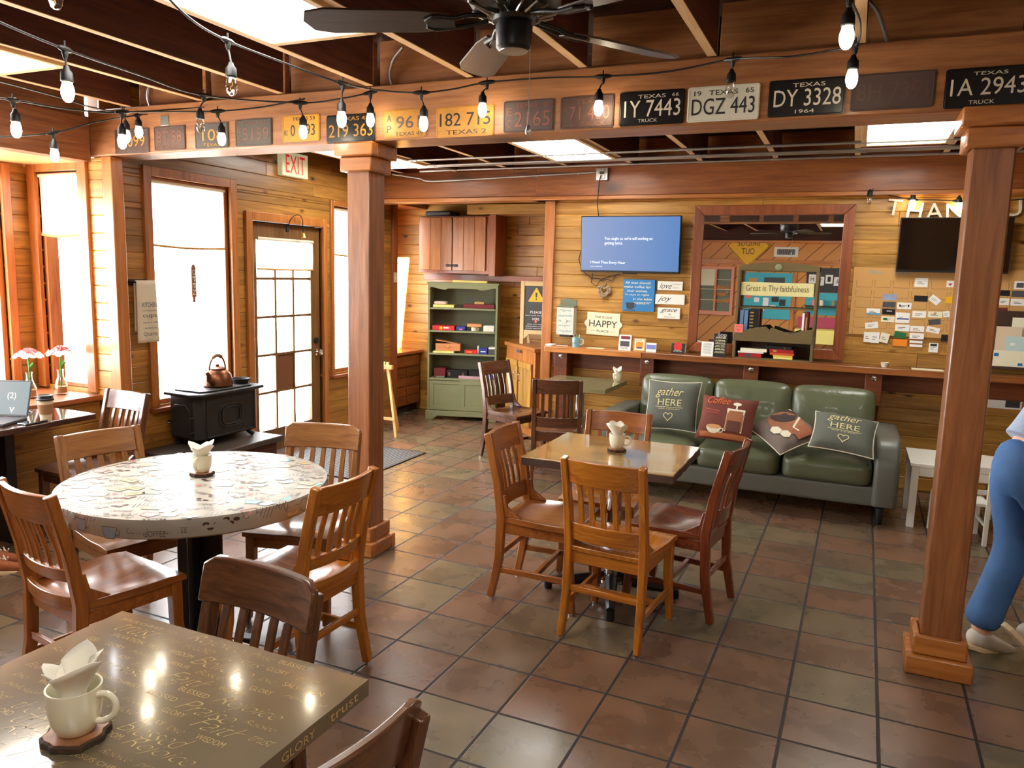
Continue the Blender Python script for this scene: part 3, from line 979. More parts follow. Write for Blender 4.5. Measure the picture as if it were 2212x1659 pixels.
m = MB()
rings = []
for rr, zz in ((.0001, ZT), (.2, ZT), (.4, ZT), (.53, ZT), (.5435, ZT - .002), (RR_, ZT - .008), (RR_ + .002, ZT - .04), (RR_ - .004, ZT - .072), (RR_ - .02, ZT - .082)):
    n_ = 96
    rings.append([((rr + (.004 * math.sin(k * 1.9) * math.sin(k * .37) if zz < ZT - .03 else 0)) * math.cos(2 * PI * k / n_), (rr + (.004 * math.sin(k * 1.9) * math.sin(k * .37) if zz < ZT - .03 else 0)) * math.sin(2 * PI * k / n_), zz) for k in range(n_)])
m.rings(rings, cap=False)


def doodle(poly2d, mi, fill=True):
    m.mat(mi)
    n_ = len(poly2d)
    cx = sum(p[0] for p in poly2d) / n_; cy = sum(p[1] for p in poly2d) / n_
    if fill: m.add([drape(cx, cy)] + [drape(*p) for p in poly2d], [(0, i + 1, (i + 1) % n_ + 1) for i in range(n_)])


def line2d(pts, wd, mi, z=.0016):
    m.mat(mi)
    q = []
    for a, b in zip(pts, pts[1:]):
        k_ = max(1, int(math.hypot(b[0] - a[0], b[1] - a[1]) / .012))
        q += [(a[0] + (b[0] - a[0]) * i / k_, a[1] + (b[1] - a[1]) * i / k_) for i in range(k_)]
    q.append(pts[-1])
    b0 = len(m.v)
    L, Rr = [], []
    for i, p in enumerate(q):
        a = q[max(i - 1, 0)]; b = q[min(i + 1, len(q) - 1)]
        dx, dy = b[0] - a[0], b[1] - a[1]; l_ = math.hypot(dx, dy) or 1
        nx, ny = -dy / l_ * wd / 2, dx / l_ * wd / 2
        L.append(drape(p[0] + nx, p[1] + ny, z)); Rr.append(drape(p[0] - nx, p[1] - ny, z))
    n_ = len(q)
    m.add(L + Rr, [(n_ + i, n_ + i + 1, i + 1, i) for i in range(n_ - 1)])


rnd = random.Random(11)
SPOT = []
tries = 0
while len(SPOT) < 230 and tries < 20000:
    tries += 1
    x, y = rnd.uniform(-.62, .62), rnd.uniform(-.62, .62)
    if math.hypot(x, y) > .60 or any((x - a) ** 2 + (y - b) ** 2 < .058 ** 2 for a, b in SPOT): continue
    SPOT.append((x, y))
for i, (x, y) in enumerate(SPOT):
    a = R(24) + rnd.choice((0, 0, .5, -.4))
    if math.hypot(x, y) > .5: a = math.atan2(y, x) + PI / 2
    ca, sa = math.cos(a), math.sin(a)
    f = lambda u, v: (x + u * ca - v * sa, y + u * sa + v * ca)
    kind = i % 8
    if kind in (0, 5):                                     # coffee beans
        for du, dv in ((0, 0), (.022, .012), (-.016, .017)):
            doodle([f(du + .013 * math.cos(q), dv + .008 * math.sin(q)) for q in [2 * PI * j / 10 for j in range(10)]], 1)
    elif kind == 1:                                        # cup
        mi = rnd.choice((3, 4, 5))
        doodle([f(-.034, .022), f(.034, .022), f(.022, -.022), f(-.022, -.022)], mi)
        line2d([f(-.034, .022), f(.034, .022), f(.022, -.022), f(-.022, -.022), f(-.034, .022)], .0025, 2)
        line2d([f(.03, .014), f(.045, .012), f(.042, -.008), f(.026, -.006)], .003, 2)
    elif kind == 2:                                        # word
        vs, fs = text_geo('COFFEE', 0, 0, 1.0)
        m.mat(2); xs = [v[0] for v in vs]; s_ = .085 / (max(xs) - min(xs))
        m.add([drape(*f((v[0] - (max(xs) + min(xs)) / 2) * s_, (v[1] - .35) * s_ * 1.25), .0016) for v in vs], fs)
    elif kind == 3:                                        # swirl of steam
        line2d([f(-.03 + .06 * j / 14, .014 * math.sin(j * .95) + .006 * math.sin(j * .4)) for j in range(15)], .003, 2)
        line2d([f(-.03 + .06 * j / 14, .02 + .012 * math.sin(j * .95 + 1)) for j in range(15)], .003, 2)
    elif kind == 4:                                        # little sign
        doodle([f(-.036, .02), f(.036, .02), f(.036, -.02), f(-.036, -.02)], 6)
        line2d([f(-.036, .02), f(.036, .02), f(.036, -.02), f(-.036, -.02), f(-.036, .02)], .0025, 2)
        line2d([f(-.02, .003), f(.02, .003)], .004, 2)
    elif kind == 6:                                        # saucer ring
        line2d([f(.026 * math.cos(q), .026 * math.sin(q)) for q in [2 * PI * j / 16 for j in range(17)]], .003, 2)
        doodle([f(.012 * math.cos(q), .012 * math.sin(q)) for q in [2 * PI * j / 8 for j in range(8)]], 7)
    else:                                                  # hatching
        for q in range(4): line2d([f(-.03 + q * .016, -.02), f(-.012 + q * .016, .024)], .0026, 2)
o = m.build('tablecloth', [cloth] + inks, None, smooth=40)
o.location = (RC[0], RC[1], 0)
tag(o, 'fitted cloth printed with coffee cups, beans and words on the round table', 'tablecloth')

# ---- window table with the laptop
t = thing('window_table', 'dark table below the bay window on the left', 'table', (-2.66, -.30, 0))
MB().prism([(-.265, -.68), (.31, -.68), (.24, .70), (-.265, .70)], .722, .757).build('tabletop', plain('dark_top', rgb(66, 38, 30), .12, coat=.9, var=.2, bscale=4), t, bevel=.006)
for y in (-.42, .34): MB().bx(-.16, -.04, y - .03, y + .03, .04, .722).bx(-.25, .12, y - .035, y + .035, 0, .045).build('pedestal', P['black'], t, bevel=.005)


# ================================================================ SOFA
def soft_box(x0, x1, y0, y1, z0, z1, rad, n=(10, 10, 6), puff=(0, 0, 0), tuft=()):
    """closed box with rounded, slightly swollen faces"""
    cx, cy, cz = (x0 + x1) / 2, (y0 + y1) / 2, (z0 + z1) / 2
    hx_, hy_, hz_ = (x1 - x0) / 2, (y1 - y0) / 2, (z1 - z0) / 2
    bm = bmesh.new()
    bmesh.ops.create_cube(bm, size=2)
    bmesh.ops.subdivide_edges(bm, edges=bm.edges[:], cuts=9, use_grid_fill=True)
    for v in bm.verts:
        u = Vector(v.co)
        p = Vector((u.x * hx_, u.y * hy_, u.z * hz_))
        q = Vector((max(-hx_ + rad, min(hx_ - rad, p.x)), max(-hy_ + rad, min(hy_ - rad, p.y)), max(-hz_ + rad, min(hz_ - rad, p.z))))
        d = p - q
        if d.length > 1e-6: p = q + d.normalized() * min(rad, d.length if sum(abs(c) > 1e-6 for c in d) == 1 else rad)
        bu = lambda a, b: (1 - a * a) * (1 - b * b)
        if abs(u.z) > .99: p.z += math.copysign(puff[2] * bu(u.x, u.y), u.z)
        if abs(u.y) > .99: p.y += math.copysign(puff[1] * bu(u.x, u.z), u.y)
        if abs(u.x) > .99: p.x += math.copysign(puff[0] * bu(u.y, u.z), u.x)
        for tx, tz in tuft:
            if u.y < -.5: p.y += .018 * math.exp(-((u.x - tx) ** 2 + (u.z - tz) ** 2) / .02)
        v.co = p + Vector((cx, cy, cz))
    vs = [tuple(v.co) for v in bm.verts]
    bm.verts.index_update()
    fs = [tuple(v.index for v in f.verts) for f in bm.faces]
    bm.free()
    return vs, fs


sofa = thing('sofa', 'green leather three seat sofa along the back wall', 'sofa', (1.09, 3.36, 0))
SX0, SX1 = -.92, .92
for k in range(3):
    a, b = SX0 + k * .6133, SX0 + (k + 1) * .6133
    vs, fs = soft_box(a + .006, b - .006, -.46, .22, .26, .435, .055, puff=(0, .012, .022))
    MB().add(vs, fs).build('seat_cushion', P['leather'], sofa, smooth=60, sub=1)
    vs, fs = soft_box(a + .004, b - .004, -.10, .10, .0, .47, .06, puff=(.004, .03, .012), tuft=[(-.4, .1), (.4, .1), (0, .1), (0, .62), (-.4, .62), (.4, .62)])
    M_ = T(0, .27, .385) @ rotx(R(-11))
    MB().add(vs, fs, M_).build('back_cushion', P['leather'], sofa, smooth=60, sub=1)
vs, fs = soft_box(SX0 - .05, SX1 + .05, -.42, .42, .12, .275, .03)
MB().add(vs, fs).build('seat_frame', P['leather_d'], sofa, smooth=50)
vs, fs = soft_box(SX0, SX1, .28, .42, .2, .74, .05)
MB().add(vs, fs, T(0, .0, 0)).build('back_frame', P['leather_d'], sofa, smooth=50)
for s in (-1, 1):
    prof = [(-.47, .14), (-.46, .40), (-.44, .545), (-.39, .595), (-.30, .615), (.36, .60), (.42, .56), (.42, .14)]
    rings = []
    for i, (off, sc_) in enumerate(((-.08, .96), (-.06, 1), (.06, 1), (.08, .96))):
        rings.append([(s * (1.0 + .0) + off * (1), -.02 + (p[0] + .02) * sc_, .14 + (p[1] - .14) * (1 - (1 - sc_) * .6)) for p in prof])
    MB().rings(rings).build('arm', P['leather_d'], sofa, smooth=60, bevel=.02, seg=3)
    for y in (-.38, .34): MB().lathe([(0, 0), (.02, 0), (.032, .12), (0, .125)], 14, T(s * .98, y, 0)).build('leg', P['black'], sofa)


def pillow_pt(u, v, w_, h_, t_, side=1):
    pin = .07
    x = w_ / 2 * u * (1 - pin * (1 - v * v)) ; y = h_ / 2 * v * (1 - pin * (1 - u * u))
    z = t_ / 2 * (max(0, 1 - u ** 4) ** .6) * (max(0, 1 - v ** 4) ** .6)
    return (x, y, z * side)


def pillow(label, mats, M, w_, h_, t_, art=None, piped=None, front=None):
    m = MB()
    n_ = 18
    for side in (1, -1):
        base = m.grid
        vs = [pillow_pt(-1 + 2 * i / n_, -1 + 2 * j / n_, w_, h_, t_, side) for j in range(n_ + 1) for i in range(n_ + 1)]
        fs = [(j * (n_ + 1) + i, j * (n_ + 1) + i + 1, (j + 1) * (n_ + 1) + i + 1, (j + 1) * (n_ + 1) + i) for j in range(n_) for i in range(n_)]
        if side < 0: fs = [f[::-1] for f in fs]
        m.mat(1 if (side < 0 and len(mats) > 1) else 0)
        m.add(vs, fs)
    o = m.build('cushion', mats, None, smooth=70)
    o.matrix_world = M
    tag(o, label, 'cushion', 'cushions on the green sofa')
    if piped:
        p = MB()
        e = [pillow_pt(u, v, w_, h_, t_) for u, v in [(-1 + 2 * i / 12, -1) for i in range(12)] + [(1, -1 + 2 * i / 12) for i in range(12)] + [(1 - 2 * i / 12, 1) for i in range(12)] + [(-1, 1 - 2 * i / 12) for i in range(13)]]
        p.tube([Vector((a, b, 0)) for a, b, c in e], .004, 6)
        p.build('piping', piped, o)
    if art:
        mats2 = []
        q = MB()
        for shape, m_ in art:
            if m_ not in mats2: mats2.append(m_)
            q.mat(mats2.index(m_))
            vs, fs = shape
            def onp(x, y, lift):
                u = max(-1, min(1, x * 2 / w_)); v = max(-1, min(1, y * 2 / h_))
                return (x, y, pillow_pt(u, v, w_, h_, t_)[2] + .004 + lift)
            q.add([onp(v[0], v[1], v[2]) for v in vs], fs)
        q.build('print', mats2, o, smooth=0)
    return o


def ell(cx, cy, a, b, z=0, n=20, k0=0, k1=2 * PI):
    return ([(cx, cy, z)] + [(cx + a * math.cos(k0 + (k1 - k0) * i / n), cy + b * math.sin(k0 + (k1 - k0) * i / n), z) for i in range(n + 1)], [(0, i, i + 1) for i in range(1, n + 1)])


def quad(x0, x1, y0, y1, z=0, n=6):
    vs = [(x0 + (x1 - x0) * i / n, y0 + (y1 - y0) * j / n, z) for j in range(n + 1) for i in range(n + 1)]
    return vs, [(j * (n + 1) + i, j * (n + 1) + i + 1, (j + 1) * (n + 1) + i + 1, (j + 1) * (n + 1) + i) for j in range(n) for i in range(n)]


def rib(pts, wd, z=0):
    q = MB().stroke(pts, wd, z=z)
    return q.v, q.f


def txt(body, x, y, w_=None, h=None, shear=0, z=0):
    q = MB().text(body, T(x, y, z), w=w_, h=h, shear=shear)
    return q.v, q.f


def heart2d(cx, cy, s, n=28):
    return [(cx + s * 16 * math.sin(a) ** 3 / 16, cy + s * (13 * math.cos(a) - 5 * math.cos(2 * a) - 2 * math.cos(3 * a) - math.cos(4 * a)) / 16) for a in [2 * PI * i / n for i in range(n + 1)]]


greyc = plain('grey_canvas', rgb(92, 94, 84), .9, var=.12, bscale=90, bump=.2)
brown_c = plain('brown_print_cloth', rgb(104, 48, 34), .85, var=.3, bscale=8)
gi = plain('pale_gold_print', rgb(206, 196, 140), .7)
gather = [(txt('gather', -.01, .085, .22, .085, .35), gi), (txt('HERE', .0, .01, .19, .052), gi), (rib([(-.11, -.028), (.11, -.028)], .004), gi), (txt('with a grateful', 0, -.043, .17, .016), gi),
          (rib(heart2d(0, -.10, .035), .006), gi)]


def lay(pt, ax, up, back=None):
    """cushion frame: its printed face looks along ax, its top edge towards up"""
    z = Vector(ax).normalized(); y = Vector(up); y = (y - z * y.dot(z)).normalized(); x = y.cross(z)
    m = Matrix((x, y, z)).transposed().to_4x4(); m.translation = Vector(pt)
    return m


c1 = at(1452, 876, y=3.16)
pillow('grey cushion with gather here and a heart, upright at the left end of the sofa', [greyc], lay(c1, (-.12, -.93, .34), (0, .3, 1)), .43, .40, .14, gather, piped=P['linen'])
c2 = at(1570, 906, y=3.02)
press = [(quad(.01, .13, -.11, .05, .000), plain('press_glass', rgb(150, 92, 50), .6)), (quad(.02, .12, -.11, -.03, .001), plain('coffee_dark', rgb(86, 40, 20), .6)), (rib([(.005, .055), (.135, .055)], .02, .001), P['linen']),
         (rib([(.07, .05), (.07, .10)], .012, .001), P['linen']), (ell(.07, .105, .03, .015, .001), P['linen']), (rib([(.012, .05), (.012, -.115)], .01, .001), P['linen']), (rib([(.128, .05), (.128, -.115)], .01, .001), P['linen']),
         (ell(-.07, -.09, .055, .05, .001, 20, PI, 2 * PI), P['linen']), (ell(-.07, -.09, .055, .016, .002), plain('latte', rgb(196, 140, 84), .6)), (rib([(-.02, -.10), (0, -.10), (-.004, -.125), (-.03, -.128)], .008, .001), P['linen']),
         (txt('Coffee', -.07, .125, .17, .06, .3), plain('orange_ink', rgb(206, 96, 40), .7)), (rib([(-.16, .05), (-.05, .035)], .006), plain('rust_ink', rgb(170, 70, 44), .7)), (rib([(-.16, .03), (-.05, .015)], .006), plain('rust_ink2', rgb(150, 60, 40), .7)),
         (quad(-.17, .17, -.165, -.13), plain('table_amber', rgb(176, 100, 48), .7))]
pillow('brown cushion printed with a coffee press and cup in the middle of the sofa', [brown_c], lay(c2, (-.05, -.86, .50), (.06, .5, 1)), .42, .36, .13, press)
c3 = at(1696, 932, z=.575)
art3 = [(ell(-.02, .02, .15, .12, .000), plain('crema', rgb(150, 96, 62), .7, var=.3, bscale=10)), (ell(-.10, .06, .09, .10, .001), plain('dark_swirl', rgb(58, 44, 42), .7)), (rib([(-.02, .14), (.06, .02), (.11, .03)], .014, .002), P['linen']),
        (ell(.02, -.10, .045, .04, .002, 6), P['linen']), (ell(.09, -.07, .04, .038, .002, 6), P['linen']), (quad(.08, .17, -.02, .12, .001), plain('copper_print', rgb(150, 84, 50), .7))]
pillow('cushion printed with coffee beans and sugar lying flat with a corner forward', [plain('mixed_print', rgb(110, 96, 88), .85, var=.5, bscale=7), P['linen']], lay(c3, (.02, -.45, .9), (.75, .66, .3)), .40, .40, .13, art3, piped=P['linen'])
c4 = at(1822, 938, z=.615)
pillow('grey cushion with gather here and a heart, slumped at the right end of the sofa', [greyc], lay(c4, (.08, -.56, .83), (.06, .83, .56)), .42, .37, .13, gather, piped=P['linen'])


# ---- white children's table and stool chair on the right
def kids_table(x, y):
    t = thing('childrens_table', 'small white table beside the sofa, behind the right timber post', 'table', (x, y, 0))
    MB().bx(-.30, .30, -.275, .275, .435, .46).build('tabletop', P['white'], t, bevel=.004)
    MB().bx(-.27, .27, -.255, -.24, .37, .435).bx(-.27, .27, .24, .255, .37, .435).bx(-.275, -.26, -.24, .24, .37, .435).bx(.26, .275, -.24, .24, .37, .435).build('apron', P['white'], t)
    for a in (-1, 1):
        for b in (-1, 1): MB().bx(a * .265 - .024, a * .265 + .024, b * .235 - .024, b * .235 + .024, 0, .436).build('leg', P['white'], t, bevel=.003)


kids_table(2.535, 3.27)
t = thing('childrens_chair', 'low white chair half hidden by the right timber post', 'chair', (2.54, 2.93, 0), R(4))
MB().bx(-.15, .15, -.14, .14, .26, .28).build('seat', P['white'], t, bevel=.003)
for a in (-1, 1):
    MB().bx(a * .14 - .013, a * .14 + .013, .12, .146, 0, .26).build('leg', P['white'], t, bevel=.002)
    MB().bx(a * .14 - .013, a * .14 + .013, -.146, -.12, 0, .52).build('back_post', P['white'], t, bevel=.002)
for z in (.34, .42, .49): MB().bx(-.13, .13, -.14, -.125, z, z + .03).build('back_rail', P['white'], t, bevel=.002)
MB().bx(-.13, .13, .128, .14, .10, .12).bx(-.146, -.132, -.12, .12, .12, .14).bx(.132, .146, -.12, .12, .12, .14).build('stretcher', P['white'], t)


# ================================================================ LEFT SIDE: stove, window things, alcove
def WM(x, y, z): return Matrix(((1, 0, 0, x), (0, 0, -1, y), (0, 1, 0, z), (0, 0, 0, 1)))      # lettering frame on a wall facing the camera (-y)
def LM(x, y, z): return Matrix(((0, 0, 1, x), (1, 0, 0, y), (0, 1, 0, z), (0, 0, 0, 1)))       # ... on the left wall (facing +x)


def rrect(hw, hh, r, n=5):
    pts = []
    for cx, cy, a0 in ((hw - r, hh - r, 0), (-hw + r, hh - r, 90), (-hw + r, -hh + r, 180), (hw - r, -hh + r, 270)):
        pts += [(cx + r * math.cos(R(a0 + 90 * i / n)), cy + r * math.sin(R(a0 + 90 * i / n))) for i in range(n + 1)]
    return pts


# ---- hearth, stove, kettle, dish
t = thing('hearth', 'low dark hearth platform under the iron stove', 'hearth', (-2.66, 1.62, 0))
MB().bx(-.26, .26, -.52, .46, .27, .315).build('slab', plain('hearth_slab', rgb(70, 58, 50), .5, var=.15, bscale=6), t, bevel=.008)
MB().bx(-.25, .22, -.46, .42, 0, .27).build('base', W['joist'], t, bevel=.004)
st = thing('iron_stove', 'black cast iron box stove in front of the big window', 'stove', (-2.74, 1.69, .329))
st.scale = (1.05, 1.13, 1.0)
I = P['iron']
MB().prism([(-.14, -.27), (.10, -.29), (.15, -.24), (.15, .24), (.10, .28), (-.14, .27)], .045, .375).build('body', I, st, bevel=.006)
MB().prism([(-.16, -.31), (.12, -.335), (.19, -.28), (.19, .29), (.13, .325), (-.16, .31)], .375, .40).build('top_plate', I, st, bevel=.008)
MB().prism([(-.13, -.24), (.12, -.25), (.15, -.2), (.15, .2), (.1, .25), (-.13, .24)], .40, .413).build('top_lid', I, st, bevel=.004)
m = MB()
ring = rrect(.105, .085, .055, 6)
for k, (w_, q) in enumerate(((.155, 1.0), (.158, .8))):
    m.tube([Vector((w_ - .004, p[0] * q, .2 + p[1] * q)) for p in ring + ring[:1]], .006, 6)
m.build('oval_relief', I, st)
MB().tube([Vector((.152, y, z)) for y, z in ((-.22, .06), (-.22, .345), (.22, .345), (.22, .06), (-.22, .06))], .004, 6).build('panel_bead', I, st)
MB().prism([(-.10, .06), (.08, .06), (.08, .27), (.04, .31), (-.06, .31), (-.10, .27)], 0, .016, Matrix(((1, 0, 0, -.01), (0, 0, -1, -.278), (0, 1, 0, 0), (0, 0, 0, 1)))).build('stove_door', I, st, bevel=.005)
MB().tube([(.10, -.275, .22), (.10, -.30, .215), (.085, -.305, .215)], .007, 8).tube([(.10, -.275, .11), (.10, -.30, .105), (.085, -.305, .105)], .007, 8).build('hinge', I, st)
tag(MB().lathe([(0, 0), (.012, 0), (.016, .015), (.010, .03), (0, .032)], 12, frame((-.115, -.295, .17), (0, -1, 0))).build('door_knob', P['chrome'], st), 'bright knob')
for a in (-.10, .10):
    for b in (-.21, .21): MB().tube([(a * 1.2, b * 1.15, 0), (a * 1.05, b, .025), (a, b, .05)], [.02, .016, .024], 8).build('leg', I, st)

kt = thing('copper_kettle', 'old copper kettle on top of the iron stove', 'kettle', (-2.72, 1.70, .743))
kt.scale = (1.18, 1.18, 1.12)
MB().lathe([(0, 0), (.088, 0), (.094, .008), (.094, .045), (.085, .085), (.062, .112), (.052, .118), (0, .12)], 28).build('body', P['copper'], kt)
MB().lathe([(0, .118), (.056, .118), (.056, .126), (.03, .136), (.01, .14), (0, .14)], 24).lathe([(0, .138), (.012, .14), (.014, .152), (0, .158)], 12).build('lid', P['copper'], kt)
MB().tube([(.03, -.07, .03), (.04, -.115, .06), (.045, -.125, .095), (.05, -.145, .118)], [.026, .019, .014, .011], 12).build('spout', P['copper'], kt)
hp = [Vector((0, -.07 * math.cos(a), .115 + .10 * math.sin(a))) for a in [PI * i / 12 for i in range(13)]]
MB().tube(hp, .006, 8).build('bail_handle', P['copper'], kt)
tag(MB().tube(hp[4:9], .013, 10).build('handle_grip', plain('grip', rgb(120, 84, 56), .5), kt), 'wooden grip')
t = thing('shallow_dish', 'shallow dark dish with a pale rim beside the kettle on the stove', 'dish', (-2.71, 1.93, .743))
MB().lathe([(0, 0), (.066, 0), (.076, .03), (.088, .034), (.086, .038), (.072, .034), (.062, .008), (0, .006)], 28).build('dish', P['iron'], t)

# ---- towel on its rack
rk = tag(MB().tube([(0, -.09, 0), (.05, -.09, 0), (.05, .09, 0), (0, .09, 0)], .006, 8).bx(-.012, 0, -.10, .10, -.02, .02).build('towel_rack', P['black'], None), 'black towel rack on the wall between pilaster and big window', 'towel rack')
rk.location = (LX + .012, 1.18, 1.545)
m = MB()
for side, x0 in ((1, .058), (-1, .042)):
    m.grid(lambda u, v: (x0 + side * .004 + .007 * math.sin(u * 9) * v, -.083 + .166 * u + .02 * v * (u - .3), .008 - (.44 if side > 0 else .36) * v), 16, 16)
m.grid(lambda u, v: (.046 + .016 * (1 - v) - .004 + .003, -.083 + .166 * u, .008 + .006 * math.sin(v * PI)), 16, 3)
tw = m.build('towel', P['linen'], None)
so = tw.modifiers.new('t', 'SOLIDIFY'); so.thickness = .004
tw.location = (LX + .012, 1.18, 1.545)
tag(tw, 'cream printed tea towel hanging from the black rack', 'towel')
m = MB()
for i, (s_, h) in enumerate((('KITCHEN', .034), ('CONVERSIONS', .011), ('cups', .03), ('and', .012), ('TABLESPOONS', .012), ('Quarts', .034))):
    m.text(s_, LM(.078, .012, -.16 - i * .042), w=.12, h=h)
o = m.build('print', P['grey'], tw, smooth=0)

# ---- sign in the window, shades, exit sign
t = thing('hanging_open_sign', 'narrow brown open sign hanging in the big window', 'sign', (LX - .045, 1.735, 1.545))
MB().prism([(-.022, -.12), (.022, -.12), (.022, .11), (.01, .135), (-.01, .135), (-.022, .11)], -.004, .004, Matrix(((0, 0, 1, 0), (1, 0, 0, 0), (0, 1, 0, 0), (0, 0, 0, 1)))).bx(-.003, .003, -.012, .012, -.16, -.12).build('board', plain('sign_brown', rgb(150, 92, 64), .6), t)
m = MB()
for i, c_ in enumerate('OPEN'): m.text(c_, LM(.005, 0, .075 - i * .052) @ rotz(-PI / 2), h=.03, w=.04)
m.build('lettering', P['cream'], t)
MB().tube([(0, 0, .135), (0, 0, .27)], .0015, 6).build('string', P['cord'], t)


def shade(label, axis, pos, u0, u1, z0, z1, off=.0, sag=.012):
    t = thing('roller_shade', label, 'window shade', (0, 0, 0), group=None)
    m = MB()
    fn = (lambda u, v: (pos + .004 * math.sin(v * 3), u0 + (u1 - u0) * u, z1 - (z1 - z0) * v - sag * v * math.sin(u * PI))) if axis == 'x' else (lambda u, v: (u0 + (u1 - u0) * u, pos + .004 * math.sin(v * 3), z1 - (z1 - z0) * v - sag * v * math.sin(u * PI)))
    m.grid(fn, 14, 10).build('cloth', P['shade'], t)
    e = [fn(i / 14, 1) for i in range(15)]
    MB().tube(e, .009, 8).build('hem_bar', P['kraft'], t)
    a, b = fn(0, 0), fn(1, 0)
    MB().tube([a, b], .014, 10).build('roller', P['linen'], t)
    return t


shade('pulled down shade over the top of the big window', 'x', LX - .03, 1.335, 2.065, 1.815, 2.275)
shade('shade over the top of the window right of the door', 'x', LX - .03, 3.48, 4.14, 1.82, 2.26)
shade('shade on the side window of the bay', 'y', .845, -3.45, -3.06, 1.86, 2.26)
shade('shade at the top of the outer bay window at the left edge', 'x', BX - .03, -1.02, .47, 2.12, 2.25)
shade('short shade over the top panes of the glazed door', 'x', LX - .022, 2.43, 3.18, 1.66, 1.92, sag=.004)

t = thing('exit_sign', 'lit exit sign with red letters above the glazed door', 'exit sign', (LX + .028, 2.85, 2.585))
MB().bx(-.028, .028, -.175, .175, -.105, .105).build('housing', P['exitgreen'], t, bevel=.006)
MB().text('EXIT', LM(.029, .0, .0), w=.26, h=.155).build('lettering', P['exitred'], t)
t = thing('door_bell', 'small brass bell on a curved spring at the top of the glazed door', 'bell', (LX + .028, 2.86, 2.12))
arc = [Vector((.015 + .03 * math.sin(a), -.10 + .19 * (1 - math.cos(a)) / 2, -.07 + .10 * math.sin(a) - .0 * a)) for a in [PI * i / 12 for i in range(13)]]
MB().tube([Vector((0, -.10, -.10))] + arc + [Vector((.02, .10, -.13))], .004, 8).bx(-.004, .01, -.115, -.085, -.13, -.07).build('spring', P['iron'], t)
MB().lathe([(0, .03), (.008, .03), (.014, .01), (.024, -.012), (.02, -.012), (0, .0)], 14, T(.02, .10, -.155)).build('bell', P['gold'], t)

# ---- bay sill: two vases with flowers, coffee cup, phone, laptop
def vase(px, py, lab, flw, lean_):
    p = at(px, py, z=.772)
    t = thing('flower_vase', lab, 'vase', (max(p.x, BX + .07), p.y, .772))
    t.scale = (1.22, 1.22, 1.12)
    MB().lathe([(0, 0), (.034, 0), (.037, .02), (.032, .06), (.016, .11), (.014, .14), (.018, .155), (.016, .155), (.012, .14), (.013, .11), (.028, .06), (.03, .012), (0, .01)], 20).build('glass', P['clearbulb'], t)
    MB().lathe([(0, .011), (.029, .012), (.028, .05), (0, .05)], 16).build('pebbles', plain('amber_fill', rgb(190, 130, 60), .5), t)
    for k in range(2): MB().tube([(0, 0, .05), (.004 * k, .004, .15), (lean_[0] * (.5 + k * .5), lean_[1] * (.5 + k * .5), .24)], .004, 8).build('stem', P['leaf'], t)
    for k in range(3):
        a = k * 2.1
        m = MB().grid(lambda u, v: (lean_[0] * .5 + .05 * v * math.cos(a) + .016 * (u - .5) * math.sin(PI * v) * math.sin(a), lean_[1] * .5 + .05 * v * math.sin(a) - .016 * (u - .5) * math.sin(PI * v) * math.cos(a), .15 + .09 * v - .03 * v * v), 4, 6)
        m.build('leaf', P['leaf'], t)
    rnd = random.Random(px)
    for nm_, mt, r_, n_, zz in (('inner_petals', P['petal'], .045, 26, .262), ('outer_petals', P['petal_w'], .068, 22, .25)):
        m = MB()
        for k in range(n_):
            a = k * 2.4; q = r_ * math.sqrt((k + .5) / n_)
            c = Vector((lean_[0] + q * math.cos(a), lean_[1] + q * math.sin(a), zz + .03 * (1 - q / r_) + rnd.uniform(-.006, .006)))
            nrm = Vector((math.cos(a) * q / r_, math.sin(a) * q / r_, .7))
            m.lathe([(.0, -.004), (.018, .0), (.022, .008), (.0, .004)], 7, frame(c, nrm))
        m.build(nm_, mt, t, smooth=60)
    return t


vase(66, 860, 'glass vase with a full pink flower on the bay sill, nearer the laptop', 0, (.0, .0))
vase(133, 852, 'glass vase with a sunlit pink flower on the bay sill, nearer the pilaster', 0, (.0, .01))
p = at(100, 908, z=.757)
t = thing('coffee_cup', 'paper coffee cup with a black lid on the window table', 'cup', (p.x, p.y, .757))
MB().lathe([(0, 0), (.029, 0), (.042, .125), (0, .126)], 28).build('cup', plain('paper_cup', rgb(226, 206, 170), .6), t)
MB().lathe([(.0345, .04), (.0405, .098), (.042, .098), (.0355, .04)], 28, cap=False).build('sleeve', plain('kraft_sleeve', rgb(150, 108, 72), .8), t)
MB().lathe([(0, .12), (.046, .12), (.046, .128), (.042, .132), (.040, .148), (.034, .15), (.032, .146), (0, .146)], 28).build('lid', P['black_plastic'], t)
p = at(76, 912, z=.757)
o = tag(MB().prism(rrect(.038, .075, .012), 0, .010).build('mobile_phone', P['screen'], None, bevel=.003), 'black phone lying beside the coffee cup', 'phone')
o.location = (p.x + .01, p.y - .02, .757); o.rotation_euler = (0, 0, R(10))
t = thing('laptop', 'open laptop at the left edge on the window table', 'laptop', (-2.66, -.10, .757), R(-66))
MB().bx(-.11, .11, -.155, .155, 0, .016).build('keyboard_base', P['grey'], t, bevel=.004)
Ml = T(-.11, 0, .016) @ roty(R(-18))
MB().bx(-.006, .002, -.155, .155, 0, .215, Ml).build('display_lid', P['grey'], t, bevel=.003)
m = MB().bx(.002, .0035, -.148, .148, .012, .207, Ml)
o = m.build('display', emis('laptop_glow', rgb(110, 132, 138), .8), t)
MB().add(*txt('(2)', 0, 0, .05), Ml @ LM(.004, .05, .12)).add(*txt('v', 0, 0, .03), Ml @ LM(.004, .06, .04)).build('lettering', P['paper'], o)
o = tag(MB().tube([(-2.78, .03, .761), (-2.70, .1, .761), (-2.72, .2, .761), (-2.88, .26, .772)], .0025, 6).build('laptop_cable', P['cord'], None), 'thin black cable from the laptop to the bay sill', 'cable')

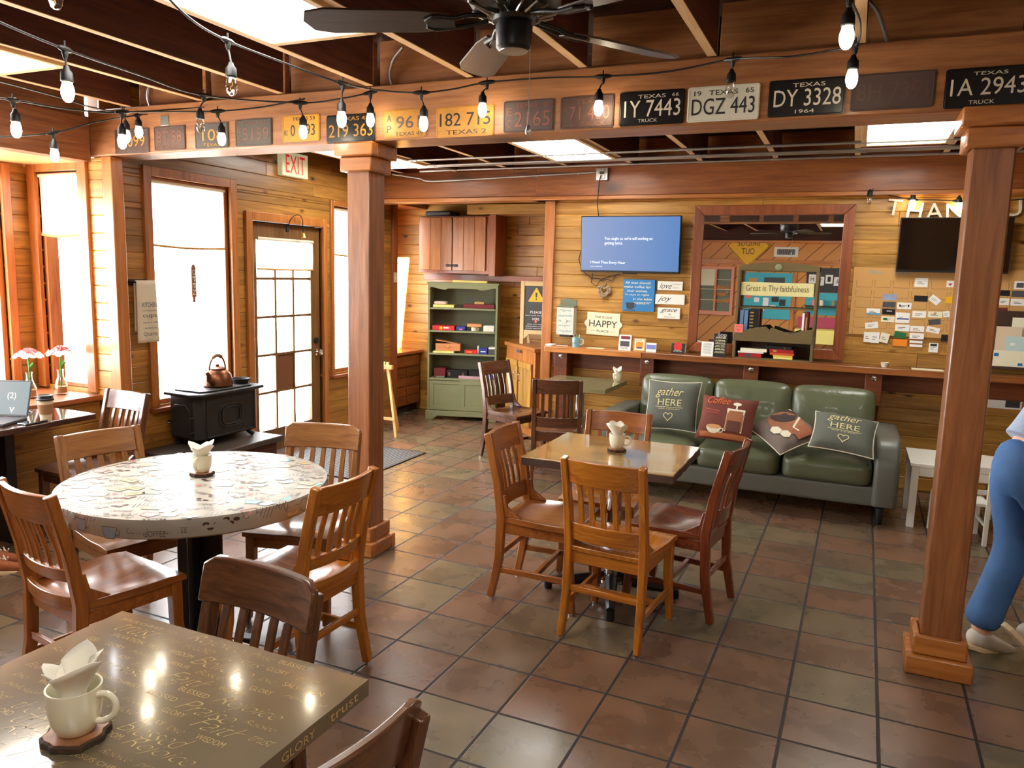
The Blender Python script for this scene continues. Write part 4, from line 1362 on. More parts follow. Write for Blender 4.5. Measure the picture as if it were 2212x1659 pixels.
# ---- light switch, easel, mat
t = thing('light_switch', 'light switch plate on the red jamb behind the left timber post', 'switch', (LX + .033, 4.55, 1.60))
MB().bx(-.003, .004, -.035, .035, -.055, .055).build('plate', P['offwhite'], t, bevel=.002)
MB().bx(.004, .01, -.008, .008, -.012, .012).build('toggle', P['offwhite'], t)
t = thing('wooden_easel', 'pale folded wooden easel behind the left timber post', 'easel', (-2.44, 3.66, 0))
MB().tube([(.10, .03, 0), (-.02, .06, .76)], 1, sq=(.03, .02)).build('leg', W['easel'], t, bevel=.003)
MB().tube([(-.20, .03, 0), (-.06, .06, .76)], 1, sq=(.03, .02)).build('leg', W['easel'], t, bevel=.003)
MB().tube([(-.04, .30, 0), (-.04, .08, .70)], 1, sq=(.03, .02)).build('leg', W['easel'], t, bevel=.003)
MB().bx(-.19, .09, .018, .036, .17, .20).bx(-.13, .05, .02, .06, .69, .73).build('crossbar', W['easel'], t, bevel=.003)
def ribbed():
    m, n, l, b = nt('ribbed_mat')
    tc = n.new('ShaderNodeTexCoord'); sp = n.new('ShaderNodeSeparateXYZ'); l.new(tc.outputs['Object'], sp.inputs[0])
    sx = n.new('ShaderNodeMath'); sx.operation = 'MULTIPLY'; sx.inputs[1].default_value = 190; l.new(sp.outputs[0], sx.inputs[0])
    si = n.new('ShaderNodeMath'); si.operation = 'SINE'; l.new(sx.outputs[0], si.inputs[0])
    cr = n.new('ShaderNodeValToRGB'); cr.color_ramp.elements[0].color = rgb(50, 50, 50); cr.color_ramp.elements[1].color = rgb(110, 112, 110); l.new(si.outputs[0], cr.inputs[0])
    l.new(cr.outputs[0], b.inputs['Base Color']); b.inputs['Roughness'].default_value = .6
    bp = n.new('ShaderNodeBump'); bp.inputs['Strength'].default_value = .6; bp.inputs['Distance'].default_value = .004; l.new(si.outputs[0], bp.inputs['Height']); l.new(bp.outputs[0], b.inputs['Normal'])
    return m
m = MB().bx(-.50, .50, -.62, .44, 0, .008)
o = m.build('floor_mat', ribbed(), None, bevel=.003)
o.location = (-2.25, 2.80, 0)
tag(o, 'grey ribbed floor mat inside the glazed door', 'floor mat')
MB().bx(-.515, .515, -.635, -.62, 0, .009).bx(-.515, .515, .44, .455, 0, .009).bx(-.515, -.50, -.62, .44, 0, .009).bx(.50, .515, -.62, .44, 0, .009).build('mat_border', P['black_plastic'], o)

# ---- green bookcase
bc = thing('bookcase', 'sage green bookcase in the far corner beyond the left post', 'bookcase', (-2.58, 4.72, 0), math.atan2(.24, .75))
BW, BD, BH = .79, .27, 1.56
G = P['sage']
for x in (0, BW - .022): MB().bx(x, x + .022, .01, BD, .03, BH - .02).build('side_panel', G, bc, bevel=.002)
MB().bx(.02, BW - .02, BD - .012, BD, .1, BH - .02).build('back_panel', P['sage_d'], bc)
MB().bx(-.012, BW + .012, 0, BD + .005, BH - .02, BH).build('top_board', G, bc, bevel=.004)
scal = [(0, BH - .02), (BW, BH - .02), (BW, BH - .085)] + [(BW * (1 - i / 24), BH - .058 + .016 * math.cos(i / 24 * 4 * PI) * (1 if i in range(0, 7) or i > 17 else .0) - .008) for i in range(1, 24)] + [(0, BH - .085)]
MB().prism(scal, 0, .016, Matrix(((1, 0, 0, 0), (0, 0, 1, 0), (0, 1, 0, 0), (0, 0, 0, 1)))).build('valance', G, bc)
SHZ = (1.278, 1.022, .765, .478)
for z in SHZ: MB().bx(.02, BW - .02, .004, BD - .01, z - .02, z).build('shelf', G, bc, bevel=.002)
for x0, x1, y in ((.022, .40, .022), (.385, BW - .022, .008)):
    d = MB()
    d.bx(x0, x1, y, y + .01, .11, .456)
    f = .05
    for a in ((x0, x1, .11, .16), (x0, x1, .41, .456), (x0, x0 + f, .16, .41), (x1 - f, x1, .16, .41)): d.bx(a[0], a[1], y - .006, y, a[2], a[3])
    d.build('sliding_door', G, bc, bevel=.002)
MB().prism([(-.015, .0), (.07, .0), (.12, .045), (BW - .12, .045), (BW - .07, .0), (BW + .015, .0), (BW + .015, .105), (-.015, .105)], -.012, .012, Matrix(((1, 0, 0, 0), (0, 0, 1, 0), (0, 1, 0, 0), (0, 0, 0, 1)))).build('base', G, bc, bevel=.004)
bcM = T(-2.58, 4.72, 0) @ rotz(math.atan2(.24, .75))
bc_rz = math.atan2(.24, .75)


def inbc(name, label, cat, a, m, rz=0, parts=(), group=None, bevel=.002):
    """a box-like thing standing in the bookcase; a = x0,x1,y0,y1,z0,z1 in the bookcase's own frame"""
    c = bcM @ Vector(((a[0] + a[1]) / 2, (a[2] + a[3]) / 2, a[4] + .0012))
    hx_, hy_, h = (a[1] - a[0]) / 2, (a[3] - a[2]) / 2, a[5] - a[4]
    o = MB().bx(-hx_, hx_, -hy_, hy_, 0, h).build(name, m, None, bevel=bevel)
    o.location = c; o.rotation_euler = (0, 0, bc_rz + rz)
    tag(o, label, cat, group)
    for nm_, q, pm in parts:
        MB().bx(q[0] * hx_, q[1] * hx_, q[2] * hy_ - .0012, q[3] * hy_ + .0, q[4] * h, q[5] * h).build(nm_, pm, o)
    return o


z1, z2, z3, z4 = SHZ
cedar = wood('cedar', rgb(190, 120, 70), rgb(226, 164, 108), 'x', rough=.5)
inbc('wooden_stand', 'low pale wooden stand at the left of the top bookcase shelf', 'stand', (.05, .29, .04, .2, z1, z1 + .03), P['lime'])
o = inbc('straw_bundle', 'loose pale bundle on the low wooden stand in the bookcase', 'bundle', (.05, .20, .06, .18, z1 + .031, z1 + .065), P['petal_w'], bevel=.015)
inbc('game_box', 'flat maroon box on the top bookcase shelf', 'box', (.40, .75, .03, .22, z1, z1 + .045), P['maroon'])
inbc('small_box', 'small tan box on top of the flat maroon box', 'box', (.52, .63, .06, .14, z1 + .046, z1 + .072), P['kraft'])
inbc('brown_box', 'small brown box behind the low stand on the top bookcase shelf', 'box', (.30, .39, .06, .2, z1, z1 + .03), P['bark'])
inbc('game_box', 'red game box at the left of the second bookcase shelf', 'box', (.05, .30, .03, .2, z2, z2 + .05), P['red'], parts=(('label', (-.35, -.1, -1, -1, .15, .85), P['yellow']), ('title', (.0, .5, -1, -1, .4, .7), P['paper'])))
inbc('game_box', 'dark blue game box beside the red box on the second bookcase shelf', 'box', (.32, .42, .04, .2, z2, z2 + .045), P['navy'], parts=(('title', (-.3, .4, -1, -1, .2, .5), P['pink']),))
inbc('wooden_box', 'pale wooden box tilted on the white mug in the bookcase', 'box', (.44, .60, .03, .15, z2 + .047, z2 + .082), cedar, rz=R(8))
t = thing('white_mug', 'white mug under the tilted wooden box in the bookcase', 'mug', bcM @ Vector((.52, .08, z2 + .0012)))
MB().lathe([(0, 0), (.034, 0), (.037, .046), (.034, .046), (.03, .004), (0, .004)], 18).build('body', P['ceramic'], t)
MB().tube([(.034, 0, .038), (.055, 0, .03), (.052, 0, .014), (.034, 0, .008)], .004, 8).build('handle', P['ceramic'], t)
for k in range(4): inbc('white_case', ('lowest', 'second', 'third', 'topmost')[k] + ' of the white cases stacked at the right of the second bookcase shelf', 'case', (.63, .75, .03, .17, z2 + k * .016, z2 + k * .016 + .0155), P['white'], group='white cases in the bookcase')
inbc('cedar_box', 'cedar box with a knob and a tilted lid on the third bookcase shelf', 'box', (.08, .36, .04, .2, z3 + .022, z3 + .105), cedar, rz=R(5), parts=())
o = [q for q in bpy.data.objects if q.name.startswith('cedar_box')][0]
MB().lathe([(0, 0), (.012, 0), (.012, .014), (0, .016)], 12, frame((0, -.08, .05), (0, -1, 0))).build('knob', cedar, o)
MB().bx(-.14, .10, -.08, .08, 0, .008, T(-.0, 0, .084) @ roty(R(9)) @ T(-.0, 0, .012)).build('lid', cedar, o)
inbc('wooden_board', 'thin pale board under the cedar box in the bookcase', 'board', (.06, .30, .02, .2, z3, z3 + .02), P['lime'])
inbc('game_box', 'small red box on the third bookcase shelf', 'box', (.42, .56, .04, .15, z3, z3 + .04), P['red'], parts=(('title', (-.6, .2, -1, -1, .3, .7), P['orange']),))
inbc('game_box', 'blue card box on the third bookcase shelf', 'box', (.585, .68, .03, .12, z3, z3 + .07), P['navy'], parts=(('title', (-.6, .6, -1, -1, .35, .5), P['paper']),))
for k in range(4): inbc('dark_case', ('lowest', 'second', 'third', 'topmost')[k] + ' of the dark cases stacked at the right of the third bookcase shelf', 'case', (.695, .765, .03, .15, z3 + k * .02, z3 + k * .02 + .0195), P['white'] if k == 3 else P['grey'], group='dark cases in the bookcase')
inbc('photo_frame', 'small white frame leaning on the blue card box in the bookcase', 'frame', (.565, .578, .05, .12, z3, z3 + .09), P['white'])
inbc('maroon_case', 'maroon case standing at the left of the lowest bookcase shelf', 'case', (.07, .20, .05, .24, z4 + .0, z4 + .105), P['maroon'])
o = inbc('black_case', 'black case with two silver latches on the lowest bookcase shelf', 'case', (.215, .45, .06, .22, z4, z4 + .085), P['black_plastic'], parts=(('latch', (-.85, -.65, -1.02, -1, .3, .75), P['chrome']), ('latch', (.5, .7, -1.02, -1, .3, .75), P['chrome'])))
inbc('grey_pouch', 'flat grey pouch in front on the lowest bookcase shelf', 'pouch', (.10, .20, .012, .045, z4, z4 + .02), P['sage_d'], bevel=.006)
inbc('pink_box', 'flat pink box on the lowest bookcase shelf', 'box', (.36, .62, .015, .056, z4, z4 + .03), plain('dusty_pink', rgb(190, 150, 160), .6))
inbc('black_box', 'black box at the back of the lowest bookcase shelf', 'box', (.47, .60, .07, .22, z4, z4 + .09), P['black_plastic'])
inbc('game_box', 'blue boxed game behind the worn brown chair on the lowest bookcase shelf', 'box', (.63, .75, .03, .2, z4, z4 + .06), P['navy'])
o = inbc('wooden_plank', 'pale strip of wood lying on top of the green bookcase', 'plank', (.27, .66, .04, .12, BH, BH + .025), P['lime'])

# ---- cupboards of the alcove
wc = thing('wall_cupboard', 'board fronted wall cupboard above the green bookcase', 'cupboard', (-2.85, 4.97, 1.66))
MB().bx(0, .90, .0, .28, 0, .64).build('body', W['red_z'], wc, bevel=.003)
for i, (a, b) in enumerate(((.02, .44), (.45, .86))):
    m = MB()
    for k in range(3): m.bx(a + (b - a) * k / 3 + .001, a + (b - a) * (k + 1) / 3 - .001, -.02, -.001, .035, .625)
    d = m.build('cupboard_door', W['trim_z'], wc, bevel=.003)
    hx0 = b - .04 if i == 0 else a + .04
    MB().prism([(-.035, -.012), (.02, -.018), (.035, 0), (.02, .018), (-.035, .012)], 0, .006, Matrix(((1 if i else -1, 0, 0, hx0), (0, 0, -1, -.02), (0, 1, 0, .09), (0, 0, 0, 1)))).build('handle', P['iron'], d)
MB().bx(.90, .98, -.01, .28, -.02, .66).build('side_post', W['red_z'], wc, bevel=.003)
struct('trim_15', W['red_x'], (-2.9, -.62, 5.16, 5.26, 1.58, 1.65))
struct('trim_16', W['wall_x'], (-2.2, -.62, 4.9, 5.25, 2.31, 2.42))
o = tag(MB().bx(-2.78, -2.45, 4.98, 5.22, 2.301, 2.36).build('grey_box', P['grey'], None, bevel=.02), 'grey box lying on top of the wall cupboard', 'box')
lc = thing('base_cupboard', 'low red brown cupboard with a worktop along the left side of the alcove', 'cupboard', (-2.97, 4.62, 0))
MB().bx(-.41, -.02, .0, .62, .09, .70).build('body', W['red_y'], lc, bevel=.003)
MB().bx(-.41, -.06, .0, .62, 0, .09).build('base', P['bark'], lc)
MB().bx(-.42, .02, -.0, .64, .70, .735).build('worktop', wood('worktop', rgb(160, 84, 44), rgb(200, 120, 70), 'y', rough=.3, coat=.4), lc, bevel=.004)
MB().bx(-.02, -.002, .02, .6, .56, .68).build('drawer', W['red_y'], lc, bevel=.004)
for a, b in ((.02, .30), (.32, .6)):
    m = MB()
    for k in range(4): m.bx(-.02, -.002, a, b, .10 + k * .11, .10 + (k + 1) * .11 - .004)
    m.build('cupboard_door', W['red_y'], lc, bevel=.004)
t = thing('glass_bottle', 'textured clear glass bottle on the alcove worktop', 'bottle', (-3.05, 4.80, .735))
MB().lathe([(0, 0), (.055, 0), (.06, .02), (.06, .16), (.03, .21), (.024, .25), (.03, .26), (.02, .25), (.026, .21), (.05, .16), (.05, .01), (0, .01)], 22).build('bottle', P['clearbulb'], t)
cc = thing('corner_cupboard', 'bright pine corner cupboard with two narrow doors behind the small back table', 'cupboard', (-1.41, 4.66, 0), R(-45.5))
MB().bx(-.42, .42, 0, .30, .0, .89).build('body', W['trim_z'], cc, bevel=.003)
MB().bx(-.44, .44, -.02, .31, .89, .93).build('worktop', W['trim_x'], cc, bevel=.004)
for i, (a, b) in enumerate(((-.36, -.03), (.01, .36))):
    m = MB()
    for k in range(4): m.bx(a + (b - a) * k / 4 + .001, a + (b - a) * (k + 1) / 4 - .001, -.02, -.001, .10, .76)
    m.bx(a, b, -.028, -.02, .70, .76).bx(a, b, -.028, -.02, .10, .16)
    d = m.build('cupboard_door', W['wall_z'], cc, bevel=.003)
    MB().tube([(b - .05 if i == 0 else a + .05, -.02, .55), (b - .05 if i == 0 else a + .05, -.045, .57), (b - .05 if i == 0 else a + .05, -.045, .62), (b - .05 if i == 0 else a + .05, -.02, .64)], .004, 6).build('handle', P['chrome'], d)
o = MB().bx(-.06, .06, -.0225, -.0205, .85, .875).build('name_plate', P['grey'], cc)
# ---- chalkboard stand sign on the corner cupboard
pl, pr = at(1121, 740, y=4.72), at(1196, 740, y=4.72)
cs = thing('chalkboard_sign', 'framed chalkboard sign with a yellow warning triangle at the end of the alcove', 'sign', (pl.x, 4.74, .932))
wd_, ht_ = .36, .67
fr_ = plain('weathered_frame', rgb(206, 176, 126), .7, var=.15, bscale=20)
m = MB()
for a in ((0, .045, 0, ht_), (wd_ - .045, wd_, 0, ht_), (.045, wd_ - .045, ht_ - .05, ht_), (.045, wd_ - .045, .11, .155)): m.bx(a[0], a[1], -.012, .012, a[2], a[3])
m.prism([(.045, .11), (.11, .11), (.045, .05)], -.01, .01, Matrix(((1, 0, 0, 0), (0, 0, 1, 0), (0, 1, 0, 0), (0, 0, 0, 1)))).prism([(wd_ - .045, .11), (wd_ - .11, .11), (wd_ - .045, .05)], -.01, .01, Matrix(((1, 0, 0, 0), (0, 0, 1, 0), (0, 1, 0, 0), (0, 0, 0, 1))))
m.build('frame', fr_, cs, bevel=.004)
MB().tube([(.04, .012, .6), (.04, .16, .0)], 1, sq=(.03, .015)).tube([(wd_ - .04, .012, .6), (wd_ - .04, .16, .0)], 1, sq=(.03, .015)).build('strut', fr_, cs)
bd = MB().bx(.045, wd_ - .045, -.004, .004, .155, ht_ - .05).build('chalkboard', P['slate'], cs)
tri = [(-.085, -.065), (.085, -.065), (.09, -.058), (.006, .08), (-.006, .08), (-.09, -.058)]
o = MB().prism(tri, 0, .002, WM(wd_ / 2, -.0042, ht_ - .15)).build('warning_triangle', P['yellow'], bd)
MB().prism([(-.008, -.005), (.008, -.005), (.012, .045), (-.012, .045)], .002, .003, WM(wd_ / 2, -.0042, ht_ - .165)).prism([(.009 * math.cos(a), -.022 + .009 * math.sin(a)) for a in [2 * PI * i / 12 for i in range(12)]], .002, .003, WM(wd_ / 2, -.0042, ht_ - .165)).build('exclamation_mark', P['ink'], o)
m = MB()
for i, (s_, w_, h) in enumerate((('PLEASE', .13, .026), ('place heads and things', .24, .014), ('HERE', .08, .024))): m.text(s_, WM(wd_ / 2, -.005, .345 - i * .036), w=w_, h=h)
for i, (s_, w_) in enumerate((('they are NOT', .19), ('disposable and we', .23), ('greatly appreciate it', .23))): m.text(s_, WM(wd_ / 2, -.005, .215 - i * .021), w=w_, h=.014)
m.build('chalk_lettering', P['paper'], bd)
MB().prism([(-.008, .018), (.008, .018), (.008, 0), (.018, 0), (0, -.02), (-.018, 0), (-.008, 0)], 0, .001, WM(wd_ / 2, -.0045, .247)).build('red_arrow', P['pink'], bd)


# ================================================================ BACK WALL
lg = thing('wall_ledge', 'long wooden ledge along the back wall above the sofa', 'ledge', (0, 0, 0))
LZ = 1.012
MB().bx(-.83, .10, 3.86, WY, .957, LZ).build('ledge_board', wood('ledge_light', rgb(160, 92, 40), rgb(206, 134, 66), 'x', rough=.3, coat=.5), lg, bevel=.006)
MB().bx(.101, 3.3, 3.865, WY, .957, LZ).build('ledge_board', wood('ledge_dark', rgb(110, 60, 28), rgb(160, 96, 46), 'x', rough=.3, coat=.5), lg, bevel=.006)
for x in (-.68, .141, 1.04, 1.987):
    b = MB().bx(x - .062, x + .062, 3.92, WY - .001, .70, .956).bx(x - .055, x + .055, 4.02, WY - .001, 0, .70).build('bracket', W['apron'], lg, bevel=.004)
    MB().lathe([(0, 0), (.022, 0), (.02, .006), (.008, .010), (0, .010)], 14, frame((x, 3.92, .92), (0, -1, 0))).build('bolt', P['chrome'], b)
tag(MB().bx(-.83, 5.2, WY - .012, WY, .80, .956).build('trim_17', W['apron'], None, bevel=.004), kind='structure')


def flat(name, label, cat, p0, p1, y, th, m, group=None, bevel=.002, round_=0):
    """a board or card on the back wall between two corners of the photo"""
    a, b = at(*p0, y=y), at(*p1, y=y)
    x0, x1, z0, z1 = min(a.x, b.x), max(a.x, b.x), min(a.z, b.z), max(a.z, b.z)
    c = Vector(((x0 + x1) / 2, y, (z0 + z1) / 2))
    hw_, hh = (x1 - x0) / 2, (z1 - z0) / 2
    if round_: o = MB().prism(rrect(hw_, hh, round_), 0, th, WM(0, th, 0)).build(name, m, None, bevel=bevel)
    else: o = MB().bx(-hw_, hw_, 0, th, -hh, hh).build(name, m, None, bevel=bevel)
    o.location = c
    tag(o, label, cat, group)
    return o, hw_, hh


def word(o, body, x, z, m, w_=None, h=None, shear=0, name='lettering', y=-.0012, space=1):
    return MB().text(body, WM(x, y, z), w=w_, h=h, shear=shear, space=space).build(name, m, o, smooth=0)


# ---- wall screen with blue picture
def tvset(p0, p1, y, label, lit):
    a, b = at(*p0, y=y), at(*p1, y=y)
    hw_, hh = (b.x - a.x) / 2, (a.z - b.z) / 2
    t = thing('television', label, 'television', ((a.x + b.x) / 2, y, (a.z + b.z) / 2))
    t.rotation_euler = (R(4), 0, 0)
    MB().bx(-hw_, hw_, 0, .045, -hh, hh).build('casing', P['black_plastic'], t, bevel=.004)
    if lit:
        m, n, l, bs = nt('screen_blue')
        tc = n.new('ShaderNodeTexCoord'); sp = n.new('ShaderNodeSeparateXYZ'); l.new(tc.outputs['Object'], sp.inputs[0])
        mr = n.new('ShaderNodeMapRange'); mr.inputs[1].default_value = -.45; mr.inputs[2].default_value = .45; l.new(sp.outputs[0], mr.inputs[0])
        cr = n.new('ShaderNodeValToRGB'); cr.color_ramp.elements[0].color = rgb(150, 166, 204); cr.color_ramp.elements[1].color = rgb(92, 136, 194); l.new(mr.outputs[0], cr.inputs[0])
        l.new(cr.outputs[0], bs.inputs['Emission Color']); bs.inputs['Emission Strength'].default_value = .62
        bs.inputs['Base Color'].default_value = (.01, .01, .015, 1); bs.inputs['Roughness'].default_value = .12
    s = MB().bx(-hw_ + .008, hw_ - .008, -.002, .001, -hh + .018, hh - .008).build('screen', m if lit else P['screen'], t)
    if lit:
        q = MB()
        q.text("You caught us, we're still working on", WM(-.23, -.004, .05), w=.44, h=.034, align='L')
        q.text("getting lyrics.", WM(-.23, -.004, .008), w=.17, h=.034, align='L')
        q.text("I Need Thee Every Hour", WM(-.36, -.004, -.165), w=.33, h=.03, align='L')
        q.text("now playing", WM(-.36, -.004, -.20), w=.11, h=.014, align='L')
        q.build('screen_text', emis('screen_white', (1, 1, 1, 1), .9), s, smooth=0)
        MB().bx(-.06, .07, .01, .03, -hh - .012, -hh).build('sensor_bar', P['black_plastic'], t)
    MB().bx(-.12, .12, .045, .085, -.12, .12).build('wall_mount', P['black'], t)
    return t, hw_, hh


tvset((1257, 467), (1466, 592), WY - .10, 'wall television showing a blue screen with white words', True)
tvset((1946, 470), (2178, 592), WY - .10, 'black switched off wall television behind the right timber post', False)

jb = thing('junction_box', 'grey junction box with an outlet on the header timber above the blue television', 'outlet', at(1300, 376, y=WY - .105))
MB().bx(-.055, .055, -.0, .034, -.055, .055).build('box', P['steel'], jb, bevel=.004)
MB().bx(-.03, .03, -.006, .0, -.04, .04).build('outlet_face', P['steel'], jb, bevel=.003)
MB().bx(-.012, .02, -.03, -.006, -.0, .02).build('plug', P['cord'], jb)
q = jb.location
cd = tag(MB().tube([(q.x, q.y - .02, q.z - .01), (q.x - .01, q.y - .03, q.z - .06), (q.x - .03, WY - .115, 2.33), (q.x - .035, WY - .03, 2.20), (q.x - .04, WY - .03, 2.0)], .005, 8).build('power_cord', P['cord'], None), 'black cord from the junction box down to the blue television', 'cord')
pts = [at(*p_, y=WY - .02) for p_ in ((1262, 520), (1250, 560), (1258, 585), (1276, 600), (1300, 603), (1320, 596), (1340, 592))]
tag(MB().tube(pts, .004, 6).tube([at(*p_, y=WY - .02) for p_ in ((1280, 590), (1277, 610), (1288, 618), (1296, 606), (1312, 604), (1322, 607), (1330, 594))], .004, 6).build('cable_tangle', P['cord'], None), 'black cables hanging in loops below the blue television', 'cable')

# ---- small wall decorations
c_ = at(1305, 629, y=WY - .03)
o = MB()
hp_ = [Vector((x, 0, z)) for x, z in heart2d(0, 0, .058, 26)]
for k in range(3): o.tube([p_ + Vector((math.sin(i * 2.1 + k * 2) * .006, math.cos(i * 2.6 + k) * .006, math.sin(i * 1.7 + k) * .006)) for i, p_ in enumerate(hp_)], .011 - .002 * k, 7)
o.tube([Vector((x * .66, 0, z * .66 + .004)) for x, z in heart2d(0, 0, .058, 26)], .009, 7)
h_ = o.build('heart_wreath', plain('twig', rgb(150, 128, 104), .8, var=.4, bscale=70), None)
h_.location = c_; h_.rotation_euler = (0, R(10), 0)
tag(h_, 'twig heart hanging under the blue television', 'heart decoration')
MB().tube([(0, .0, .03), (.005, .005, .075)], .003, 6).build('hanger', P['cord'], h_)
b_, hw_, hh = flat('blue_sign', 'blue hand lettered board with a coffee cup', 'sign', (1347, 603), (1412, 674), WY - .03, .025, P['blue'])
q = MB()
for i, s_ in enumerate(('All men should', 'make coffee for', 'their women.', 'It says it right', 'in the bible', '"HEBREW"')):
    q.text(s_, WM(-hw_ * .08 if i < 4 else hw_ * .25, -.0012, hh * (.80 - i * .255)), w=hw_ * (1.6, 1.7, 1.3, 1.5, 1.2, 1.1)[i], h=hh * .15, shear=.15)
q.build('lettering', P['cream'], b_, smooth=0)
MB().prism([(-.045, .028), (.035, .028), (.026, -.018), (.012, -.03), (-.022, -.03), (-.036, -.018)], 0, .002, WM(-hw_ * .48, -.0005, -hh * .66)).stroke([(.034, .02), (.05, .018), (.048, -.004), (.028, -.012)], .006, WM(-hw_ * .48, -.0018, -hh * .66)).stroke([(-.05, -.04), (.045, -.04)], .005, WM(-hw_ * .48, -.0018, -hh * .66)).build('coffee_cup_picture', P['slate'], b_, smooth=0)
for nm_, p0, p1, big, small in (('love', (1421, 607), (1474, 628), 'love', ('is spoken', 'here')), ('joy', (1416, 635), (1478, 659), 'joy', ()), ('grace', (1421, 664), (1468, 690), 'grace', ('is', 'given here'))):
    o, hw_, hh = flat('white_plaque', {'love': 'white plaque with love in script, topmost of three right of the blue board', 'joy': 'wider white plaque with joy in script, middle of three right of the blue board', 'grace': 'white plaque with grace in script, lowest of three right of the blue board'}[nm_], 'plaque', p0, p1, WY - .024, .02, P['white'], 'white script plaques')
    q = MB().text(big, WM(-hw_ * .35 if nm_ != 'grace' else 0, -.0012, hh * (.0 if nm_ != 'grace' else .4)), w=hw_ * (1.0 if nm_ != 'grace' else 1.5), h=hh * (1.3 if nm_ != 'grace' else .8), shear=.5)
    for i, s_ in enumerate(small): q.text(s_, WM(hw_ * (.5 if nm_ == 'love' else .1), -.0012, hh * (.35 if nm_ == 'love' else -.15) - i * hh * (.75 if nm_ == 'love' else .5)), w=hw_ * (.7 if i == 0 and nm_ == 'love' else (.2 if s_ == 'is' else 1.0 if nm_ == 'grace' else .5)), h=hh * .25)
    q.build('lettering', P['grey'], o, smooth=0)
p0 = at(1202, 722, y=WY - .08)
t = thing('wall_box', 'pale printed tin wall box with a lid beside the pine corner post', 'box', (p0.x + .085, WY - .045, p0.z))
script_ = plain('pale_print', rgb(206, 210, 196), .5, var=.25, bscale=38)
MB().bx(-.085, .085, -.045, .044, 0, .26).build('body', [script_], t, bevel=.004)
MB().prism([(-.082, 0), (.082, 0), (.082, .06), (.03, .065), (0, .078), (-.03, .065), (-.082, .06)], 0, .006, WM(0, .042, .268)).build('back_plate', P['sage_d'], t)
MB().bx(-.09, .09, -.05, .04, .26, .272).build('lid', P['sage_d'], t, bevel=.003)
MB().lathe([(0, 0), (.02, 0), (.018, .004), (0, .005)], 14, frame((0, -.046, .13), (0, -1, 0))).build('knob', P['ceramic'], t)
MB().bx(-.055, .055, -.035, .035, -.02, 0).build('tray', P['black'], t)
q = MB()
for i, s_ in enumerate(('Paris', 'Carte Postale', 'la fleur', 'Bonjour', 'Postale')): q.text(s_, WM(0, -.046, .23 - i * .048), w=.13, h=.02, shear=.4)
q.build('lettering', plain('blue_script', rgb(110, 150, 160), .6), t, smooth=0)
# happy place sign
a, b = at(1262, 677, y=WY - .02), at(1343, 724, y=WY - .02)
hw_, hh = (b.x - a.x) / 2, .105
pl_ = rrect(hw_ * .86, hh, .012, 3) + []
shape = [(hw_ * .86, -hh), (hw_ * .86, -.035)] + [(hw_ * .86 + .026 * math.sin(PI * i / 8), -.035 + .07 * i / 8) for i in range(1, 8)] + [(hw_ * .86, .035), (hw_ * .86, hh), (-hw_ * .86, hh), (-hw_ * .86, .035)] + [(-hw_ * .86 - .026 * math.sin(PI * i / 8), .035 - .07 * i / 8) for i in range(1, 8)] + [(-hw_ * .86, -.035), (-hw_ * .86, -hh)]
o = MB().prism(shape, 0, .008, WM(0, .008, 0)).build('happy_place_sign', plain('cream_enamel', rgb(232, 230, 198), .3, coat=.3), None, bevel=.003)
o.location = ((a.x + b.x) / 2, WY - .012, (a.z + b.z) / 2); o.rotation_euler = (0, R(1.5), 0)
tag(o, 'cream metal sign reading this is our happy place', 'sign')
MB().text('THIS IS OUR', WM(0, -.0012, .064), w=.17, h=.020).text('HAPPY', WM(0, -.0012, .002), w=.27, h=.062).text('PLACE', WM(0, -.0012, -.066), w=.115, h=.020).stroke([(-.12, -.066), (-.075, -.066)], .002, WM(0, -.0012, 0)).stroke([(.075, -.066), (.12, -.066)], .002, WM(0, -.0012, 0)).build('lettering', P['ink'], o, smooth=0)

# ---- things on the ledge, left part
t = thing('blue_mug', 'pale blue mug holding stirrers on the ledge', 'mug', at(1245, 738, y=3.97)); t.location.z = LZ
MB().lathe([(0, 0), (.036, 0), (.041, .09), (.037, .09), (.033, .006), (0, .006)], 22).build('body', plain('blue_glaze', rgb(130, 176, 186), .25, coat=.4), t)
MB().tube([(.038, 0, .076), (.066, 0, .07), (.068, 0, .035), (.037, 0, .02)], .006, 8).build('handle', plain('pale_glaze', rgb(190, 214, 214), .25), t)
MB().add(*txt('smile', 0, 0, .035, .012), WM(-.006, -.040, .04)).build('print', P['ink'], t, smooth=0)
for k in range(6): MB().tube([(.012 * math.cos(k), .012 * math.sin(k), .02), (.03 * math.cos(k), .03 * math.sin(k), .118)], .0032, 6).build('stirrer', P['leaf'] if k % 2 else P['paper'], t)
tag(MB().prism(rrect(.06, .012, .005), 0, .004).build('white_strip', P['paper'], None), 'small white strip near the blue mug on the ledge', 'paper').location = (-.70, 4.0, LZ)
tag(MB().bx(-.08, .08, -.045, .045, 0, .0015).build('flyer', P['cream'], None), 'pale flyer lying flat on the ledge under the happy place sign', 'paper').location = (-.36, 3.97, LZ)
tag(MB().bx(-.03, .04, -.06, .06, 0, .06).build('white_wrap', P['paper'], None, bevel=.01), 'white wrapping over the left end of the ledge', 'paper').location = (-.815, 3.92, LZ - .04)
bpy.data.objects['white_wrap'].location = (-.795, 3.93, LZ)
bpy.data.objects['white_wrap'].scale = (1, 1, .3)


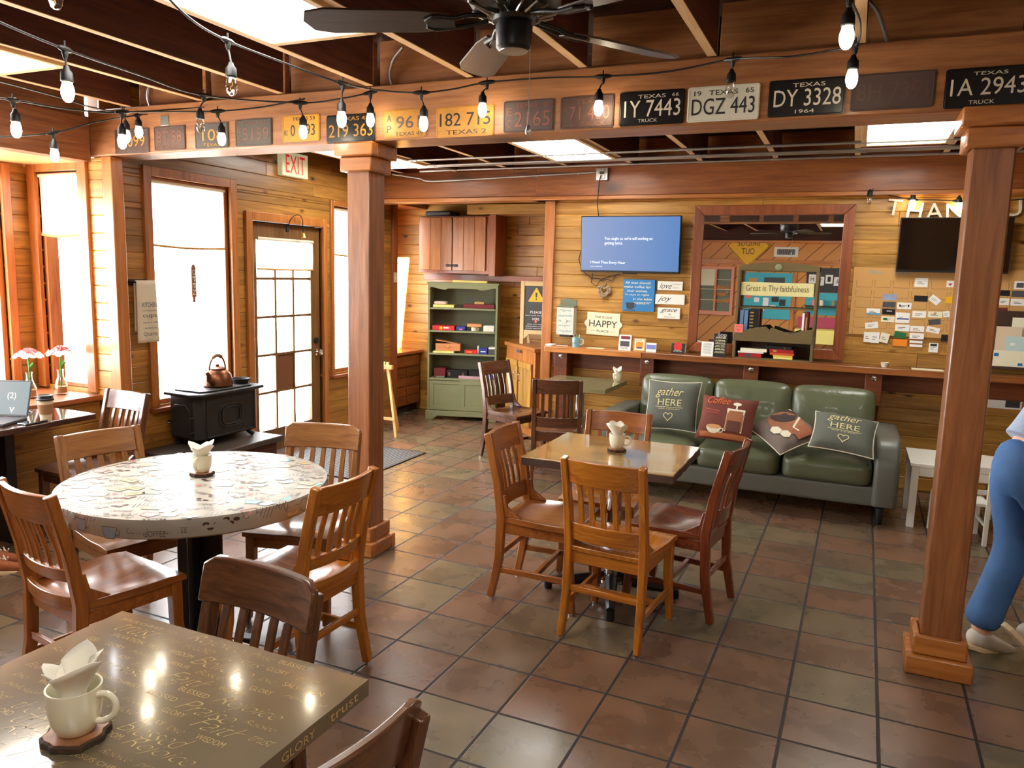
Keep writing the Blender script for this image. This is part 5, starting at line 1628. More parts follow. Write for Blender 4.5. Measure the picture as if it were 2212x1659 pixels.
def stand_card(name, label, p0, p1, y, m, parts, th=.004, texts=(), tilt=-9, cat='card'):
    a, b = at(*p0, y=y), at(*p1, y=y)
    hw_, h = abs(b.x - a.x) / 2, abs(a.z - b.z)
    o = MB().bx(-hw_, hw_, 0, th, 0, h).build(name, m, None, bevel=.001)
    o.location = ((a.x + b.x) / 2, y, LZ); o.rotation_euler = (R(tilt), 0, 0)
    tag(o, label, cat)
    for i, (nm_, q, pm) in enumerate(parts): MB().bx(q[0] * hw_, q[1] * hw_, -.0008 - i * .0004, 0, q[2] * h, q[3] * h).build(nm_, pm, o, smooth=0)
    for s_, x, z, w_, hh_, pm in texts: MB().text(s_, WM(x * hw_, -.0024, z * h), w=w_ * hw_, h=hh_ * h).build('lettering', pm, o, smooth=0)
    MB().tube([(0, th, h * .6), (0, .06, .004)], .003, 6).build('prop', P['black'], o)
    return o, hw_, h


stand_card('leaflet_stack', 'white leaflet stack with a red band standing on the ledge', (1337, 717), (1362, 752), 3.95, P['paper'], (('red_band', (-.7, .8, .72, .92), P['maroon']), ('picture', (-.75, .75, .25, .6), P['grey'])), th=.03, texts=(('Faith', 0, .15, 1.2, .12, P['ink']),))
stand_card('leaflet', 'yellow framed leaflet with an orange jug standing on the ledge', (1369, 722), (1394, 752), 3.95, P['kraft'], (('panel', (-.8, .8, .08, .92), P['cream']), ('jug_picture', (-.55, .55, .2, .7), P['orange']), ('jug_base', (-.4, .4, .2, .32), P['navy'])), texts=(('NEW LIFE', -.2, .82, 1.0, .1, P['grey']),))
stand_card('leaflet', 'small white and violet leaflet standing on the ledge', (1396, 733), (1417, 754), 3.95, P['paper'], (('violet_print', (-.9, .9, .3, .8), plain('violet', rgb(120, 130, 200), .6)),))
o, hw_, h = stand_card('leaflet', 'black leaflet with a red disc leaning by the mirror on the ledge', (1451, 734), (1481, 757), 4.0, P['black_plastic'], (('edge_strip', (.88, 1, .05, .95), P['sage']),), th=.012, texts=(('DO NOT', -.1, .30, 1.0, .09, P['paper']), ('GIVE UP', -.1, .18, 1.2, .09, P['paper'])))
MB().lathe([(0, 0), (.038, 0), (.038, .001), (0, .001)], 24, frame((-.1 * hw_, -.0005, h * .68), (0, -1, 0))).build('red_disc', P['red'], o)

# ---- mirror
a, b = at(1501, 444, y=WY - .035), at(1838, 765, y=WY - .035)
a2 = at(1853, 444, y=WY - .035)
MX0, MX1, MZ0, MZ1 = a.x, a2.x - .01, LZ + .02, a.z
mr_ = thing('wall_mirror', 'large wood framed mirror on the back wall between the televisions', 'mirror', ((MX0 + MX1) / 2, WY - .035, (MZ0 + MZ1) / 2))
hw_, hh, f = (MX1 - MX0) / 2, (MZ1 - MZ0) / 2, .085
m = MB()
for poly in ([(-hw_, hh), (hw_, hh), (hw_ - f, hh - f), (-hw_ + f, hh - f)], [(hw_, hh), (hw_, -hh), (hw_ - f, -hh + f), (hw_ - f, hh - f)], [(-hw_, -hh), (hw_, -hh), (hw_ - f, -hh + f), (-hw_ + f, -hh + f)], [(-hw_, hh), (-hw_, -hh), (-hw_ + f, -hh + f), (-hw_ + f, hh - f)]):
    m.prism(poly, 0, .034, WM(0, .034, 0))
m.build('frame', W['red_z'], mr_, bevel=.005)
MB().bx(-hw_ + .06, hw_ - .06, .018, .022, -hh + .06, hh - .06).build('mirror_glass', P['mirror'], mr_, smooth=0)

# ---- small hutch with its sign and books
a, b = at(1584, 772, y=3.90), at(1752, 772, y=3.90)
HX, HW = (a.x + b.x) / 2, (b.x - a.x) / 2
htop = at(1672, 566, y=3.93).z - LZ
OL = P['olive']
hu = thing('ledge_hutch', 'olive brown open hutch standing on the ledge in front of the mirror', 'hutch', (HX, 3.90, LZ))
for s in (-1, 1):
    MB().bx(s * HW - .011, s * HW + .011, 0, .15, 0, .21).build('side_panel', OL, hu, bevel=.002)
    MB().bx(s * HW - .011, s * HW + .011, .02, .14, .21, htop - .07).build('upright', OL, hu, bevel=.002)
MB().bx(-HW, HW, 0, .15, 0, .012).build('bottom_board', OL, hu)
MB().bx(-HW, HW, 0, .15, .205, .22).build('shelf', OL, hu)
MB().bx(-HW, HW, .138, .15, .012, .205).build('back_panel', P['bark'], hu)
sc_ = [(-HW, .15), (HW, .15), (HW, .275), (HW * .72, .262), (HW * .45, .225), (HW * .2, .25), (-.02, .275), (-.03, .25), (-HW * .2, .28), (-HW * .5, .265), (-HW * .75, .24), (-HW, .27)]
MB().prism(sc_, 0, .012, WM(0, .006, 0)).build('scalloped_front', OL, hu, bevel=.002)
arch = [(-HW - .012, htop - .075)] + [(-HW - .012 + (2 * HW + .024) * i / 16, htop - .03 + .03 * math.sin(PI * i / 16)) for i in range(17)] + [(HW + .012, htop - .075)]
MB().prism(arch, 0, .014, WM(0, .08, 0)).build('crest', OL, hu, bevel=.002)
MB().lathe([(0, 0), (.03, 0), (.026, .008), (.012, .014), (0, .014)], 10, frame((0, .066, htop - .042), (0, -1, 0))).build('rosette', P['sage'], hu)
MB().bx(-HW, HW, .06, .075, .424, .44).build('rail', OL, hu)
a, b = at(1592, 611, y=3.94), at(1748, 640, y=3.94)
fs_ = tag(MB().bx(-(b.x - a.x) / 2, (b.x - a.x) / 2, 0, .014, -.056, .056).build('faithfulness_sign', plain('aged_cream', rgb(220, 210, 150), .6, var=.12, bscale=20), None, bevel=.003), 'aged cream sign reading great is Thy faithfulness on the hutch', 'sign')
fs_.location = (HX, 3.944, (a.z + b.z) / 2)
MB().text('Great is Thy faithfulness', WM(0, -.0012, 0), w=(b.x - a.x) * .86, h=.066).build('lettering', plain('brown_ink', rgb(104, 92, 60), .6), fs_, smooth=0)


def book(label, x, y, z, dx, dy, dz, m, rz=0, pages=True, parts=(), cat='book', group=None, name='book'):
    o = MB().bx(-dx / 2, dx / 2, -dy / 2, dy / 2, 0, dz).build(name, m, None, bevel=.001)
    o.location = (HX + x, y, LZ + z + .0012); o.rotation_euler = (0, 0, rz)
    tag(o, label, cat, group)
    for nm_, q, pm in parts: MB().bx(q[0] * dx, q[1] * dx, -dy / 2 - .0012, -dy / 2, q[2] * dz, q[3] * dz).build(nm_, pm, o)
    return o


for k in range(2): book(('left', 'right')[k] + ' one of two thin blue books upright in the hutch', -HW + .042 + k * .036, 3.985, .22, .030, .10, .185, plain('steel_blue', rgb(96, 130, 166), .5), group='blue books in the hutch')
book('thick black book with gold bands upright in the hutch', -HW + .142, 3.985, .22, .075, .11, .20, P['black_plastic'], parts=[('gold_band', (-.42, -.05, .12 + .14 * i, .17 + .14 * i), P['gold']) for i in range(6)])
book('dark red book with white page edges upright at the right of the hutch', HW - .07, 3.985, .22, .045, .11, .185, P['maroon'], parts=(('pages', (-.5, -.15, .02, .98), P['paper']), ('title', (.1, .35, .2, .8), P['gold'])))
book('white bordered red book lying at the bottom left of the hutch', -HW + .13, 3.975, .012, .19, .11, .035, P['bookred'], parts=(('cover_picture', (-.2, .05, .15, .85), P['grey']),))
book('white booklet lying on the red book at the left of the hutch', -HW + .135, 3.975, .048, .21, .12, .012, P['paper'], rz=R(2))
book('cream book on top of the left pile in the hutch', -HW + .16, 3.975, .061, .215, .11, .026, P['cream'], rz=R(-3))
x = HW - .22
book('lower yellow book of the right pile in the hutch', x, 3.975, .012, .15, .11, .016, P['lime'])
book('upper yellow book of the right pile in the hutch', x - .003, 3.975, .0285, .155, .11, .017, plain('mustard', rgb(226, 190, 80), .5))
book('orange red book in the right pile of the hutch', x - .01, 3.975, .046, .19, .115, .018, plain('orange_red', rgb(214, 84, 44), .5))
book('dark red book in the right pile of the hutch', x - .015, 3.975, .0645, .19, .12, .028, P['bookred'], parts=(('title', (-.35, -.2, .2, .8), P['gold']),))
book('black book on top of the right pile in the hutch', x - .04, 3.975, .093, .21, .12, .026, P['black_plastic'], rz=R(-2), parts=(('clasp', (.2, .28, .3, .7), P['chrome']),))
o = tag(MB().bx(-.035, .035, 0, .002, -.035, .035).build('pink_note', P['pink'], None), 'pink note stuck on the left corner of the hutch', 'note')
o.location = (HX - HW + .03, 3.889, LZ + .255)
MB().add(*txt('Take me', 0, 0, .05), WM(0, -.001, .015)).add(*txt('free', 0, 0, .03), WM(0, -.001, -.012)).build('lettering', P['maroon'], o, smooth=0)
o, hw_, h = stand_card('text_card', 'white card of fine print standing left of the hutch on the ledge', (1516, 729), (1540, 762), 3.90, P['paper'], (), th=.003, tilt=-8)
q = MB()
for i in range(10): q.stroke([(-hw_ * .7, h * (.88 - i * .075)), (hw_ * .7, h * (.88 - i * .075))], .002, WM(0, -.0012, 0))
q.build('lettering', P['grey'], o, smooth=0)
o, hw_, h = stand_card('god_card', 'black card with white and yellow lines beside the hutch', (1543, 712), (1568, 764), 3.90, P['black_plastic'], [('yellow_line', (-.8, .8, .80 - i * .125, .815 - i * .125), P['lime']) for i in range(6)], th=.003, tilt=-8, texts=[('GOD', .2, .93, 1.3, .10, P['paper'])] + [(s_, 0, .85 - i * .125, 1.4, .065, P['paper']) for i, s_ in enumerate(('said', 'I have', 'planned', 'you can', 'trust me', 'always'))])
# small dish and papers on the right part
t = thing('glass_dish', 'small glass dish at the right end of the ledge', 'dish', at(1912, 783, y=3.95)); t.location.z = LZ
MB().lathe([(0, 0), (.022, 0), (.036, .038), (.033, .038), (.02, .006), (0, .006)], 20).build('dish', P['ceramic'], t)
tag(MB().bx(-.11, .11, -.05, .05, 0, .004).build('paper_stack', P['cream'], None), 'pale papers lying on the ledge left of the right timber post', 'paper').location = (2.36, 3.97, LZ)

# ---- card board: brown pocket sheets and the cards
CBY = WY - .012
cb, hw_, hh = flat('card_board', 'brown board of card pockets on the back wall around the black television', 'notice board', (1845, 577), (2290, 744), CBY, .010, P['kraft'])
q = MB()
cbx, cbz = cb.location.x, cb.location.z
for r_ in range(8):
    for c__ in range(13):
        x0 = -hw_ + .03 + c__ * .135; z0 = hh - .10 - r_ * .082
        if x0 > hw_ - .12: continue
        q.stroke([(x0, z0 - .004 * c__ * .0), (x0, z0 - .058), (x0 + .115, z0 - .058), (x0 + .115, z0)], .004, WM(0, -.0008, 0))
q.build('pocket_seams', plain('kraft_dark', rgb(150, 104, 54), .8), cb, smooth=0)
MB().text('New', WM(-hw_ + .17, -.0012, hh - .035), w=.10, h=.035, shear=.3).text('Texas', WM(-hw_ + .36, -.0012, hh - .035), w=.12, h=.035, shear=.3).build('lettering', plain('faded_blue', rgb(130, 160, 160), .7), cb, smooth=0)
c4 = lambda X, Y: (1850 + X / 6.11, 580 + Y / 6.11)
white, blk = P['paper'], P['black_plastic']
CARDS = [((350, 335, 525, 420), plain('photo_blue', rgb(150, 160, 190), .5, var=.4, bscale=15), 'card with a pale sky picture, top of the third column'),
         ((350, 437, 515, 515), P['grey'], 'dark grey card under the sky picture card'), ((343, 528, 508, 612), blk, 'black card with a white streak in the third column'),
         ((328, 628, 500, 710), P['cream'], 'cream card with a green crest in the third column'), ((137, 525, 308, 612), white, 'white card with a blue foot and black dot in the second column'),
         ((110, 700, 290, 800), white, 'tilted white card above the pair of upright cards'), ((103, 835, 190, 975), white, 'left of the upright white pair at the bottom of the board'),
         ((192, 838, 295, 985), white, 'right of the upright white pair at the bottom of the board'), ((310, 840, 428, 990), P['cream'], 'tilted upright cream card at the bottom of the board'),
         ((540, 447, 722, 540), white, 'white card with two small dark figures'), ((522, 578, 695, 722), white, 'large white card with a dark blue stripe'),
         ((515, 735, 695, 830), white, 'white card above the green card'), ((495, 828, 660, 925), P['green'], 'tilted dark green card'), ((485, 930, 665, 1030), P['orange'], 'bright orange card at the bottom of the board'),
         ((765, 355, 938, 438), blk, 'black card above the plain white card'), ((742, 558, 915, 652), white, 'plain white card with fine lines in the fifth column'),
         ((712, 755, 890, 845), white, 'uppermost of the stacked white cards with red rules'), ((705, 850, 885, 942), white, 'second of the stacked white cards with red rules'),
         ((702, 948, 870, 992), white, 'third of the stacked white cards with red rules'), ((702, 998, 868, 1042), white, 'lowest of the stacked white cards with red rules'),
         ((775, 125, 938, 245), white, 'crumpled white paper near the top of the board'), ((950, 350, 1120, 480), white, 'white card hanging diagonally'),
         ((948, 565, 1130, 652), P['cream'], 'cream card with a gold crest in the sixth column'), ((945, 662, 1115, 750), P['grey'], 'tilted dark grey card'), ((918, 765, 1105, 858), white, 'white card below the tilted grey card'),
         ((1195, 160, 1290, 248), white, 'white card with a red mark beside the timber post'), ((1182, 372, 1270, 462), P['yellow'], 'yellow card beside the timber post'), ((1145, 555, 1230, 650), white, 'tilted white card beside the timber post'),
         ((1122, 872, 1200, 962), blk, 'small black card beside the timber post'), ((960, 980, 1072, 1110), white, 'white stack of cards with bold letters at the bottom of the board'),
         ((2090, 165, 2225, 278), white, 'white card with a dark picture right of the timber post'), ((1895, 285, 2022, 362), blk, 'dark card right of the timber post, top row'), ((2055, 292, 2225, 380), P['grey'], 'dark card at the right edge of the picture'),
         ((1880, 390, 2010, 485), white, 'white card right of the timber post'), ((2042, 400, 2225, 495), white, 'white card with small figures at the right edge'), ((1875, 515, 1992, 588), P['maroon'], 'dark plum card right of the timber post')]
for i, (q, m, lab) in enumerate(CARDS):
    o, hw2, hh2 = flat('business_card', lab, 'card', c4(q[0], q[1]), c4(q[2], q[3]), CBY - .0015 - .0007 * (i % 5), .0015, m, 'cards pinned to the brown board', bevel=0)
    if 'diagonally' in lab: o.rotation_euler = (0, R(38), 0); o.scale = (.8, 1, .7)
    elif 'tilted' in lab: o.rotation_euler = (0, R(-8 if i % 2 else 10), 0); o.scale = (.9, 1, .88)
    if m in (white, P['cream']) and hh2 > .018:
        s_ = MB()
        for k in range(2): s_.stroke([(-hw2 * .6, hh2 * (.1 - k * .4)), (hw2 * (.1 + .35 * ((i * 7 + k) % 2)), hh2 * (.1 - k * .4))], .004, WM(0, -.0006, 0))
        s_.build('fine_print', P['grey'], o, smooth=0)
    for key, par in (('blue foot', (-1, 1, -1, -.45, plain('foot_blue', rgb(90, 160, 200), .6))), ('green crest', (-.7, -.1, -.3, .4, P['green'])), ('dark blue stripe', (-.8, .9, -.35, -.1, P['navy'])), ('bold letters', (-.7, .7, .3, .8, P['ink'])), ('white streak', (-.3, .5, .1, .35, white)), ('gold crest', (-.2, .2, .2, .7, P['gold'])), ('red mark', (-.3, .2, -.5, .1, P['red'])), ('dark picture', (-.6, .7, -.6, .6, P['grey'])), ('two small dark', (-.7, -.5, -.3, .4, P['ink'])), ('two small dark', (.5, .7, -.3, .4, P['ink'])), ('red rules', (-1, 1, -1, -.86, P['bookred']))):
        if key in lab: MB().bx(par[0] * hw2, par[1] * hw2, -.001, 0, par[2] * hh2, par[3] * hh2).build('print', par[4], o, smooth=0)

# ---- THANK U letters and the little string above them
for ch, (px_, py_), rz in (('T', (1932, 448), -6), ('H', (1976, 455), -6), ('A', (2018, 457), 4), ('N', (2062, 457), 4), ('K', (2104, 456), 0), ('U', (2189, 449), 5)):
    p_ = at(px_, py_, y=WY - .012)
    o = MB().text(ch, WM(0, 0, 0) @ rotz(R(rz)), h=.125, depth=.02).build('wooden_letter', P['offwhite'], None, smooth=0)
    o.location = p_
    tag(o, 'white wooden letter %s of the thank u row on the back wall' % ch, 'letter', 'thank u letters')

# ---- card rack and flyer right of the post
p_ = at(2168, 792, y=WY - .115)
rk = thing('card_rack', 'dark rack of greeting cards on the back wall right of the timber post', 'rack', (p_.x, WY - .115, p_.z))
MB().bx(-.19, .19, .0, .098, -.02, 0).bx(-.19, .19, .09, .098, 0, .42).build('rack', P['bark'], rk, bevel=.002)
for k, (x, y, z, w_, h, m, lab) in enumerate(((-.13, .08, .18, .10, .24, plain('pale_teal', rgb(150, 190, 180), .6, var=.3, bscale=9), 'tall pale teal greeting card at the back of the card rack'),
                                       (.10, .078, .20, .13, .21, P['cream'], 'cream greeting card at the back right of the card rack'),
                                       (.02, .062, .0, .17, .30, plain('dusty_cream', rgb(222, 200, 170), .7), 'plain beige greeting card in the middle of the card rack'),
                                       (-.15, .045, .0, .08, .30, P['paper'], 'narrow white greeting card at the left of the card rack'),
                                       (.09, .03, .0, .18, .23, plain('sky_card', rgb(190, 214, 210), .7), 'pale blue greeting card with a yellow animal in the card rack'),
                                       (.02, .012, .0, .25, .12, P['cream'], 'long cream card with blue stars at the front of the card rack'))):
    o = tag(MB().bx(-w_ / 2, w_ / 2, 0, .003, 0, h).build('greeting_card', m, None), lab, 'card', 'greeting cards in the rack')
    o.location = (p_.x + x, WY - .115 + y, p_.z + (.161 if z else .0012))
    if 'animal' in lab: MB().bx(-.05, .05, -.001, 0, .04, .11).build('picture', P['orange'], o); MB().bx(-.06, -.03, -.001, 0, .16, .18).build('cloud_print', P['paper'], o)
    if 'stars' in lab: MB().bx(-.09, -.06, -.001, 0, .075, .1).build('star_print', P['blue'], o); MB().bx(.07, .1, -.001, 0, .01, .03).build('star_print', P['blue'], o)
o, hw_, hh = flat('flyer', 'white event flyer taped below the card rack', 'flyer', (2136, 808), (2206, 886), WY - .006, .002, P['paper'], bevel=0)
q = MB()
for i in range(9): q.stroke([(-hw_ * .8, hh * (.75 - i * .12)), (hw_ * (.7 - .25 * (i % 3)), hh * (.75 - i * .12))], .005, WM(0, -.0008, 0))
q.build('fine_print', P['grey'], o, smooth=0)
MB().bx(hw_ * .1, hw_ * .9, -.001, 0, -hh * .9, -hh * .1).build('picture', plain('dark_photo', rgb(60, 56, 56), .6, var=.6, bscale=30), o)


# ================================================================ PLATES ON THE BEAM
PY = BY0 - .004
rust = plain('rusty_plate', rgb(78, 54, 44), .6, var=.45, bscale=26, metal=.2, bump=.25)
rust2 = plain('rust_letters', rgb(112, 74, 58), .55, var=.4, bscale=40)
brownp = plain('brown_plate', rgb(74, 54, 48), .6, var=.2, bscale=20, bump=.15)
greyp = plain('grey_plate', rgb(72, 64, 58), .6, var=.2, bscale=20, bump=.15)
yelp = plain('yellow_plate', rgb(206, 146, 34), .45, var=.2, bscale=9)
yelw = plain('worn_yellow_plate', rgb(176, 122, 38), .5, var=.5, bscale=14)
blkp = plain('black_plate', rgb(20, 19, 20), .3, var=.3, bscale=12)
whp = plain('white_plate', rgb(226, 224, 208), .4, var=.06, bscale=14)
worn = plain('worn_white', rgb(222, 212, 194), .5, var=.25, bscale=20)
oldy = plain('dull_yellow', rgb(190, 140, 56), .5, var=.25, bscale=16)


def plate(px0, px1, cy, pm, lm_, lines, label, tilt=0, y=PY, hgt=None):
    a, b = at(px0, cy, y=y), at(px1, cy, y=y)
    hw_ = (b.x - a.x) / 2
    hh = hgt or min(.077, hw_ * .56)
    o = MB().prism(rrect(hw_, hh, .012), 0, .0016, WM(0, 0, 0)).build('licence_plate', pm, None, bevel=.0008)
    c = at((px0 + px1) / 2, cy, y=y)
    o.location = c; o.rotation_euler = (0, R(-tilt), 0)
    tag(o, label, 'licence plate', 'old licence plates on the beam')
    q = MB()
    ring = rrect(hw_ - .006, hh - .006, .009)
    q.tube([Vector((p_[0], -.0018, p_[1])) for p_ in ring + ring[:1]], .0016, 5)
    q.build('embossed_rim', pm, o)
    q = MB()
    for s_, x, z, w_, h in lines: q.text(s_, WM(x * hw_, -.0018, z * hh), w=w_ * hw_, h=h * hh, depth=.0009)
    q.build('lettering', lm_, o, smooth=0)
    return o


plate(248, 322, 305, rust, oldy, (('1', -.7, 0, .2, .9), ('099', .25, 0, 1.0, .9)), 'rusty plate with yellowish 099 digits at the far left end of the beam')
plate(333, 400, 298, rust, rust2, (('BT 58', 0, .1, 1.6, .9), ('TEXAS', 0, -.7, 1.0, .28)), 'heavily rusted plate, second from the left end of the beam')
plate(421, 493, 293, greyp, oldy, (('108', .1, .05, 1.3, .9), ('TEXAS', 0, -.72, 1.0, .25)), 'brown grey plate half hidden by two bulbs, third from the left end')
plate(508, 587, 286, greyp, rust2, (('TEXAS 38', .05, .70, 1.3, .26), ('E', -.78, .25, .2, .4), ('S', -.78, -.5, .2, .4), ('5159', .14, -.12, 1.4, .9)), 'dark grey plate embossed 5159')
plate(610, 690, 277, yelp, blkp, (('TEXAS 53', .15, .72, 1.2, .24), ('E', -.8, -.3, .18, .35), ('0  893', .1, -.15, 1.3, .85)), 'bright yellow plate behind two glowing bulbs')
plate(705, 810, 277, blkp, yelw, (('TEXAS 42', .1, .68, 1.3, .28), ('219 363', 0, -.15, 1.8, .9)), 'black plate with worn yellow 219 363 digits', hgt=.075)
plate(829, 920, 267, yelw, greyp, (('A', -.75, .4, .22, .5), ('P', -.75, -.35, .22, .5), ('961', .15, .1, 1.1, .85), ('TEXAS 49', .2, -.72, 1.3, .26)), 'flaking yellow plate with 961 and letters A P')
plate(942, 1066, 262, yelw, blkp, (('182 715', 0, .15, 1.75, .85), ('TEXAS 2', .05, -.68, 1.4, .30)), 'worn yellow plate with 182 715')
plate(1087, 1196, 250, brownp, plain('faded_red', rgb(132, 74, 60), .6, var=.2, bscale=30), (('TEXAS  40', .15, .66, 1.3, .26), ('E', -.76, .3, .2, .48), ('C', -.76, -.45, .2, .48), ('2165', .15, -.2, 1.4, .95)), 'brown plate with faded red 2165 behind the fan pull chain')
plate(1210, 1325, 242, rust, rust2, (('TEXAS', .1, .66, 1.0, .26), ('71 430', .1, -.05, 1.5, .85), ('TRUCK', .25, -.72, .9, .26)), 'rusted illegible plate lit by a glowing bulb')
plate(1337, 1477, 233, blkp, worn, (('TEXAS', .0, .68, .85, .22), ('66', .72, .70, .2, .2), ('1Y 7443', .02, -.02, 1.72, .98), ('TRUCK', -.1, -.72, .6, .2)), 'black plate reading 1Y 7443')
plate(1484, 1639, 223, whp, P['ink'], (('19', -.72, .62, .2, .26), ('TEXAS', 0, .62, .8, .28), ('65', .72, .64, .22, .28), ('DGZ 443', .0, -.15, 1.75, .92)), 'white plate reading DGZ 443')
plate(1659, 1824, 210, blkp, worn, (('TEXAS', .05, .68, .85, .22), ('DY 3328', .02, .0, 1.75, .92), ('1964', -.02, -.74, .5, .2)), 'black plate reading DY 3328')
plate(1837, 2018, 196, brownp, plain('brown_emboss', rgb(84, 60, 52), .55), (('8H 7391', 0, .0, 1.7, .95), ('TRUCK', -.1, -.72, .6, .2)), 'plain brown plate with only embossed 8H 7391', hgt=.074)
plate(2039, 2226, 188, blkp, worn, (('TEXAS', .05, .70, .8, .18), ('1A 2943', .02, .05, 1.75, .85), ('TRUCK', -.1, -.72, .6, .2)), 'scuffed black plate reading 1A 2943 above the right timber post')
for k, (xa, xb) in enumerate(((-.15, .19), (.31, .66), (.71, 1.05), (1.11, 1.44), (1.5, 1.83))):
    o = MB().prism(rrect((xb - xa) / 2, .075, .012), 0, .0016, WM(0, 0, 0)).build('licence_plate', rust if k % 2 else brownp, None)
    o.location = ((xa + xb) / 2, BY1 + .0035, 2.455)
    tag(o, 'dark plate on the back of the beam seen in the mirror, %s from the left' % ('fifth', 'fourth', 'third', 'second', 'first')[k], 'licence plate', 'plates on the back of the beam')
o = tag(MB().bx(-.034, .034, -.004, 0, -.03, .03).build('grey_cover_plate', P['steel'], None, bevel=.002), 'small grey cover plate at the beam top above the rusted plates', 'cover plate')
o.location = at(356, 261, y=BY0 - .001)

# ================================================================ CEILING FAN
FC = at(1110, 80, d=2.12)
fan = thing('ceiling_fan', 'black ceiling fan with brown blades at the top of the picture', 'ceiling fan', tuple(FC))
FS = .74
fan.scale = (FS, FS, FS)
fz, RT = 0, (CZ - FC.z) / FS
blk = P['black']
MB().lathe([(0, fz - .05), (.055, fz - .05), (.066, fz - .038), (.069, fz + .035), (.062, fz + .05), (0, fz + .05)], 32).build('switch_housing', blk, fan)
tag(MB().lathe([(0, fz - .053), (.052, fz - .053), (.054, fz - .049), (0, fz - .049)], 28).build('bottom_cap', P['steel'], fan), 'grey cap')
MB().lathe([(0, fz + .05), (.08, fz + .05), (.085, fz + .065), (.15, fz + .085), (.172, fz + .12), (.172, fz + .19), (.14, fz + .235), (.07, fz + .255), (.03, fz + .27), (0, fz + .27)], 36).build('motor_housing', blk, fan)
for k in range(18):
    a = 2 * PI * k / 18
    MB().tube([(.09 * math.cos(a), .09 * math.sin(a), fz + .066), (.155 * math.cos(a + .1), .155 * math.sin(a + .1), fz + .088)], .006, 6).build('vent_rib', P['steel'], fan)
MB().lathe([(0, fz + .26), (.017, fz + .26), (.017, RT - .08), (.07, RT - .07), (.085, RT), (0, RT)], 20).build('downrod', blk, fan)
rh = Vector((rgt.x, rgt.y, 0)).normalized(); fh = Vector((fwd.x, fwd.y, 0)).normalized()
bladew = wood('fan_blade', rgb(50, 34, 24), rgb(76, 54, 40), 'x', rough=.4)
for k in range(5):
    a = R(176 - 72 * k)
    d = rh * math.cos(a) + fh * math.sin(a)
    M = T(0, 0, fz + .055) @ rotz(math.atan2(d.y, d.x)) @ rotx(R(12))
    b = MB().prism([(.24, -.055), (.36, -.075), (.70, -.085), (.775, -.065), (.80, 0), (.775, .065), (.70, .085), (.36, .075), (.24, .055)], -.004, .004).build('blade', bladew, fan, bevel=.002)
    b.matrix_local = M
    m = MB().tube([(.10, -.02, .012), (.17, -.035, .004), (.22, -.03, -.006), (.30, -.045, -.008), (.33, -.02, -.009)], .009, 8).tube([(.10, .02, .012), (.17, .035, .004), (.22, .03, -.006), (.30, .045, -.008), (.33, .02, -.009)], .009, 8)
    m.bx(.22, .33, -.03, .03, -.012, -.005)
    m.build('blade_iron', blk, b, bevel=.002)
pc = (at(1146, 98, d=2.10) - FC) / FS
m = MB().tube([pc, pc + Vector((.0, 0, -.285))], .0018, 6).lathe([(0, -.035), (.010, -.033), (.012, -.02), (.005, 0), (0, .004)], 12, T(pc.x, pc.y, pc.z - .285))
m.build('pull_chain', P['steel'], fan)

# ================================================================ STRING LIGHTS
def smooth_path(pts, n=6):
    out = []
    for i in range(len(pts) - 1):
        p0, p1, p2, p3 = pts[max(i - 1, 0)], pts[i], pts[i + 1], pts[min(i + 2, len(pts) - 1)]
        for k in range(n):
            t_ = k / n
            out.append(.5 * ((2 * p1) + (p2 - p0) * t_ + (2 * p0 - 5 * p1 + 4 * p2 - p3) * t_ ** 2 + (3 * p1 - p0 - 3 * p2 + p3) * t_ ** 3))
    return out + [pts[-1]]


def string(label, items):
    """items: (px, py, where) for a bend of the cord, or (px, py, where, (bulb px, bulb py), lit) for a lamp"""
    pts, lamps = [], []
    for it in items:
        p = at(it[0], it[1], **it[2]); pts.append(p)
        if len(it) > 3:
            dep = (p - CAM).dot(fwd)
            lamps.append((p, at(it[3][0], it[3][1], d=dep), it[4]))
    t = thing('string_lights', label, 'string lights', tuple(pts[0]), group='string lights along the plate beam')
    o = pts[0]
    MB().tube([p - o for p in smooth_path(pts)], .0042, 7).build('cord', P['cord'], t)
    for p, b, lit in lamps:
        i = pts.index(p)
        dr = (pts[min(i + 1, len(pts) - 1)] - pts[max(i - 1, 0)]).normalized()
        top = b + Vector((0, 0, .082))
        m = MB().tube([p - o - dr * .04, p - o - dr * .018, p - o + dr * .018, p - o + dr * .04], [.006, .011, .011, .006], 8)
        m.tube([p - o + Vector((0, 0, .006)), p - o + Vector((0, 0, -.016)), p - o + Vector((0, 0, -.034))], [.008, .011, .006], 8)
        m.tube([p - o + Vector((0, 0, .028)), p - o + Vector((0, 0, 0))], .0035, 6)
        if (p - top).length > .05: m.tube([p - o + Vector((0, 0, -.03)), (p + top) / 2 - o + Vector((0, 0, -.01)), top - o], .0036, 7)
        m.lathe([(0, .0), (.008, 0), (.012, -.012), (.0195, -.022), (.021, -.05), (.018, -.054), (0, -.054)], 16, T(*(top - o)))
        s = m.build('socket', P['cord'], t)
        bm_ = MB().lathe([(0, .034), (.012, .033), (.016, .024), (.0215, .005), (.0215, -.012), (.016, -.03), (.008, -.038), (0, -.04)], 16, T(*(b - o)))
        q = bm_.build('bulb', P['bulb'] if lit else P['clearbulb'], s)
        if not lit: MB().tube([b - o + Vector((0, 0, .02)), b - o + Vector((.006, 0, 0)), b - o + Vector((-.006, 0, -.01)), b - o + Vector((0, 0, -.022))], .0015, 5).build('filament', P['gold'], s); tag(q, 'clear unlit bulb')
    return t


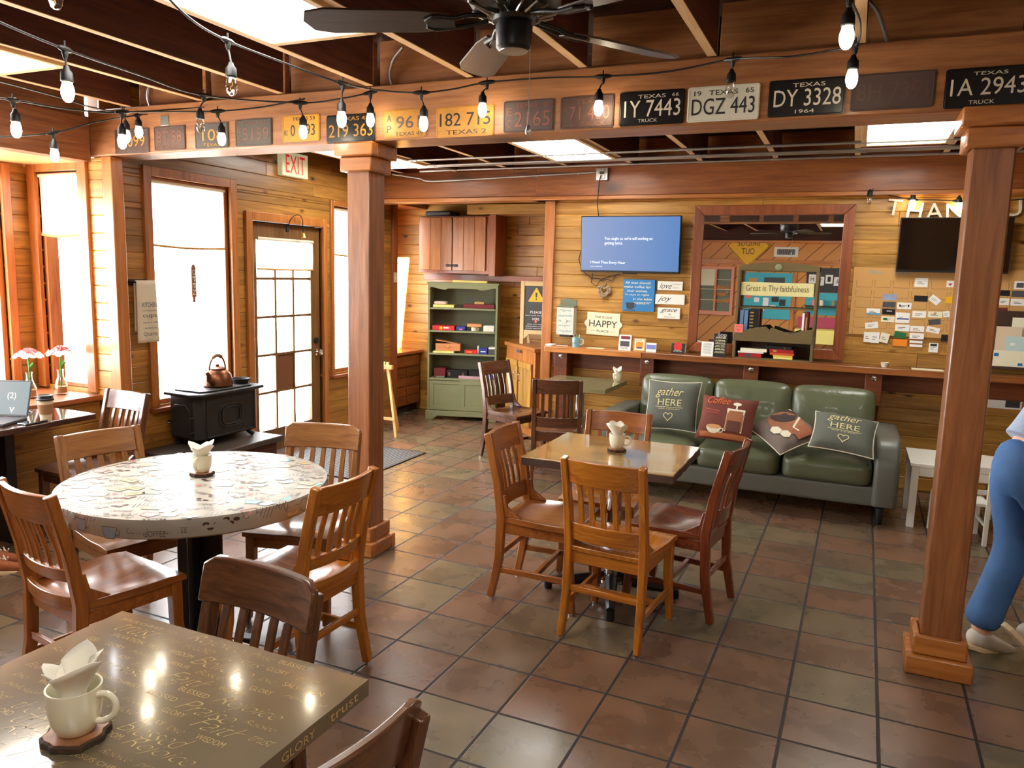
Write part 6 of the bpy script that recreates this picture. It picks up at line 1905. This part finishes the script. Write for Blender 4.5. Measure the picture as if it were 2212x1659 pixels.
D = lambda d: {'d': d}
Yp = lambda y: {'y': y}
string('string of bulbs dropping from the upper left edge to the middle of the beam', [(-70, 10, D(2.2)), (0, 48, D(2.35)), (140, 106, D(2.67), (146, 196), 1), (290, 158, D(3.2)), (440, 206, D(3.85), (433, 270), 0), (648, 222, Yp(.62), (655, 284), 1), (735, 213, Yp(.70)), (800, 200, Yp(.74), (800, 258), 1), (818, 194, Yp(.80))])
string('string of bulbs from above the large light panel along the whole beam', [(330, -40, D(2.4)), (410, 40, D(2.6)), (492, 88, D(2.9), (500, 184), 0), (610, 134, D(3.2)), (740, 180, D(3.45), (738, 256), 1), (830, 196, Yp(.50)), (910, 200, Yp(.56), (915, 266), 1), (980, 192, Yp(.66)), (1052, 178, Yp(.72), (1042, 236), 1), (1180, 168, Yp(.76)), (1303, 165, Yp(.76), (1293, 232), 1), (1440, 155, Yp(.77)), (1583, 128, Yp(.72), (1578, 192), 0), (1700, 123, Yp(.6)), (1790, 110, D(3.1)), (1848, 98, D(2.9), (1840, 168), 1), (1858, 50, D(2.6)), (1836, -10, D(2.35), (1829, 78), 1), (1840, -60, D(2.2))])
string('string of bulbs at mid height from the left edge to the rusted plates', [(-70, 205, D(3.0)), (28, 216, D(3.35), (35, 278), 1), (130, 233, D(3.6)), (225, 243, D(3.75)), (263, 242, D(3.8), (264, 304), 1), (370, 241, D(4.1)), (470, 240, D(4.3), (479, 299), 1), (560, 232, Yp(.70)), (640, 217, Yp(.76)), (658, 213, Yp(.80))])
string('lowest string of bulbs in front of the bay window', [(-70, 300, D(3.7)), (0, 296, D(3.85)), (115, 287, D(4.1), (118, 334), 1), (210, 263, D(4.3)), (297, 249, D(4.6), (300, 284), 1), (318, 247, Yp(.80))])
string('short string of bulbs with a plug meeting the left end of the beam', [(-70, 160, D(3.1)), (0, 176, D(3.3)), (120, 208, D(3.7)), (200, 232, D(4.0)), (268, 242, D(4.3), (273, 293), 1), (380, 236, Yp(.74)), (440, 232, Yp(.80))])
string('string of bulbs along the top of the picture above the left joists', [(-90, -100, D(2.2)), (118, -84, D(2.35), (120, -8), 0), (300, -110, D(2.5))])
# little string over the thank u letters
t = string('small string of bulbs above the thank u letters', [(1885, 415, Yp(WY - .09), (1878, 432), 0), (1930, 424, Yp(WY - .07)), (1972, 431, Yp(WY - .05), (1971, 440), 1), (2020, 432, Yp(WY - .06)), (2070, 434, Yp(WY - .05), (2070, 446), 1), (2140, 436, Yp(WY - .06)), (2230, 428, Yp(WY - .06))])
t['group'] = 'small wall string'
del t['group']

# ================================================================ CONDUITS
y1 = at(1480, 322, z=BZ1 - .012).y
y2 = at(1480, 338, z=BZ1 - .012).y
y3 = at(1480, 350, z=BZ1 - .012).y
for k, (yy, x0, x1, lab) in enumerate(((y1, -2.6, 5.1, 'steel conduit under the joists, nearest the beam'), (y2 - .035, -2.8, 5.1, 'steel conduit, front one of the close set of three'), (y2, -2.8, 5.1, 'steel conduit, middle one of the close set of three'),
                                       (y2 + .035, -2.8, 5.1, 'steel conduit, rear one of the close set of three'))):
    o = tag(MB().tube([(x0, yy, BZ1 - .014), (x1, yy, BZ1 - .014)], .0115, 10).build('conduit', P['steel'], None), lab, 'conduit', 'conduits under the joists')
    q = MB()
    for jx_ in JX[1:-1:2]: q.tube([(jx_ + .03, yy, BZ1 - .014), (jx_ + .06, yy, BZ1 - .014)], .016, 10)
    q.build('coupling', P['steel'], o)
bx0 = at(985, 366, z=BZ1 - .012).x
o = tag(MB().tube(smooth_path([Vector(p) for p in ((bx0 - .3, y2 + .075, BZ1 - .014), (bx0 - .12, y2 + .08, BZ1 - .014), (bx0, y3 - .01, BZ1 - .014), (bx0 + .12, y3, BZ1 - .014), (5.1, y3, BZ1 - .014))]), .0105, 10).build('conduit', P['steel'], None), 'steel conduit with a bend, closest to the header timber', 'conduit', 'conduits under the joists')
yb = WY - .085
pts = [at(px_, py_, y=yb) for px_, py_ in ((848, 376), (905, 385), (945, 391), (1160, 379), (1288, 372))]
o = tag(MB().tube(smooth_path(pts), .009, 10).build('conduit', P['steel'], None), 'thin steel conduit on the header timber ending at the junction box', 'conduit')
q = MB()
for px_, py_ in ((1160, 380), (1250, 375)): q.lathe([(0, 0), (.014, 0), (.014, .014), (0, .014)], 10, frame(at(px_, py_, y=yb + .01), (0, -1, 0)))
q.build('clip', P['steel'], o)
# flexible cables rising between joists behind the beam top
for k, (px_, lab) in enumerate(((325, 'curved armoured cable above the rusted plates'), (848, 'curved armoured cable above the post, left of the fan'), (1918, 'armoured cable at the beam top near the right post'))):
    a = at(px_, 232 if k == 0 else (185 if k == 1 else 86), y=BY0 + .03)
    o = tag(MB().tube(smooth_path([Vector((a.x, a.y, BZ1 - .005)), Vector((a.x - .02, a.y - .0, BZ1 + .06)), Vector((a.x + (.0 if k < 2 else -.05), a.y, BZ1 + .13)), Vector((a.x + (.06 if k < 2 else -.1), a.y, BZ1 + .19))]), .008, 8).build('armoured_cable', P['steel'], None), lab, 'cable')


# ================================================================ TABLE-TOP THINGS
def mug_set(px, py, z, handle_dir, where, big=1.0, napr=1.0, coaster=True, nm=1):
    p = at(px, py, z=z)
    p = Vector((p.x, p.y, z))
    if coaster:
        n_ = 22
        rr = [.050 * big * (1 + .06 * math.sin(k * 2.3) + .04 * math.sin(k * 5.1)) for k in range(n_)]
        pts = [(rr[k] * math.cos(2 * PI * k / n_), rr[k] * math.sin(2 * PI * k / n_)) for k in range(n_)]
        o = MB().prism(pts, 0, .0135).build('bark_ring', P['bark'], None, bevel=.002)
        o.name = 'wood_slice_coaster'
        MB().prism([(x * .9, y * .9) for x, y in pts], .0135, .0155).build('cut_face', wood('slice_face_%s' % where, rgb(140, 90, 56), rgb(180, 124, 80), 'z', rough=.5), o)
        o.location = p
        tag(o, 'bark edged wood slice coaster under the mug on the ' + where, 'coaster', 'wood slice coasters')
        p = p + Vector((0, 0, .0158))
    t = thing('napkin_mug', 'cream mug holding napkins on the ' + where, 'mug', p, math.atan2(handle_dir[1], handle_dir[0]), 'mugs holding napkins')
    s = big
    MB().lathe([(0, 0), (.026 * s, 0), (.030 * s, .004), (.038 * s, .022 * s), (.0415 * s, .05 * s), (.0425 * s, .078 * s), (.0395 * s, .078 * s), (.0385 * s, .05 * s), (.034 * s, .022 * s), (.02 * s, .010), (0, .009)], 32).build('body', P['ceramic'], t)
    MB().tube(smooth_path([Vector(q) * s for q in ((.039, 0, .066), (.058, 0, .068), (.071, 0, .056), (.069, 0, .036), (.052, 0, .022), (.036, 0, .020))]), [.0062] * 31, 10).build('handle', P['ceramic'], t)
    rnd = random.Random(px)
    nb = MB()
    for k in range(7):
        a0 = k * .95 + rnd.uniform(-.2, .2)
        sp = rnd.uniform(1.2, 2.0)
        rb, rt = (.016 + .0013 * k) * s, (.040 + .0028 * k) * s * napr
        top = (.125 + rnd.uniform(-.012, .016)) * s * napr ** .3
        pk = rnd.uniform(.25, .75)
        def fn(u, v, a0=a0, sp=sp, rb=rb, rt=rt, top=top, pk=pk):
            a = a0 + sp * (u - .5)
            hgt = top * (1 - .35 * abs(u - pk))
            z_ = .024 * s + (hgt - .024 * s) * v
            r_ = rb + (rt - rb) * (max(0, z_ - .072 * s) / (.055 * s)) ** 1.1
            return (r_ * math.cos(a), r_ * math.sin(a), z_)
        nb.grid(fn, 8, 8)
    o = nb.build('paper_napkins', P['napkin'], None, smooth=30)
    so_ = o.modifiers.new('t', 'SOLIDIFY'); so_.thickness = .0016
    o.location = p
    tag(o, 'folded paper napkins standing in the mug on the ' + where, 'napkins', 'napkins in mugs')
    return t


mug_set(166, 1592, .757, (.95, .30), 'gold lettered near table', big=1.18)
mug_set(437, 1026, .759, (.35, -.93), 'round table', big=1.0, napr=1.15)
mug_set(1332, 974, .757, (.9, .0), 'square centre table', big=1.0, napr=1.15)
mug_set(1333, 824, .7585, (-.2, -.97), 'small back table', big=.95, coaster=False)


# ================================================================ PEOPLE
def skin_obj(name, nodes, edges, mat_, parent=None, root=0, sub=2):
    """nodes: [(position, radius or (rx, ry))]"""
    me = bpy.data.meshes.new(name)
    me.from_pydata([tuple(n_[0]) for n_ in nodes], edges, [])
    tmp = bpy.data.objects.new(name, me)
    COL.objects.link(tmp)
    tmp.modifiers.new('s', 'SKIN').use_smooth_shade = True
    for i, n_ in enumerate(nodes):
        r_ = n_[1] if isinstance(n_[1], tuple) else (n_[1], n_[1])
        me.skin_vertices[0].data[i].radius = r_
        me.skin_vertices[0].data[i].use_root = i == root
    u = tmp.modifiers.new('u', 'SUBSURF'); u.levels = u.render_levels = sub
    dg = bpy.context.evaluated_depsgraph_get()
    new = bpy.data.meshes.new_from_object(tmp.evaluated_get(dg))
    bpy.data.objects.remove(tmp)
    new.materials.clear(); new.materials.append(mat_)
    o = bpy.data.objects.new(name, new)
    COL.objects.link(o)
    if parent: o.parent = parent
    return o


def hand_nodes(wrist, dirv, palm_n, nodes, edges, wi):
    """palm, four unequal bent fingers and a thumb hung on the wrist node wi"""
    d = Vector(dirv).normalized(); nn = Vector(palm_n).normalized(); s = d.cross(nn)
    base = len(nodes)
    nodes.append((Vector(wrist) + d * .045, (.030, .016))); edges.append((wi, base))
    for k, (off, L) in enumerate(((-.030, .072), (-.010, .082), (.010, .077), (.029, .060))):
        i = len(nodes)
        r0_ = Vector(wrist) + d * .09 + s * off
        nodes.append((r0_, .010)); edges.append((base, i))
        nodes.append((r0_ + d * L * .45 + nn * .008, .0085)); edges.append((i, i + 1))
        nodes.append((r0_ + d * L * .72 + nn * .028, .0078)); edges.append((i + 1, i + 2))
        nodes.append((r0_ + d * L * .85 + nn * .046, .0065)); edges.append((i + 2, i + 3))
    i = len(nodes)
    nodes.append((Vector(wrist) + d * .035 - s * .038 + nn * .012, .012)); edges.append((base, i))
    nodes.append((Vector(wrist) + d * .065 - s * .054 + nn * .026, .0098)); edges.append((i, i + 1))
    nodes.append((Vector(wrist) + d * .092 - s * .052 + nn * .036, .008)); edges.append((i + 1, i + 2))


def figure(label, loc, rz, J, top, trousers, hair, shoe_m, sole_m, flare=1.0):
    """J: joint positions in the figure's own frame (it looks along +y)"""
    V = {k: Vector(v) for k, v in J.items()}
    names = ['pelvis', 'waist', 'chest', 'neckb', 'neck', 'head', 'crown', 'shL', 'elL', 'wrL', 'shR', 'elR', 'wrR', 'hipL', 'knL', 'anL', 'toL', 'hipR', 'knR', 'anR', 'toR']
    rad = dict(pelvis=(.135, .105), waist=(.12, .09), chest=(.15, .10), neckb=(.075, .06), neck=.052, head=(.078, .092), crown=(.066, .078), shL=.058, elL=.042, wrL=(.028, .024), shR=.058, elR=.042, wrR=(.028, .024),
               hipL=.092, knL=.058, anL=.040, toL=(.040, .028), hipR=.092, knR=.058, anR=.040, toR=(.040, .028))
    ed = [('pelvis', 'waist'), ('waist', 'chest'), ('chest', 'neckb'), ('neckb', 'neck'), ('neck', 'head'), ('head', 'crown'), ('chest', 'shL'), ('shL', 'elL'), ('elL', 'wrL'), ('chest', 'shR'), ('shR', 'elR'), ('elR', 'wrR'),
          ('pelvis', 'hipL'), ('hipL', 'knL'), ('knL', 'anL'), ('anL', 'toL'), ('pelvis', 'hipR'), ('hipR', 'knR'), ('knR', 'anR'), ('anR', 'toR')]
    ix = {n_: i for i, n_ in enumerate(names)}
    for s in 'LR': V['foot' + s] = V['an' + s] + (V['to' + s] - V['an' + s]).normalized() * .07 + Vector((0, 0, -.015))
    nodes = [(V[n_] if n_[:2] != 'to' else V['foot' + n_[2]], rad[n_] if n_[:2] != 'to' else .022) for n_ in names]
    edges = [(ix[a], ix[b]) for a, b in ed]
    for s in 'LR':
        d = (V['wr' + s] - V['el' + s]).normalized()
        hand_nodes(V['wr' + s], d, Vector((1 if s == 'L' else -1, .25, -.2)) - d * d.dot(Vector((1 if s == 'L' else -1, .25, -.2))), nodes, edges, ix['wr' + s])
    body = skin_obj('person', nodes, edges, P['skin'])
    body.location = loc; body.rotation_euler = (0, 0, rz)
    tag(body, label, 'person')
    # face: nose, eyes, mouth, ears
    hd = V['head']; f = (V.get('look', Vector((0, 1, 0)))).normalized(); sd = f.cross(Vector((0, 0, 1))).normalized()
    q = MB().tube([hd + f * .082 + Vector((0, 0, .012)), hd + f * .108 + Vector((0, 0, -.022)), hd + f * .088 + Vector((0, 0, -.030))], [.008, .014, .010], 8)
    for s in (-1, 1): q.lathe([(0, -.004), (.016, -.004), (.019, .004), (0, .008)], 10, frame(hd + sd * s * .084 - f * .008, sd * s))
    q.build('nose_and_ears', P['skin'], body)
    for s in (-1, 1): MB().lathe([(0, 0), (.011, 0), (.008, .005), (0, .006)], 10, frame(hd + f * .080 + sd * s * .032 + Vector((0, 0, .014)), f)).build('eye', P['ink'], body)
    MB().tube([hd + f * .078 + sd * -.024 + Vector((0, 0, -.055)), hd + f * .085 + Vector((0, 0, -.058)), hd + f * .078 + sd * .024 + Vector((0, 0, -.055))], .005, 8).build('mouth', P['pink'], body)
    hn = [(hd - f * .02 + Vector((0, 0, .03)), (.088, .096)), (V['crown'] - f * .015 + Vector((0, 0, .022)), (.074, .084)), (hd - f * .055 + Vector((0, 0, -.06)), (.07, .06)), (hd - f * .06 + Vector((0, 0, -.16)), (.05, .035))]
    skin_obj('hair', hn, [(0, 1), (0, 2), (2, 3)], hair, body)
    # clothes over the same skeleton
    tn = [(V['pelvis'] + Vector((0, .01, .045)), (.172, .142)), (V['waist'] * .6 + V['pelvis'] * .4, (.166, .136)), (V['waist'] * .4 + V['chest'] * .6, (.170, .128)), (V['chest'], (.178, .125)), (V['neckb'], (.082, .07))]
    rg_ = []
    for i, (c_, (ra, rb)) in enumerate(tn):
        ax = (tn[min(i + 1, 4)][0] - tn[max(i - 1, 0)][0]).normalized()
        fw = Vector((1, 0, 0)).cross(ax) * -1
        rg_.append([c_ + Vector((1, 0, 0)) * (ra * math.cos(2 * PI * k / 28)) + fw * (rb * math.sin(2 * PI * k / 28)) for k in range(28)])
    c_, fold = tn[0][0], []
    rg_.insert(0, [c_ + (p_ - c_) * .93 + Vector((0, 0, .004)) for p_ in rg_[0]])
    MB().rings(rg_).build('sweater', top, body, smooth=60, sub=2)
    for s in 'LR':
        wr = V['wr' + s] - (V['wr' + s] - V['el' + s]) * .08
        skin_obj('sleeve', [(V['sh' + s] * .75 + V['chest'] * .25, .080), (V['sh' + s], .078), ((V['sh' + s] + V['el' + s]) / 2, .066), (V['el' + s], .058), (wr, .042)], [(0, 1), (1, 2), (2, 3), (3, 4)], top, body, root=1)
    jn = [(V['pelvis'] * .5 + V['waist'] * .5, (.15, .118)), (V['pelvis'] + Vector((0, -.015, 0)), (.165, .145))]
    je = [(0, 1)]
    for s in 'LR':
        i = len(jn)
        an, kn = V['an' + s], V['kn' + s]
        jn += [(V['hip' + s] + Vector((0, -.015, -.03)), .118), (kn, .080), (kn + (an - kn) * .55, .066 * (flare + 1) / 2), (an + Vector((0, 0, .01)), .062 * flare)]
        je += [(1, i), (i, i + 1), (i + 1, i + 2), (i + 2, i + 3)]
    jo = skin_obj('jeans' if flare > 1 else 'trousers', jn, je, trousers, body, root=1)
    for s in 'LR':
        an, to = V['an' + s], V['to' + s]
        d = (to - an).normalized()
        dz = Vector((0, 0, -1)) if 'tilt' + s not in J else Vector(J['tilt' + s]).normalized()
        sn = [(an - d * .05 + dz * .03, (.045, .05)), (an + d * .03 + dz * .03, (.046, .045)), (an + d * .12 + dz * .045, (.048, .034)), (an + d * .195 + dz * .05, (.036, .024))]
        sh_ = skin_obj('shoe', sn, [(0, 1), (1, 2), (2, 3)], shoe_m, body)
        sd_ = d.cross(dz).normalized()
        fr_ = Matrix((d, sd_, -dz)).transposed().to_4x4(); fr_.translation = an + dz * .078
        MB().prism([(-.09, -.034), (-.03, -.036), (.06, -.042), (.15, -.045), (.21, -.03), (.23, 0), (.21, .03), (.15, .045), (.06, .042), (-.03, .036), (-.09, .034), (-.105, 0)], -.012, .012, fr_).build('sole', sole_m, sh_, bevel=.004)
        if shoe_m is P['tanshoe']:
            for k in range(4): MB().tube([an + d * (.05 + k * .025) + sd_ * -.026 - dz * (-.012 + k * .008), an + d * (.055 + k * .025) - dz * (.010 - k * .010), an + d * (.05 + k * .025) + sd_ * .026 - dz * (-.012 + k * .008)], .004, 6).build('lace', P['linen'], sh_)
    return body


# customer walking away at the right edge, one heel lifted
figure('person in a pale blue sweater and flared blue jeans walking off at the right edge', (2.565, 1.075, 0), R(-68), dict(
    pelvis=(0, 0, .93), waist=(0, .06, 1.07), chest=(0, .17, 1.27), neckb=(0, .235, 1.42), neck=(0, .27, 1.48), head=(0, .315, 1.575), crown=(0, .33, 1.65),
    shL=(-.17, .20, 1.35), elL=(-.22, .12, 1.10), wrL=(-.20, .26, .92), shR=(.17, .20, 1.35), elR=(.22, .10, 1.10), wrR=(.20, .25, .93),
    hipL=(-.09, -.01, .88), knL=(-.10, .02, .50), anL=(-.10, -.10, .09), toL=(-.115, .06, .045),
    hipR=(.09, -.01, .88), knR=(.09, .14, .52), anR=(.09, .02, .20), toR=(.09, .15, .07), tiltR=(0, -.62, -.78)),
    P['sweater'], P['denim'], P['hair'], P['shoe'], P['sole'], flare=1.35)
# customer seated behind the laptop, only the shoes in the picture
figure('person with tan shoes and dark trousers seated at the left edge behind the laptop', (-2.50, -1.17, .045), R(-4), dict(
    pelvis=(0, 0, .56), waist=(0, -.02, .72), chest=(0, .02, .94), neckb=(0, .04, 1.09), neck=(0, .06, 1.15), head=(0, .09, 1.25), crown=(0, .09, 1.32),
    shL=(-.18, .02, 1.02), elL=(-.24, .08, .83), wrL=(-.13, .24, .85), shR=(.18, .02, 1.02), elR=(.24, .06, .86), wrR=(.13, .24, .85),
    hipL=(-.09, .06, .53), knL=(-.10, .46, .50), anL=(-.0, .86, .07), toL=(-.0, 1.0, .02),
    hipR=(.09, .06, .53), knR=(.10, .46, .50), anR=(.13, .78, .07), toR=(.14, .94, .02)),
    P['slate'], P['denim_d'], P['hair'], P['tanshoe'], P['sole'])
chair('walnut', -2.50, -1.16, (.05, 1), 'dark chair carrying the seated person at the left edge', None)

# ================================================================ WHAT THE MIRROR SHOWS: the wall behind the camera
def FM(x, y, z): return Matrix(((-1, 0, 0, x), (0, 0, 1, y), (0, 1, 0, z), (0, 0, 0, 1)))       # lettering frame on a wall facing +y
t = thing('bridge_out_sign', 'yellow diamond road sign reading bridge out, seen in the mirror', 'sign', (-.25, FW + .04, 2.36))
MB().prism([(.43, 0), (0, .43), (-.43, 0), (0, -.43)], -.003, 0, FM(0, 0, 0)).build('panel', P['yellow'], t, bevel=.002)
e = .405
MB().stroke([(e, 0), (0, e), (-e, 0), (0, -e), (e, 0)], .012, FM(0, .0008, 0)).text('BRIDGE', FM(0, .001, .055), w=.44, h=.105).text('OUT', FM(0, .001, -.105), w=.25, h=.12).build('lettering', P['ink'], t, smooth=0)
t = thing('air_vent', 'white framed air vent on the diagonal boards, seen in the mirror', 'vent', (.48, FW + .002, 2.25))
MB().bx(-.23, .23, 0, .012, -.10, .10).build('frame', P['white'], t, bevel=.004)
MB().bx(-.17, .17, .012, .016, -.055, .055).build('grille', P['grille'], t)
for k in range(9): MB().bx(-.15 + k * .0375 - .004, -.15 + k * .0375 + .004, .016, .021, -.05, .05).build('slat', P['steel'], t)
nb_ = tag(bx('teal_notice_board', P['teal'], (-.30, .64, FW + .001, FW + .03, .90, 1.83)), 'teal notice board with papers, seen in the mirror through the hutch', 'notice board')
tag(bx('trim_18', W['trim_z'], (.64, .72, FW, FW + .04, 0, 1.99), None), kind='structure')
rnd = random.Random(3)
PAPS = [(-.12, 1.66, .16, .12, 'kraft', 'brown'), (.30, 1.62, .40, .24, 'grey', 'large grey picture'), (-.02, 1.28, .10, .09, 'paper', 'white square'), (.16, 1.24, .11, .18, 'paper', 'white list'), (.34, 1.30, .14, .10, 'slate', 'dark'), (-.18, 1.36, .12, .10, 'pink', 'pink'), (.48, 1.24, .12, .13, 'slate', 'dark upright'), (.08, 1.10, .12, .07, 'cream', 'cream'), (.30, 1.14, .12, .08, 'cream', 'second cream')]
for i, (x, z, w_, h, mk, nm_) in enumerate(PAPS):
    o = tag(bx('pinned_paper', P[mk], (x - w_ / 2, x + w_ / 2, FW + .030, FW + .034, z - h / 2, z + h / 2), None, 0), nm_ + ' paper pinned on the teal board seen in the mirror', 'paper', 'papers on the teal board')
t = thing('faith_board', 'dark board with paper letters spelling faith, seen in the mirror', 'notice board', (1.32, FW, 1.71))
MB().bx(-.42, .42, .001, .02, -.24, .24).build('board', P['slate'], t)
for i, c_ in enumerate('FAITH'):
    o = MB().bx(-.065, .065, .02, .023, -.085, .085).build('letter_sheet', P['paper'], t)
    o.location = (.31 - i * .155, 0, .02 * (-1) ** i)
    MB().text(c_, FM(0, .0245, 0), w=.06, h=.10).build('letter_print', P['ink'], o, smooth=0)
t = thing('wall_cabinet', 'salmon framed window cabinet with shelves, seen in the mirror', 'cabinet', (-.86, FW, 1.44))
m = MB()
for a in ((-.37, -.31, -.5, .5), (.31, .37, -.5, .5), (-.31, .31, .44, .5), (-.31, .31, -.5, -.42), (-.02, .02, -.42, .44)): m.bx(a[0], a[1], .001, .06, a[2], a[3])
m.build('frame', plain('salmon_paint', rgb(226, 150, 120), .5), t, bevel=.004)
MB().bx(-.31, .31, .0, .004, -.42, .44).build('back_panel', P['sage_d'], t)
for z in (-.2, .02, .22): MB().bx(-.31, .31, .004, .05, z, z + .015).build('shelf', P['linen'], t)
MB().bx(-.31, -.02, .06, .062, .1, .44).build('bright_pane', P['cream'], t)
t = MB().text('Grateful', FM(-.72, FW + .07, 1.52), w=.30, h=.09, depth=.004).text('Thankful', FM(-.72, FW + .07, 1.38), w=.30, h=.09, depth=.004).text('Blessed', FM(-.72, FW + .07, 1.24), w=.30, h=.09, depth=.004).build('orange_garland', P['orange'], None, smooth=0)
tag(t, 'orange garland across the salmon cabinet, seen in the mirror', 'garland')
t = thing('bench_table', 'table with a yellow cloth and pink back, seen in the mirror', 'table', (1.30, FW + .45, 0))
MB().bx(-.5, .5, -.3, .3, .72, .76).build('tabletop', P['lime'], t)
MB().bx(-.5, .5, -.42, -.36, .76, .98).build('back_panel', plain('magenta_board', rgb(176, 70, 96), .6), t)
for a in (-1, 1):
    for b in (-1, 1): MB().bx(a * .45 - .025, a * .45 + .025, b * .25 - .025, b * .25 + .025, 0, .72).build('leg', P['bark'], t)
MB().bx(-.5, .5, .295, .305, .5, .72).build('cloth_skirt', P['lime'], t)
t = thing('wall_shelf', 'dark wall shelf with jars over teal boards, seen in the mirror', 'shelf', (1.32, FW, 1.22))
MB().bx(-.40, .40, .001, .015, -.2, .24).build('back_board', P['teal'], t)
MB().bx(-.40, .40, .015, .18, -.04, -.01).build('shelf_board', P['bark'], t)
for k, (x, mk) in enumerate(((.25, 'paper'), (.12, 'sage'), (-.1, 'cream'), (-.24, 'pink'))):
    o = tag(MB().lathe([(0, 0), (.04, 0), (.042, .09), (.03, .11), (0, .115)], 14).build('jar', P[mk], None), ('white', 'sage green', 'cream', 'pink')[k] + ' jar on the dark shelf, seen in the mirror', 'jar')
    o.location = (1.32 + x, FW + .1, 1.21)
